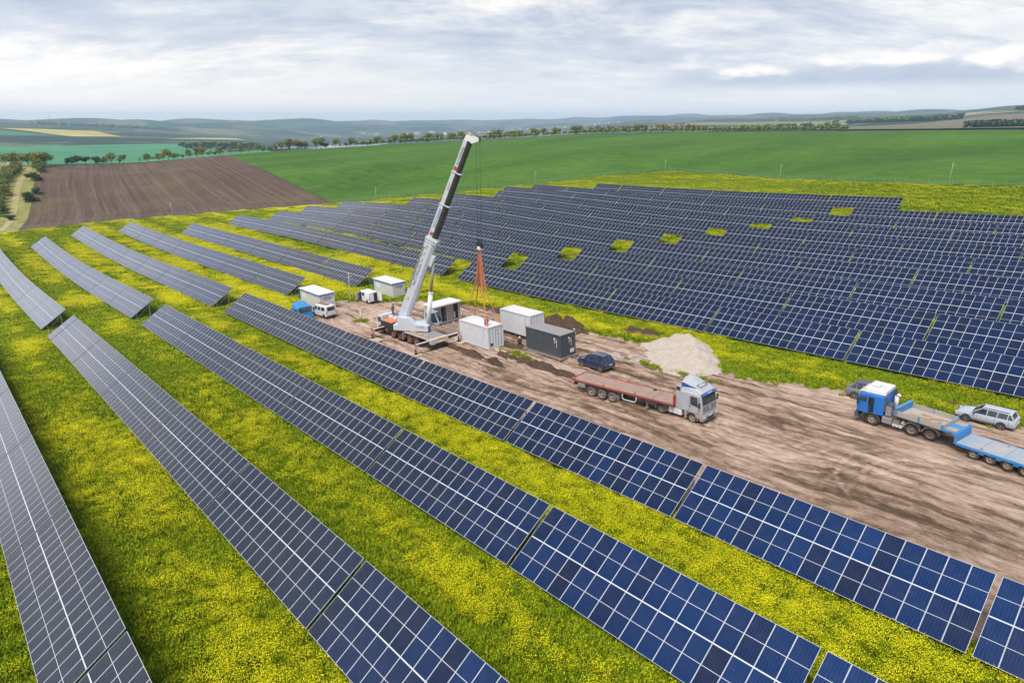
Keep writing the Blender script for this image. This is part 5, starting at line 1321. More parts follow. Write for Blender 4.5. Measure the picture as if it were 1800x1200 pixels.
# ------------------------------------------------------------------ mobile crane
CX, CY = -70.4, 45.7
t = thing('mobile_crane', CX, CY, 0.0, 'white mobile crane with raised telescopic boom and red wheel rims', 'crane', 9.0, 2.4)
b = MB()
b.box((-0.6, 0, 1.05), (13.0, 1.5, 0.62), M['black']); b.box((-0.3, 0, 0.72), (11.4, 1.1, 0.3), M['black']); b.build('chassis', t)
b = MB(); b.box((2.9, 0, 1.46), (6.2, 2.66, 0.10), M['midgrey']); b.box((3.0, -1.30, 1.44), (6.0, 0.08, 0.16), M['clothlight']); b.build('rear_deck', t)
for x0, nm in ((1.2, 'deck_plank'), (2.6, 'deck_plank'), (3.6, 'deck_plank')):
    b = MB(); b.box((x0 + 0.5, -0.85, 1.56), (1.3, 0.35, 0.08), M['wood'], rz=0.06); b.build(nm, t)
b = MB(); b.box((-4.1, -0.7, 1.58), (2.9, 1.5, 0.95), M['black']); b.build('tool_locker', t, bevel=0.03)
b = MB(); b.box((-4.2, -0.72, 2.09), (2.6, 1.3, 0.07), M['orange']); b.build('locker_lid', t, label='faded orange lid')
b = MB(); b.box((-4.0, 0.75, 1.7), (2.9, 1.2, 1.1), M['cranewhite']); b.build('engine_housing', t, bevel=0.05)
truck_cab(t, -5.7 + 0.0, -4.1, 2.1, 1.1, 2.7, 'cranewhite') if False else None
b = MB()
b.loft([[(-7.05, -1.22, 0.75), (-7.05, 1.22, 0.75), (-7.05, 1.22, 1.75), (-7.05, -1.22, 1.75)], [(-6.85, -1.24, 0.7), (-6.85, 1.24, 0.7), (-6.75, 1.15, 2.55), (-6.75, -1.15, 2.55)], [(-5.6, -1.24, 0.7), (-5.6, 1.24, 0.7), (-5.6, 1.15, 2.62), (-5.6, -1.15, 2.62)]], M['cranewhite']); b.build('driver_cab', t, bevel=0.05)
b = MB(); b.add([(-7.09, -1.05, 1.72), (-7.09, 1.05, 1.72), (-6.80, 1.0, 2.42), (-6.80, -1.0, 2.42)], [(0, 1, 2, 3)], M['glass']); o = b.build('windscreen', t, fix=False); o.location.x = -0.03
for sy in (-1, 1):
    b = MB(); b.box((-6.25, sy * 1.215, 2.02), (0.78, 0.03, 0.62), M['glass']); b.build('side_window', t)
b = MB()
for k in range(9):
    x = -5.2 + 0.36 * k; y = RNG.uniform(-0.2, 1.0)
    b.box((x, y, 2.35 + RNG.uniform(-0.1, 0.2)), (0.3 + RNG.uniform(0, 0.4), 0.35, 0.35), M[['white', 'midgrey', 'clothlight', 'white'][k % 4]], rz=RNG.uniform(0, 1.5))
for k in range(5): b.cyl((-4.8 + 0.5 * k, 0.2, 2.2), (-4.6 + 0.55 * k, 0.9, 2.9), 0.05, M['darkgrey'], n=6)
b.build('winch_gear', t)
for x in (-5.95, -2.75, -1.05, 1.2, 2.7):
    for sy in (-1, 1): wheel(t, x, sy * 1.12, 0.62, 0.44, 'tyre', 'wheelred', 0.56)
for sy in (-1, 1):
    b = MB()
    for x in (-2.75, -1.05, 1.2, 2.7): arch(b, x, sy * 1.15, 0.78, 0.40, M['black'], 15, 165, 0.04, 8)
    b.box((0.05, sy * 1.15, 0.98), (0.75, 0.42, 0.7), M['darkgrey']); b.build('mudguard', t)
b = MB()                                                    # ladder between the wheels
for x in (-0.22, 0.12): b.bar((x - 0.1, -1.42, 0.35), (x - 0.1, -1.42, 1.5), 0.04, 0.04, M['red'])
for k in range(4): b.bar((-0.32, -1.42, 0.45 + 0.27 * k), (0.02, -1.42, 0.45 + 0.27 * k), 0.04, 0.04, M['plate'])
b.build('ladder', t)
b = MB(); b.box((5.95, 0, 1.22), (0.46, 2.7, 0.62), M['clothlight']); b.build('rear_outrigger_box', t, bevel=0.02)
b = MB(); b.box((6.19, 0.15, 1.38), (0.02, 1.0, 0.26), M['amber']); b.build('amber_plate', t)
text_mesh('LONG VEHICLE', 0.13, M['ink'], 'plate_lettering', t, (6.205, -0.30, 1.33), (math.pi / 2, 0, math.pi / 2), 0.002) if False else None
b = MB(); b.box((6.19, 0.2, 1.10), (0.02, 0.9, 0.22), M['plate']); b.build('number_plate', t)
b = MB(); b.box((6.1, -1.0, 0.86), (0.10, 0.55, 0.12), M['stripes']); b.box((6.1, 1.0, 0.86), (0.10, 0.55, 0.12), M['stripes']); b.build('rear_lights', t)
b = MB(); b.box((5.4, -0.2, 0.62), (0.9, 2.2, 0.5), M['black']); b.build('rear_counter_box', t)
for x, zb in ((-4.75, 1.12), (5.65, 1.14)):
    for sy in (-1, 1):
        b = MB(); b.box((x, sy * 2.2, zb), (0.36, 2.3, 0.34), M['black']); b.box((x + 0.02, sy * 2.2, zb + 0.19), (0.34, 2.3, 0.05), M['clothlight']); b.build('outrigger_beam', t)
        b = MB(); b.cyl((x, sy * 3.35, 0.16), (x, sy * 3.35, 1.45), 0.10, M['darkgrey'], n=10); b.cyl((x, sy * 3.35, 0.10), (x, sy * 3.35, 0.17), 0.28, M['black'], n=14); b.build('outrigger_jack', t)
        b = MB(); b.box((x + 0.02, sy * 3.52, 1.02), (0.42, 0.05, 0.40), M['stripes']); b.box((x + 0.24, sy * 3.25, 1.02), (0.04, 0.5, 0.40), M['stripes']); b.build('hazard_plate', t)
# superstructure, turned towards the lifted container
TH = math.radians(30)
R3 = Matrix.Rotation(TH, 4, 'Z')
sup = MB()
prof = [(-1.35, 1.62), (2.85, 1.62), (2.98, 1.80), (2.95, 2.42), (1.95, 2.52), (1.05, 2.62), (0.25, 3.35), (-1.35, 3.42)]
sup.prism(prof, -1.32, -0.55, M['cranewhite']); 
prof2 = [(-1.35, 1.62), (2.4, 1.62), (2.4, 2.35), (0.6, 2.5), (-1.35, 2.6)]
sup.prism(prof2, -0.545, 1.2, M['cranewhite'])
sup.box((2.99, -0.95, 2.0), (0.04, 0.6, 0.55), M['bluetrim'])
o = sup.build('superstructure', t, bevel=0.03); o.rotation_euler = (0, 0, TH)
o2 = text_mesh('AUTOKRAN', 0.24, M['red'], 'side_lettering', t, (0, 0, 0), (0, 0, 0)); o2.matrix_local = R3 @ Matrix.Translation((1.2, -1.335, 2.12)) @ Matrix.Rotation(math.pi / 2, 4, 'X')
b = MB(); b.cyl((0, 0, 1.4), (0, 0, 1.66), 0.95, M['black'], n=24); b.build('slewing_ring', t)
b = MB()
b.prism([(1.2, 1.75), (3.25, 1.75), (3.45, 2.1), (2.95, 3.55), (1.3, 3.6)], 1.25, 2.15, M['cranewhite']); o = b.build('operator_cab', t, bevel=0.04); o.rotation_euler = (0, 0, TH)
b = MB()
b.add([(3.40, 1.32, 2.2), (3.40, 2.08, 2.2), (3.00, 2.08, 3.45), (3.00, 1.32, 3.45)], [(0, 1, 2, 3)], M['glass'])
b.add([(1.5, 1.235, 2.15), (3.2, 1.235, 2.15), (2.85, 1.235, 3.42), (1.5, 1.235, 3.42)], [(0, 1, 2, 3)], M['glass'])
o = b.build('cab_glass', t, fix=False); o.matrix_local = R3 @ Matrix.Translation((0.02, 0, 0))
b = MB(); b.box((-1.75, 0, 2.0), (0.7, 2.5, 0.75), M['cranewhite']); b.cyl((-1.2, -0.45, 3.0), (-1.2, 0.45, 3.0), 0.36, M['darkgrey'], n=16); o = b.build('counterweight', t, bevel=0.03); o.rotation_euler = (0, 0, TH)
# boom: from the foot pivot to the head above the container
_cl, _cr = stand(CX, CY, 0.0, 9.0, 2.4)
CM = Matrix.Translation(_cl) @ _cr.to_matrix().to_4x4(); CI = CM.inverted()
HOOK = Vector((-62.0, 50.55, 0))
tipw = Vector((-62.75, 50.12, 24.75)); foot = R3 @ Vector((-1.0, 0.0, 3.0)); tip = CI @ tipw
ax = (tip - foot).normalized(); side = Vector((-math.sin(TH), math.cos(TH), 0)); side = (side - ax * side.dot(ax)).normalized(); up = ax.cross(side) * -1
if up.z < 0: up = -up
BL = (tip - foot).length
def BM(d): return foot + ax * d
def boom_section(name, d0, d1, w, h, two_tone, label=None):
    b = MB(); a = w / 2
    pts = [(-a, h * 0.5), (a, h * 0.5), (a, h * 0.04), (a, -h * 0.22), (a * 0.62, -h * 0.45), (0, -h * 0.5), (-a * 0.62, -h * 0.45), (-a, -h * 0.22), (-a, h * 0.04)]
    A = [tuple(BM(d0) + side * p + up * e) for p, e in pts]; B = [tuple(BM(d1) + side * p + up * e) for p, e in pts]; n = 9
    for i in range(n):
        j = (i + 1) % n
        b.add([A[i], A[j], B[j], B[i]], [(0, 1, 2, 3)], M['cranewhite'] if (i in (0, 1, 8) or not two_tone) else M['black'])
    b.add(A, [tuple(range(n))], M['cranewhite']); b.add(B, [tuple(range(n))], M['cranewhite'])
    o = b.build(name, t)
    if label: o['label'] = label
    return o
def bbox_(b, d, s_, u_, dl, ds, du, mat):
    """a box in the boom's own frame"""
    vs = []
    for k in (-1, 1):
        for i, j in ((-1, -1), (1, -1), (1, 1), (-1, 1)): vs.append(tuple(BM(d + k * dl / 2) + side * (s_ + i * ds / 2) + up * (u_ + j * du / 2)))
    b.add(vs, [(0, 1, 2, 3), (7, 6, 5, 4), (0, 4, 5, 1), (1, 5, 6, 2), (2, 6, 7, 3), (3, 7, 4, 0)], M[mat])
boom_section('boom_base_section', -0.5, 11.9, 1.06, 1.44, False)
boom_section('boom_extension', 11.9, 16.3, 0.92, 1.22, True, 'white above and black below')
boom_section('boom_extension', 16.3, 20.5, 0.84, 1.10, True)
boom_section('boom_extension', 20.5, 24.5, 0.76, 1.00, True)
for d, w, h in ((11.6, 1.24, 1.68), (11.2, 1.18, 1.58), (16.3, 1.06, 1.38), (20.5, 0.98, 1.26)):
    b = MB(); dd = 0.30 if d == 11.6 else 0.13; bbox_(b, d, 0, -0.02, dd, w, h, 'cranewhite'); b.build('boom_collar', t, bevel=0.03)
b = MB()
for d, s_ in ((9.6, -0.60), (8.7, -0.61), (7.2, -0.6), (5.4, -0.6), (10.6, -0.62), (3.1, -0.6)):
    bbox_(b, d, s_ + 0.06, 0.35, 0.45, 0.10, 0.30, 'clothlight')
bbox_(b, 7.5, -0.60, 0.62, 6.0, 0.05, 0.10, 'midgrey'); b.build('boom_fitting', t)
b = MB(); bbox_(b, 9.0, 0, -0.86, 1.5, 0.62, 0.55, 'cranewhite'); b.build('cylinder_bracket', t, bevel=0.04)
def boom_text(txt, d, u_, size, mat, w):
    o = text_mesh(txt, size, M[mat], 'boom_lettering', t, (0, 0, 0), (0, 0, 0), 0.003)
    X_ = ax; Z_ = -side; Y_ = Z_.cross(X_)
    c = BM(d) - side * (w / 2 + 0.012) + up * u_
    o.matrix_local = Matrix(((X_.x, Y_.x, Z_.x, c.x), (X_.y, Y_.y, Z_.y, c.y), (X_.z, Y_.z, Z_.z, c.z), (0, 0, 0, 1)))
boom_text('AUTOKRAN', 5.0, 0.02, 0.56, 'inkblue', 1.06)
boom_text('AUTOKRAN', 21.4, 0.08, 0.40, 'ink', 0.76); boom_text('AUTOKRAN', 13.2, 0.10, 0.46, 'inkblue', 0.92); boom_text('AUTO', 18.2, 0.14, 0.32, 'inkred', 0.84)
for d, w in ((12.35, 0.92), (20.95, 0.76)):
    b = MB(); bbox_(b, d, -w / 2 - 0.01, 0.26, 0.45, 0.02, 0.40, 'inkred'); b.build('red_emblem', t)
b = MB(); tipc = BM(24.7)
hd = Vector((math.cos(TH), math.sin(TH), 0)); dn = Vector((0, 0, 1))
for sg in (-0.30, 0.30):
    P = [tipc - ax * 0.5 + up * 0.55, tipc + ax * 0.35 + up * 0.45, tipc + hd * 1.25 + dn * 0.10, tipc + hd * 1.25 - dn * 0.30, tipc - ax * 0.3 - up * 0.55]
    vs = [tuple(p + side * sg) for p in P] + [tuple(p + side * (sg + 0.05)) for p in P]
    b.add(vs, [(0, 1, 2, 3, 4), (9, 8, 7, 6, 5)] + [(i, (i + 1) % 5, 5 + (i + 1) % 5, 5 + i) for i in range(5)], M['white'])
b.build('boom_head', t)
for dx, dz in ((0.75, -0.12), (1.1, -0.08), (0.0, 0.38)):
    b = MB(); c = tipc + hd * dx + dn * dz
    b.cyl(tuple(c - side * 0.24), tuple(c + side * 0.24), 0.27, M['amber' if dx == 0 else 'darkgrey'], n=18); b.build('head_sheave', t)
# luffing cylinder
b = MB(); p0 = R3 @ Vector((2.2, 0.25, 1.95)); p1 = BM(8.9) - up * 1.15; pm = p0 + (p1 - p0) * 0.52
b.cyl(tuple(p0), tuple(pm), 0.30, M['white'], n=16); b.cyl(tuple(pm), tuple(pm + (p1 - p0) * 0.02), 0.33, M['white'], n=16); b.build('lift_cylinder', t)
b = MB(); b.cyl(tuple(pm), tuple(p1), 0.17, M['midgrey'], n=14); b.build('cylinder_rod', t)
# hoist ropes hang plumb to the hook block (world space, then into the crane's frame)
zt = 24.3; zb = 12.35
for k, (dx, dy) in enumerate(((-0.15, -0.16), (0.15, 0.16))):
    a = CI @ Vector((HOOK.x + dx, HOOK.y + dy, zt)); c = CI @ Vector((HOOK.x + dx, HOOK.y + dy, zb))
    b = MB(); b.cyl(tuple(a), tuple(c), 0.022, M['black'], n=6); b.build('hoist_rope', t)
tag(t, kind=None)
# hook block and slings
hb = empty('hook_block', (HOOK.x, HOOK.y, 11.2), 0, 'black crane hook block hanging above the white container', 'hook block')
b = MB(); b.lathe((0, -0.16, 0.75), 'y', [(0, 0.01), (0, 0.48), (0.06, 0.52), (0.26, 0.52), (0.32, 0.48), (0.32, 0.01)], M['interior'], 20); b.build('sheave_case', hb)
b = MB(); b.box((0, 0, 0.30), (0.52, 0.40, 0.42), M['plate']); b.cyl((0, 0, -0.05), (0, 0, 0.15), 0.10, M['midgrey'], n=10); b.build('block_body', hb, bevel=0.03)
b = MB()
for k in range(9):
    a0, a1 = math.radians(-60 + 30 * k), math.radians(-30 + 30 * k)
    b.cyl((0.16 * math.sin(a0), 0, -0.22 + 0.16 * math.cos(a0)), (0.16 * math.sin(a1), 0, -0.22 + 0.16 * math.cos(a1)), 0.05, M['amber'], n=8)
b.build('hook', hb)
M1 = Matrix.Translation(c1.location) @ c1.rotation_euler.to_matrix().to_4x4()
DS = ['left near', 'right near', 'left far', 'right far']
for k, (sx, sy) in enumerate(((-1, -1), (1, -1), (-1, 1), (1, 1))):
    corner = M1 @ Vector((sx * 3.0, sy * 1.2, 2.92 - (0.0 if sx < 0 else 0.5)))
    top = Vector((HOOK.x + sx * 0.10, HOOK.y + sy * 0.08, 11.0))
    b = MB(); n = 14
    for s in (-1, 1):
        pts = []
        for i in range(n + 1):
            f = i / n; p = top.lerp(corner, f); sag = math.sin(math.pi * f) * 0.75
            cdir = Vector((-sx, -sy * 0.5, 0)).normalized()
            pts.append(p + cdir * sag + Vector((s * 0.10 * math.sin(math.pi * min(1, f * 1.6)), 0, 0)) + Vector((0, 0, -0.2 * math.sin(math.pi * f))))
        for p, q in zip(pts[:-1], pts[1:]): b.bar(p, q, 0.13, 0.06, M['orange'])
    o = b.build('lifting_sling', None)
    tag(o, 'orange doubled sling from the hook to the %s corner of the white container' % DS[k], 'sling', 'orange lifting slings')
# wooden mats under the outrigger feet
for k, (x, y, w, l, a, lab) in enumerate(((-74.2, 42.35, 1.9, 1.1, 0.2, 'wooden mat under the front near outrigger of the crane'), (-64.75, 42.35, 1.5, 1.1, 0.1, 'wooden mat under the rear near outrigger of the crane'),
                              (-64.75, 49.05, 1.9, 1.5, 0.3, 'pale wooden mat under the far rear outrigger beside the white container'), (-66.0, 50.2, 1.4, 1.0, 0.7, 'loose wooden mat lying behind the far rear outrigger'))):
    m = thing('wooden_mat', x, y, a, lab, 'mat', w, l, YARD_OFF, 'wooden outrigger mats')
    for j in range(4):
        b = MB(); b.box((0, -l / 2 + l / 4 * (j + 0.5), 0.06 + 0.006 * (j % 2)), (w, l / 4 - 0.02, 0.09), M['plywood']); b.build('plank', m)

# ------------------------------------------------------------------ heaps of soil and gravel
mound('gravel_heap', -39.9, 62.6, 15.2, 9.6, 2.55, M['gravel'], rz=-0.62, seed=5, nx=90, ny=66, peaks=((-0.42, 0.34, 0.44, 0.62), (-0.16, 0.30, 0.66, 0.60), (-0.30, -0.12, 0.40, 0.62), (0.20, 0.12, 0.62, 0.66), (0.52, 0.04, 0.42, 0.58), (-0.62, -0.30, 0.20, 0.5), (0.08, -0.38, 0.34, 0.58), (0.45, -0.35, 0.24, 0.5)), rough=0.13,
      label='big pale gravel heap beside the flatbed lorry', cat='heap')
mound('gravel_spill', -44.9, 58.2, 6.5, 3.6, 0.10, M['chalk'], rz=0.3, seed=8, peaks=((0, 0, 1, 1.2),), rough=0.05, edge=0.5, label='thin pale gravel spilt left of the big heap', cat='gravel')
mound('soil_heap', -68.2, 62.4, 13.5, 4.6, 1.7, M['soil'], rz=0.04, seed=11, nx=80, peaks=((-0.5, 0.0, 0.45, 0.5), (-0.1, 0.1, 0.5, 0.5), (0.35, 0.0, 0.7, 0.55)), rough=0.30, label='long dark soil heap behind the two white containers', cat='heap', group='dark soil heaps')
mound('soil_heap', -58.4, 62.6, 9.5, 5.0, 2.1, M['soil'], rz=-0.05, seed=13, nx=70, peaks=((-0.45, 0.1, 0.6, 0.55), (0.1, 0.0, 0.75, 0.6), (0.5, -0.05, 0.55, 0.5)), rough=0.30, label='tall dark soil heap behind the grey container', cat='heap', group='dark soil heaps')
mound('soil_heap', -48.2, 65.6, 7.0, 3.6, 1.2, M['soil'], rz=0.05, seed=14, peaks=((-0.4, 0, 0.7, 0.6), (0.35, 0, 0.7, 0.6)), rough=0.30, label='low dark soil heap left of the gravel heap', cat='heap', group='dark soil heaps')
mound('soil_bank', -59.2, 47.0, 14.5, 1.9, 0.55, M['soil'], rz=-0.05, seed=21, nx=90, peaks=((-0.6, 0, 0.8, 0.7), (0, 0, 0.9, 0.7), (0.55, 0, 0.9, 0.6)), rough=0.22, label='dark soil bank along the front of the lifted white container', cat='bank', group='soil banks')
mound('soil_bank', -50.6, 49.3, 13.0, 2.2, 0.6, M['soil'], rz=0.0, seed=22, nx=90, peaks=((-0.6, 0, 0.9, 0.6), (0, 0, 0.9, 0.7), (0.6, 0, 0.7, 0.6)), rough=0.22, label='dark soil bank in front of the grey container', cat='bank', group='soil banks')
mound('soil_bank', -9.0, 66.2, 38.0, 1.3, 0.16, M['soil'], rz=0.03, seed=23, nx=160, peaks=((-0.7, 0, 0.8, 0.6), (-0.2, 0, 0.9, 0.6), (0.35, 0, 0.8, 0.6), (0.8, 0, 0.8, 0.5)), rough=0.16, edge=0.3, label='low soil edge between the yard and the flowers at right', cat='bank', group='soil banks')
mound('soil_bank', -57.6, 52.4, 5.0, 1.5, 0.35, M['soil'], rz=0.3, seed=24, peaks=((0, 0, 1, 1),), rough=0.2, label='small dark soil patch between the white and grey containers', cat='bank', group='soil banks')

# ------------------------------------------------------------------ people
def person(x, y, z, rz, pose, top, legs, head, label, lean=0.0):
    t = empty('person', (x, y, z), rz, label, 'person')
    P = {'stand': dict(pel=(0, 0, 0.92), ch=(0.03, 0, 1.35), nk=(0.04, 0, 1.50), kn=[(0.03, 0.10, 0.50), (0.05, -0.10, 0.50)], ft=[(-0.02, 0.12, 0.05), (0.06, -0.12, 0.05)], el=[(0.06, 0.28, 1.12), (0.08, -0.28, 1.12)], ha=[(0.22, 0.22, 0.98), (0.24, -0.20, 1.0)]),
         'crouch': dict(pel=(-0.12, 0, 0.38), ch=(0.12, 0, 0.72), nk=(0.24, 0, 0.86), kn=[(0.28, 0.16, 0.50), (0.28, -0.16, 0.50)], ft=[(0.02, 0.15, 0.05), (0.02, -0.15, 0.05)], el=[(0.34, 0.26, 0.56), (0.34, -0.26, 0.56)], ha=[(0.50, 0.14, 0.34), (0.50, -0.14, 0.34)])}[pose]
    v = [P['pel'], P['ch'], P['nk']]; e = [(0, 1), (1, 2)]; r = [0.16, 0.18, 0.075]
    for k in (0, 1):
        s = 1 if k == 0 else -1
        b = len(v); hip = (P['pel'][0], s * 0.10, P['pel'][2] - 0.05); v += [hip, P['kn'][k], P['ft'][k], (P['ft'][k][0] + 0.18, P['ft'][k][1], 0.04)]; e += [(0, b), (b, b + 1), (b + 1, b + 2), (b + 2, b + 3)]; r += [0.11, 0.075, 0.055, 0.05]
    for k in (0, 1):
        s = 1 if k == 0 else -1
        b = len(v); sh = (P['ch'][0], s * 0.20, P['ch'][2] + 0.04); v += [sh, P['el'][k], P['ha'][k]]; e += [(1, b), (b, b + 1), (b + 1, b + 2)]; r += [0.075, 0.052, 0.038]
    me = bpy.data.meshes.new('body'); me.from_pydata(v, e, []); me.materials.append(M[legs]); me.materials.append(M[top])
    o = place(me, 'body', t); sk = o.modifiers.new('skin', 'SKIN'); sk.use_smooth_shade = True
    for i, s in enumerate(me.skin_vertices[0].data): s.radius = (r[i], r[i]); s.use_root = (i == 0)
    o.modifiers.new('sub', 'SUBSURF').levels = 1; o.modifiers['sub'].render_levels = 1
    j = MB(); c = Vector(P['ch']); p = Vector(P['pel']); d = (c - p); rings = []
    for f, w, dp in ((0.05, 0.19, 0.15), (0.5, 0.20, 0.16), (0.9, 0.235, 0.16), (1.25, 0.15, 0.11)):
        q = p + d * f; rings.append([(q.x + dp * math.cos(a), q.y + w * math.sin(a), q.z) for a in np.linspace(0, 2 * math.pi, 11)[:-1]])
    j.loft(rings, M[top], smooth=True)
    for k in (0, 1):
        s = 1 if k == 0 else -1; sh = (P['ch'][0], s * 0.21, P['ch'][2] + 0.05)
        j.cyl(sh, P['el'][k], 0.085, M[top], 0.068, n=8); j.cyl(P['el'][k], P['ha'][k], 0.066, M[top], 0.052, n=8)
    j.build('jacket', t)
    n = Vector(P['nk']); h = n + Vector((0.04, 0, 0.15)); b = MB()
    b.loft([[(h.x + a_ * math.cos(q) * 0.9, h.y + a_ * 0.82 * math.sin(q), h.z + zz) for q in np.linspace(0, 2 * math.pi, 11)[:-1]] for zz, a_ in ((-0.13, 0.045), (-0.08, 0.085), (0, 0.105), (0.07, 0.098), (0.125, 0.045))], M['skin'], smooth=True)
    b.box((h.x + 0.10, h.y, h.z - 0.01), (0.04, 0.025, 0.045), M['skin'])
    for s in (-1, 1): b.box((h.x + 0.088, s * 0.036, h.z + 0.025), (0.012, 0.02, 0.012), M['ink'])
    b.box((h.x + 0.085, 0, h.z - 0.055), (0.012, 0.04, 0.010), M['inkred']); b.build('head', t)
    b = MB(); b.lathe((h.x - 0.005, h.y, h.z + 0.03), 'z', [(0, 0.135), (0.015, 0.118), (0.07, 0.105), (0.115, 0.06), (0.13, 0.001)], M[head], 14); b.build('helmet' if head == 'helmet' else 'hair', t)
    return t
c1z = (M1 @ Vector((2.1, -0.75, 2.93)))
person(c1z.x, c1z.y, c1z.z, 2.2, 'crouch', 'clothgrey', 'clothred', 'ink', 'person in grey jacket and red trousers crouching on the container roof')
person(-57.3, 53.0, yard(-57.3, 53.0), 2.6, 'crouch', 'clothdark', 'clothdark', 'helmet', 'person in black with white helmet crouching beside the grey container')
person(-53.0, 58.4, yard(-53.0, 58.4), -2.4, 'stand', 'clothlight', 'clothdark', 'clothlight', 'person in dark trousers standing behind the grey container')
pc = CM @ Vector((-5.45, 0.55, 2.62))
person(pc.x, pc.y, pc.z - 0.4, 0.4, 'stand', 'clothgrey', 'clothgrey', 'ink', 'person in grey standing on the crane carrier behind its cab')

# ------------------------------------------------------------------ poles, posts, fence
def pole(x, y, h, label, lampside=1, r=0.038, group='slim camera poles along the fence'):
    t = empty('camera_pole', (x, y, gz(x, y) - 0.05), 0.6, label, 'pole', group)
    b = MB(); b.cyl((0, 0, 0), (0, 0, h), r * 1.15, M['hutwall'], r * 0.8, n=10); b.box((0, 0, 0.12), (0.36, 0.36, 0.24), M['concrete']); b.build('mast', t)
    b = MB(); b.bar((0, 0, h - 0.6), (0.5, 0, h - 0.55), 0.05, 0.05, M['roofwhite']); b.box((0.5, 0, h - 0.65), (0.22, 0.10, 0.10), M['galv']); b.build('camera', t)
    b = MB(); b.box((0, 0, h * 0.72), (0.18, 0.14, 0.3), M['galv']); b.build('junction_box', t)
pole(-94.6, 49.7, 5.4, 'slim pole in front of the panels between the two white huts')
PL = [((-250.6, 66.2), 'slim pole at the edge of the ploughed field'), ((-217.3, 128.0), 'slim pole left of the crane boom, before the green field'),
      ((-203.0, 196.0), 'slim pole right of the boom, behind the last panel rows'), ((-179.5, 254.5), 'slim pole at the far corner of the fence'),
      ((-109.3, 221.6), 'slim pole in the middle of the rear fence'), ((-54.5, 205.3), 'tall slim pole near the right end of the rear fence')]
for (x, y), lab in PL: pole(x, y, 5.6 if 'tall' not in lab else 6.4, lab)
t = empty('marker_post', (-84.6, 45.9, yard(-84.6, 45.9)), 0, 'short white marker post in the dirt left of the crane', 'post')
b = MB(); b.cyl((0, 0, 0), (0, 0, 1.5), 0.075, M['roofwhite'], n=10); b.cyl((0, 0, 1.5), (0, 0, 1.56), 0.09, M['roofwhite'], n=10); b.build('shaft', t)

t = empty('wire_fence', (FENCE[0][0], FENCE[0][1], gz(*FENCE[0])), 0, 'thin wire mesh fence round the solar field with pale posts', 'fence')
F = resample(FENCE, 300)
ox, oy, oz = t.location
b = MB(); b.cyl((0, 0, -0.3), (0, 0, 1.8), 0.032, M['galv'], n=6); ME_POST = b.mesh('post')
keep = []
d = np.concatenate([[0], np.cumsum(np.hypot(*np.diff(F, axis=0).T))]); dd = np.arange(0, d[-1], 3.0)
fx_, fy_ = np.interp(dd, d, F[:, 0]), np.interp(dd, d, F[:, 1])
for x, y in zip(fx_, fy_):
    place(ME_POST, 'post', t, (x - ox, y - oy, gz(x, y) - oz)); keep.append((x - ox, y - oy, gz(x, y) - oz))
b = MB()
for p, q in zip(keep[:-1], keep[1:]):
    for z in (0.15, 0.55, 0.95, 1.35, 1.7): b.bar((p[0], p[1], p[2] + z), (q[0], q[1], q[2] + z), 0.009, 0.009, M['galv'])
    for f in np.linspace(0, 1, 9)[1:-1]:
        x, y, z = [p[i] + (q[i] - p[i]) * f for i in range(3)]; b.bar((x, y, z + 0.15), (x, y, z + 1.7), 0.008, 0.008, M['galv'])
o = b.build('wire_mesh', t, fix=False); o['kind'] = 'stuff'

# ------------------------------------------------------------------ trees
def leaf_cloud(name, lobes, n, size, mat, seed):
    r = np.random.default_rng(seed); L = np.array(lobes, float); w = L[:, 3] ** 2; w = w / w.sum()
    k = r.choice(len(L), n, p=w); d = r.normal(size=(n, 3)); d /= np.linalg.norm(d, axis=1)[:, None]
    rad = r.random(n) ** 0.45
    c = L[k, :3] + d * (L[k, 3] * rad)[:, None] * np.array([1, 1, 0.85])
    a = r.normal(size=(n, 3)); a /= np.linalg.norm(a, axis=1)[:, None]; e = np.cross(a, r.normal(size=(n, 3))); e /= np.linalg.norm(e, axis=1)[:, None]
    s = size * r.uniform(0.6, 1.4, n)[:, None]
    v = np.stack([c - a * s - e * s * 0.5, c + a * s * 0.1 - e * s * 0.9, c + a * s + e * s * 0.4, c - a * s * 0.2 + e * s], 1).reshape(-1, 3)
    f = np.arange(4 * n).reshape(-1, 4)
    me = bpy.data.meshes.new(name); me.from_pydata(v.tolist(), [], f.tolist()); me.materials.append(mat); me.update()
    return me
def trunk_mesh(name, h, lobes, r0, seed):
    b = MB(); r = random.Random(seed); top = Vector((0, 0, h * 0.55)); b.cyl((0, 0, -0.3), tuple(top), r0, M['bark'], r0 * 0.55, n=7)
    for l in lobes: b.cyl((0, 0, h * r.uniform(0.22, 0.45)), (l[0] * 0.85, l[1] * 0.85, l[2]), r0 * 0.45, M['bark'], r0 * 0.12, n=5)
    return b.mesh(name)
TREES = []
def mk_tree(kind, seed):
    r = random.Random(seed)
    if kind == 0: H, W, mat, n, s = 1, 0.50, 'leafolive', 1100, 0.030
    elif kind == 1: H, W, mat, n, s = 1, 0.55, 'leafgreen', 1300, 0.030
    elif kind == 2: H, W, mat, n, s = 1, 0.80, 'leafdark', 1200, 0.038
    else: H, W, mat, n, s = 1, 0.42, 'leafbrown', 480, 0.024
    lobes = []
    for k in range(9 if kind != 2 else 6):
        a = r.uniform(0, 6.28); rr = r.uniform(0.1, 0.95) * W * 0.62
        lobes.append((rr * math.cos(a), rr * math.sin(a), r.uniform(0.20, 0.80) if kind != 2 else r.uniform(0.16, 0.62), r.uniform(0.16, 0.27) * (1 if kind != 3 else 1.0)))
    lobes.append((0, 0, 0.60 if kind != 2 else 0.42, 0.30))
    return leaf_cloud('crown', lobes, n, s, M[mat], seed), trunk_mesh('trunk', 1, lobes, 0.022 if kind != 2 else 0.03, seed)
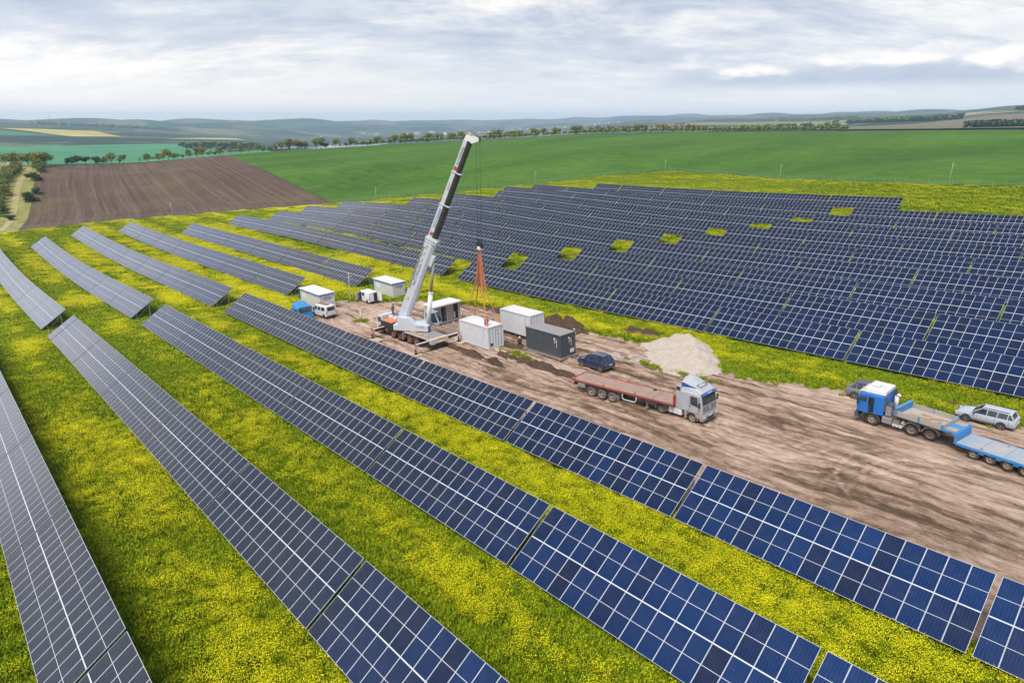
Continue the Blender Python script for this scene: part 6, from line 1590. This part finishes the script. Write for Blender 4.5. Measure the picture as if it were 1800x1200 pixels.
TM_ = {k: [mk_tree(k, 10 * k + s) for s in range(3 if k in (0, 1) else 2)] for k in range(4)}
TN = {0: ('field_tree', 'olive leafed tree'), 1: ('field_tree', 'round green tree'), 2: ('dark_bush', 'dark green bush'), 3: ('bare_tree', 'half bare brown tree')}
def tree(x, y, h, kind, label, group, i, wide=1.0, cat=None):
    nm, _ = TN[kind]; t = empty(nm, (x, y, gz(x, y) - 0.1), RNG.uniform(0, 6.28), label, cat or ('tree' if kind != 2 else 'bush'), group)
    cr, tr = TM_[kind][i % len(TM_[kind])]
    sc = (h * wide * RNG.uniform(0.95, 1.25), h * wide * RNG.uniform(0.95, 1.25), h * 1.02)
    o = place(tr, 'trunk', t); o.scale = sc; o = place(cr, 'crown', t); o.scale = sc
    return t
TL = [(-497.8,81.6,6.0,2),(-499.1,77.4,4.2,2),(-501.7,86.7,5.1,2),(-499.8,93.5,5.1,2),(-496.5,96.7,4.6,1),(-498.1,100.9,7.4,0),(-497.8,107.7,5.6,0),(-496.0,104.9,3.2,1),(-499.3,117.8,2.8,3),(-495.5,121.4,5.6,1),(-497.0,128.1,5.2,0),(-497.4,134.9,8.0,0),(-497.1,131.6,4.7,0),(-497.7,138.5,4.2,1),(-498.2,144.0,2.8,1),(-499.2,148.6,5.7,1),(-494.8,153.1,7.1,0),(-496.7,156.9,7.6,0),(-496.5,161.5,2.9,1),(-493.4,168.2,6.2,0),(-492.1,164.1,2.8,2),(-496.4,176.2,4.8,0),(-493.4,182.2,6.7,0),(-494.2,188.3,5.8,3),(-498.1,196.7,5.9,0),(-496.8,200.0,4.4,1),(-496.8,209.1,5.9,3),(-498.8,214.7,6.9,0),(-495.0,220.1,9.4,0),(-499.0,228.1,8.5,0),(-497.2,230.9,7.0,0),(-495.8,233.4,6.5,0),(-498.9,243.6,8.6,0),(-500.3,248.4,8.7,0),(-496.4,249.7,5.1,2),(-498.4,260.1,7.7,0),(-496.5,262.9,3.6,3),(-498.5,269.9,3.1,1),(-498.1,273.3,7.8,0),(-495.1,275.8,5.2,0),(-497.2,288.0,2.6,2),(-496.0,290.4,5.8,0),(-495.5,295.5,7.4,0),(-495.7,299.9,7.9,3),(-492.6,306.1,6.4,3),(-493.5,312.2,8.5,0),(-493.4,317.1,8.0,3),(-488.6,319.6,10.1,0),(-491.4,327.1,8.6,0),(-488.1,331.1,3.2,1),(-486.8,339.9,4.3,2),(-485.5,336.7,8.1,3),(-487.5,342.2,8.7,0),(-484.3,345.9,7.6,3),(-486.1,352.1,7.7,0),(-482.6,352.6,6.5,3),(-482.0,361.3,8.3,0),(-480.2,364.3,7.2,0),(-479.4,371.8,8.9,0),(-476.4,373.9,7.2,0),(-470.2,393.4,5.6,3),(-471.8,398.7,6.8,0),(-470.7,401.8,7.3,1),(-468.6,404.7,9.0,0),(-469.1,409.2,8.5,3),(-464.4,410.5,5.7,0),(-465.8,417.2,6.9,0),(-460.7,418.9,7.4,0),(-462.3,425.9,8.0,0),(-458.5,428.7,4.6,3),(-454.3,436.1,8.6,0),(-454.0,440.9,7.5,0),(-450.2,445.2,8.1,0),(-446.4,451.7,4.1,3),(-441.6,451.3,8.6,0),(-441.3,455.4,6.9,0),(-435.0,462.4,3.5,3),(-432.5,467.4,9.3,1),(-430.2,471.2,8.7,0),(-429.2,479.5,3.5,3),(-423.2,480.7,7.6,0),(-420.8,485.9,10.0,3),(-418.4,489.5,6.5,0),(-416.7,493.8,4.1,1),(-414.7,496.3,7.7,0),(-410.6,497.8,6.5,0),(-405.9,497.7,7.6,3),(-402.8,502.8,7.1,0),(-400.2,506.2,7.1,1),(-392.1,507.5,8.8,0),(-391.1,513.0,8.2,0),(-386.7,514.0,7.6,0),(-383.8,517.8,7.1,3),(-379.1,521.9,7.7,0),(-374.9,524.9,8.2,0),(-371.1,526.5,7.6,0),(-367.4,529.3,7.1,3),(-363.6,529.3,9.4,3),(-361.2,533.1,8.8,3),(-354.4,533.4,7.6,1),(-352.2,536.3,7.0,1),(-347.1,538.2,7.0,0),(-344.1,540.6,6.4,0),(-339.5,539.7,7.0,3),(-333.1,539.4,5.8,3),(-330.9,543.0,3.5,1),(-325.1,542.7,5.2,0),(-323.4,546.4,4.6,1),(-311.8,547.3,4.0,1),(-307.4,548.3,2.9,1),(-301.8,552.8,4.6,0),(-295.5,551.1,4.6,1),(-290.6,551.9,4.0,0),(-281.5,553.6,5.1,0),(-276.5,555.2,4.5,1),(-269.7,554.1,3.9,0),(-265.6,557.3,2.8,1),(-260.7,560.1,3.4,1),(-251.0,559.3,2.8,1)]
NT_ = len(TL)
SECT = ['left end, above the ploughed field', 'stretch above the ploughed field', 'stretch left of the crane boom', 'stretch behind the crane boom tip', 'stretch right of the boom', 'middle of the green field edge', 'right part of the green field edge']
cnt = {}
for i, (x, y, h, k) in enumerate(TL):
    s = min(6, i * 7 // NT_); key = (s, k); cnt[key] = cnt.get(key, 0) + 1
for i, (x, y, h, k) in enumerate(TL):
    s = min(6, i * 7 // NT_); key = (s, k); seen = cnt.setdefault(('n',) + key, 0) + 1; cnt[('n',) + key] = seen
    tree(x, y, h, k, '%s, %s from left, tree line %s' % (TN[k][1], ORD[min(14, seen)], SECT[s]), 'trees along the far edge of the fields', i, 1.0 if k != 2 else 1.3)
for i, (x, y, h, k, lab) in enumerate([(-470.0, 45.5, 8.5, 0, 'olive tree at the far end of the left track, near the red roof'), (-462, 57, 9.5, 0, 'tall olive tree where the track meets the ploughed field'), (-468, 61, 9.0, 1, 'green tree behind the corner of the ploughed field'), (-476, 54, 8.0, 0, 'olive tree between the two taller ones at the track end'),
        (-310.5, 26.0, 2.9, 2, 'dark bush nearest the solar field, right of the track'), (-341, 36.5, 5.0, 2, 'large dark bush halfway along the right side of the track'), (-352, 40.5, 3.6, 2, 'dark bush against the ploughed field edge'), (-382, 44.8, 5.0, 2, 'round dark bush standing alone right of the track'),
        (-425, 52.8, 6.0, 1, 'green bush cluster near the top of the track'), (-437, 54.0, 6.5, 1, 'green tree at the top right of the track'), (-480, 34, 7.0, 0, 'olive tree at the far left edge beyond the orchard')]):
    tree(x, y, h, k, lab, 'trees and bushes beside the track', i, 1.25)
for i in range(26):
    f = i / 25; x = -322 - 128 * f; y = 22.5 + 23.5 * f + RNG.uniform(-0.8, 0.8)
    tree(x, y, RNG.uniform(3.8, 5.6), 1 if i % 3 else 0, 'olive hedge tree among the row on the left of the dirt track', 'hedge trees on the left of the dirt track', i, 1.5)
# woods and hedges of the far country: too far to tell apart
def far_wood(name, line, width, n, size, mat, label, seed):
    r = np.random.default_rng(seed); P = resample(line, n); P = P + r.normal(0, width, P.shape); z = ground(P[:, 0], P[:, 1])
    base = leaf_cloud('tmp', [(0, 0, 0.5, 0.5)], 26, 0.22, M[mat], seed); bv = np.array([v.co[:] for v in base.vertices])
    s = size * r.uniform(0.7, 1.3, n); V = (bv[None] * s[:, None, None] * np.array([1.3, 1.3, 1]) + np.stack([P[:, 0], P[:, 1], z + 1.5], -1)[:, None]).reshape(-1, 3)
    me = bpy.data.meshes.new(name); f = np.arange(len(V)).reshape(-1, 4); me.from_pydata(V.tolist(), [], f.tolist()); me.materials.append(M[mat]); me.update()
    tag(place(me, name), label, None, None, 'stuff')
far_wood('distant_wood', [(-790, 2000), (-700, 1880), (-590, 1800), (-480, 1700)], 16, 260, 12, 'leafdark', 'dark wood strip on the right hill', 1)
far_wood('distant_wood', [(-262, 1040), (-235, 1055), (-205, 1070)], 8, 90, 8, 'leafdark', 'dark wood at the right picture edge', 2)
far_wood('distant_wood', [(-2160, 3340), (-1700, 3150), (-1100, 2780)], 20, 220, 13, 'leafgreen', 'tree belt above the orchards', 3)
far_wood('distant_wood', [(-430, 2140), (-370, 2060), (-300, 1980)], 14, 80, 10, 'leafdark', 'wood on the right hilltop', 4)
far_wood('distant_wood', [(-3880, 520), (-3700, 760), (-3500, 950)], 20, 120, 12, 'leafdark', 'tree belt on the left ridge', 5)
far_wood('distant_wood', [(-1330, 410), (-1420, 520), (-1500, 560)], 22, 60, 11, 'leafdark', 'wood above the river at left', 6)
far_wood('distant_wood', [(-900, 1500), (-700, 1350), (-560, 1300)], 18, 120, 9, 'leafgreen', 'hedge below the orchards', 7)
far_wood('hedge_undergrowth', [(-478, 262), (-473, 300), (-466, 350), (-455, 385), (-424, 447), (-368, 499), (-300, 520), (-212, 532)], 2.2, 300, 2.3, 'leafgreen', 'low scrub filling the gaps of the far tree line', 8)
far_wood('hedge_undergrowth', [(-478, 118), (-476, 145), (-472, 170), (-486, 210)], 1.0, 40, 2.0, 'leafgreen', 'low scrub along the top of the ploughed field', 9)
for k, (x, y) in enumerate(((-97.0, 53.2), (-94.8, 53.9))):
    t = empty('old_tyre', (x, y, gz(x, y) + 0.15), 0.5 + k, ['old tyre lying near the left hut at the edge of the dirt', 'old tyre lying by the foot of the slim pole between the huts'][k], 'tyre', 'old tyres by the huts')
    b = MB(); b.lathe((0, 0, 0.15), 'z', [(-0.13, 0.28), (-0.14, 0.42), (-0.08, 0.5), (0.08, 0.5), (0.14, 0.42), (0.13, 0.28), (-0.13, 0.28)], M['tyre'], 20); o = b.build('tread', t); o.rotation_euler = (0.5, 0.2, 0)
# village in the valley: pale houses
HM = {}
def house_mesh(k):
    b = MB(); b.box((0, 0, 3), (12, 9, 6), M['roofwhite']); b.prism([(-6.6, 6), (6.6, 6), (0, 9.5)], -5, 5, M[('red', 'midgrey', 'roofwhite')[k]]); return b.mesh('house')
for k in range(3): HM[k] = house_mesh(k)
hr = np.random.default_rng(4)
for i in range(110):
    f = hr.random(); a = Vector((-3500, 2100, 0)).lerp(Vector((-4700, 5600, 0)), f); x = a.x + hr.normal(0, 260); y = a.y + hr.normal(0, 200)
    o = place(HM[i % 3], 'house', None, (x, y, gz(x, y) - 0.5), (0, 0, hr.uniform(0, 3)))
    s = hr.uniform(0.9, 1.9) * (2.2 if i % 14 == 0 else 1); o.scale = (s, s, min(1.4, s))
    tag(o, 'small pale house in the distant valley village behind the tree line', 'house', 'houses of the distant village')
t = empty('farm_shed', (-474, 47.5, gz(-474, 47.5)), 0.4, 'small farm shed with red brown roof by the track end', 'shed')
b = MB(); b.box((0, 0, 1.4), (6, 4, 2.8), M['hutwall']); b.build('wall', t)
b = MB(); b.prism([(-3.4, 2.8), (3.4, 2.8), (0, 4.2)], -2.3, 2.3, M['rust']); b.build('roof', t)
for k, (x, y, h, lab) in enumerate(((-3860, 560, 62, 'faint mast on the left ridge above the yellow field'), (-4700, 2470, 70, 'left of the two faint masts beyond the valley'), (-4690, 2540, 70, 'right of the two faint masts beyond the valley'))):
    t = empty('radio_mast', (x, y, gz(x, y)), 0, lab, 'mast', 'faint radio masts')
    b = MB(); b.cyl((0, 0, 0), (0, 0, h), 1.0, M['galv'], 0.5, n=6); b.build('shaft', t)

# ------------------------------------------------------------------ flowering meadow: scattered plants
def plant_mesh(name, kind, seed):
    r = np.random.default_rng(seed); V = []; F = []; Mi = []
    def tri(a, b, c, m): k = len(V); V.extend((a, b, c)); F.append((k, k + 1, k + 2)); Mi.append(m)
    def quad(a, b, c, d, m): k = len(V); V.extend((a, b, c, d)); F.append((k, k + 1, k + 2, k + 3)); Mi.append(m)
    R = 0.42
    nb, H, nf = {'green': (50, 0.30, 0), 'mixed': (44, 0.42, 22), 'yellow': (38, 0.50, 66)}[kind]
    for _ in range(nb):
        a = r.uniform(0, 6.28); d = R * math.sqrt(r.random()); x, y = d * math.cos(a), d * math.sin(a); h = H * r.uniform(0.45, 1.05)
        b = r.uniform(0, 6.28); w = r.uniform(0.018, 0.04); lx, ly = r.normal(0, 0.10, 2); cx, cy = w * math.cos(b), w * math.sin(b)
        quad((x - cx, y - cy, -0.05), (x + cx, y + cy, -0.05), (x + lx * 0.5 + cx * 1.2, y + ly * 0.5 + cy * 1.2, h * 0.6), (x + lx * 0.5 - cx * 1.2, y + ly * 0.5 - cy * 1.2, h * 0.6), 0)
        tri((x + lx * 0.5 + cx * 1.2, y + ly * 0.5 + cy * 1.2, h * 0.6), (x + lx, y + ly, h), (x + lx * 0.5 - cx * 1.2, y + ly * 0.5 - cy * 1.2, h * 0.6), 0)
    for _ in range(nf):
        a = r.uniform(0, 6.28); d = R * math.sqrt(r.random()); x, y = d * math.cos(a), d * math.sin(a); h = H * r.uniform(0.75, 1.25); s = r.uniform(0.012, 0.025)
        n = r.normal(0, 0.35, 2); b = r.uniform(0, 6.28); c1, s1 = math.cos(b) * s, math.sin(b) * s
        quad((x - c1, y - s1, h - n[0] * s), (x + s1, y - c1, h + n[1] * s), (x + c1, y + s1, h + n[0] * s), (x - s1, y + c1, h - n[1] * s), 1)
    me = bpy.data.meshes.new(name); me.from_pydata(V, [], F)
    me.materials.append(M['stem' if kind != 'green' or seed % 2 else 'stemlight']); me.materials.append(M['flower']); me.polygons.foreach_set('material_index', Mi); me.update()
    return me
def in_yard(x, y):
    yn = np.interp(x, [p[0] for p in YN], [p[1] for p in YN]); yf = np.interp(x, [p[0] for p in YF], [p[1] for p in YF])
    return (x > -98.5) & (y > yn - 0.1) & (y < yf - 0.2)
def visible(x, y, z, m=180):
    fx = x * math.cos(YAW) + y * math.sin(YAW); fy = -x * math.sin(YAW) + y * math.cos(YAW); zz = z - CAMZ
    d = fy * math.cos(PITCH) - zz * math.sin(PITCH); u = 900 + FPX * fx / np.maximum(d, 0.1); v = 600 - FPX * (fy * math.sin(PITCH) + zz * math.cos(PITCH)) / np.maximum(d, 0.1)
    return (d > 3) & (u > -m) & (u < 1800 + m) & (v < 1200 + 2 * m) & (v > 200), d
hidden = bpy.data.collections.new('meadow_plants')
protos = []
for i, (k, sd) in enumerate((('green', 1), ('green', 2), ('mixed', 3), ('mixed', 4), ('yellow', 5), ('yellow', 6))):
    o = bpy.data.objects.new('%02d_plant' % i, plant_mesh('plant', k, sd)); hidden.objects.link(o)
def scatter_group():
    g = bpy.data.node_groups.new('scatter', 'GeometryNodeTree')
    g.interface.new_socket('Geometry', in_out='INPUT', socket_type='NodeSocketGeometry'); g.interface.new_socket('Geometry', in_out='OUTPUT', socket_type='NodeSocketGeometry')
    N = g.nodes.new; L = g.links.new
    gi, go = N('NodeGroupInput'), N('NodeGroupOutput'); ci = N('GeometryNodeCollectionInfo'); ci.inputs['Collection'].default_value = hidden
    ci.inputs['Separate Children'].default_value = True; ci.inputs['Reset Children'].default_value = True
    ip = N('GeometryNodeInstanceOnPoints'); ip.inputs['Pick Instance'].default_value = True
    a = N('GeometryNodeInputNamedAttribute'); a.data_type = 'INT'; a.inputs['Name'].default_value = 'kind_index'
    r = N('GeometryNodeInputNamedAttribute'); r.data_type = 'FLOAT_VECTOR'; r.inputs['Name'].default_value = 'rot'
    s = N('GeometryNodeInputNamedAttribute'); s.data_type = 'FLOAT_VECTOR'; s.inputs['Name'].default_value = 'scl'
    L(gi.outputs[0], ip.inputs['Points']); L(ci.outputs[0], ip.inputs['Instance']); L(a.outputs[0], ip.inputs['Instance Index'])
    L(r.outputs[0], ip.inputs['Rotation']); L(s.outputs[0], ip.inputs['Scale']); L(ip.outputs[0], go.inputs[0])
    return g
GRP = scatter_group()
def scatter(name, x, y, ki, sc, label):
    z = ground(x, y); n = len(x)
    me = bpy.data.meshes.new(name); me.vertices.add(n); me.vertices.foreach_set('co', np.stack([x, y, z], -1).ravel())
    a = me.attributes.new('kind_index', 'INT', 'POINT'); a.data.foreach_set('value', ki.astype(np.int32))
    a = me.attributes.new('rot', 'FLOAT_VECTOR', 'POINT'); a.data.foreach_set('vector', np.stack([0 * x, 0 * x, RNG.uniform(0, 6.28, n)], -1).ravel().astype(np.float32))
    a = me.attributes.new('scl', 'FLOAT_VECTOR', 'POINT'); a.data.foreach_set('vector', (np.stack([sc, sc, np.minimum(sc, 1.15)], -1)).ravel().astype(np.float32))
    o = place(me, name); m = o.modifiers.new('scatter', 'NODES'); m.node_group = GRP
    return tag(o, label, None, None, 'stuff')
def meadow_points():
    xs, ys = [], []
    for (x0, x1, y0, y1, dens) in ((-60, 30, -40, 40, 8.5), (-130, -60, -10, 60, 6.0), (-60, 20, 58, 72, 8.0), (-130, -60, 55, 75, 5.0), (-235, -130, 0, 70, 2.6), (-240, -60, 70, 120, 1.6), (-240, 10, 120, 260, 1.1), (-60, 10, 72, 120, 1.5), (-275, -235, 0, 130, 2.0)):
        n = int((x1 - x0) * (y1 - y0) * dens); xs.append(RNG.uniform(x0, x1, n)); ys.append(RNG.uniform(y0, y1, n))
    return np.concatenate(xs), np.concatenate(ys)
x, y = meadow_points(); z = ground(x, y)
vis, dist = visible(x, y, z); inside = np.ones(len(x), bool)
Fp = np.array(FENCE)
# only inside the fence line (rough: left boundary and rear boundary)
inside &= x > np.interp(y, Fp[:12, 1], Fp[:12, 0]) + 0.5
inside &= y < np.interp(x, Fp[11:, 0], Fp[11:, 1]) - 0.4
ok = vis & inside & ~in_yard(x, y)
# nothing grows in the deep shade right under the tables, sparser there
rows = np.array(sorted(ROWN.values())); k = np.clip(np.searchsorted(rows, y) - 1, 0, len(rows) - 1); under = (y - rows[k] > 0.7) & (y - rows[k] < 3.3)
ok &= ~(under & (RNG.random(len(x)) < 0.75))
x, y, dist = x[ok], y[ok], dist[ok]; rel = (y - rows[np.clip(np.searchsorted(rows, y) - 1, 0, len(rows) - 1)])
patch = vnoise(x, y, 16, 8, 31, 4) * 0.46 + vnoise(x, y, 4, 2.4, 32, 3) * 0.32
strip = np.exp(-((rel - 8.6) / 2.1) ** 2) * 0.9 + 0.25 * np.clip((x + 60) / 60, -1, 1) - 0.22 * (rel < 4.6) + 0.25 * ((y > 56) & (x > -60) & (y < 71)) + 0.55 * (dist > 120)
q = patch + strip - 0.22 - 0.30 * np.clip((-x - 45) / 40, 0, 1) * (y < 40) + RNG.normal(0, 0.42, len(x))
ki = np.where(q < 0.05, RNG.integers(0, 2, len(x)), np.where(q < 0.62, RNG.integers(2, 4, len(x)), RNG.integers(4, 6, len(x))))
sc = RNG.uniform(0.75, 1.35, len(x)) * np.clip(dist / 60, 1.0, 2.2)
scatter('flowering_meadow', x, y, ki, sc, 'dense grass and yellow rape flowers covering the ground between the panel rows')
print('plants', len(x))
# loose tufts in the dirt and along the yard edge
tx = np.concatenate([RNG.normal(-84.6, 0.6, 26), RNG.normal(-37.5, 3.2, 60), RNG.normal(-55.6, 1.2, 30), RNG.uniform(-100, -75, 160), RNG.uniform(-45, 0, 260)])
ty = np.concatenate([RNG.normal(45.8, 0.4, 26), RNG.normal(57.4, 0.35, 60), RNG.normal(50.7, 0.4, 30), RNG.uniform(51.5, 61, 160), RNG.uniform(60, 65.5, 260)])
yf_ = np.interp(tx, [p[0] for p in YF], [p[1] for p in YF]); keep_ = np.ones(len(tx), bool); keep_[116:] = (yf_[116:] - ty[116:] < 1.5) & (yf_[116:] - ty[116:] > 0)
tx, ty = tx[keep_], ty[keep_]
o = scatter('weed_tufts', tx, ty, RNG.integers(0, 4, len(tx)), RNG.uniform(0.4, 0.9, len(tx)), 'scattered green weeds growing in the dirt of the yard')
o.location.z = 0.09

# ------------------------------------------------------------------ haze
def haze():
    b = MB(); x0, x1, y0, y1, z0, z1 = -12000, 12500, -9500, 12000, -160, 160
    b.box(((x0 + x1) / 2, (y0 + y1) / 2, (z0 + z1) / 2), (x1 - x0, y1 - y0, z1 - z0), M['white'])
    o = b.build('haze', None); o.data.materials.clear()
    m = bpy.data.materials.new('haze_air'); m.use_nodes = True; nt = m.node_tree; nt.nodes.clear()
    out = nt.nodes.new('ShaderNodeOutputMaterial'); v = nt.nodes.new('ShaderNodeVolumePrincipled')
    v.inputs['Color'].default_value = (0.60, 0.79, 1.0, 1); v.inputs['Density'].default_value = 0.000115; v.inputs['Anisotropy'].default_value = 0.0
    nt.links.new(v.outputs[0], out.inputs['Volume']); o.data.materials.append(m)
    tag(o, kind='stuff')
USE_HAZE = True
if USE_HAZE: haze()
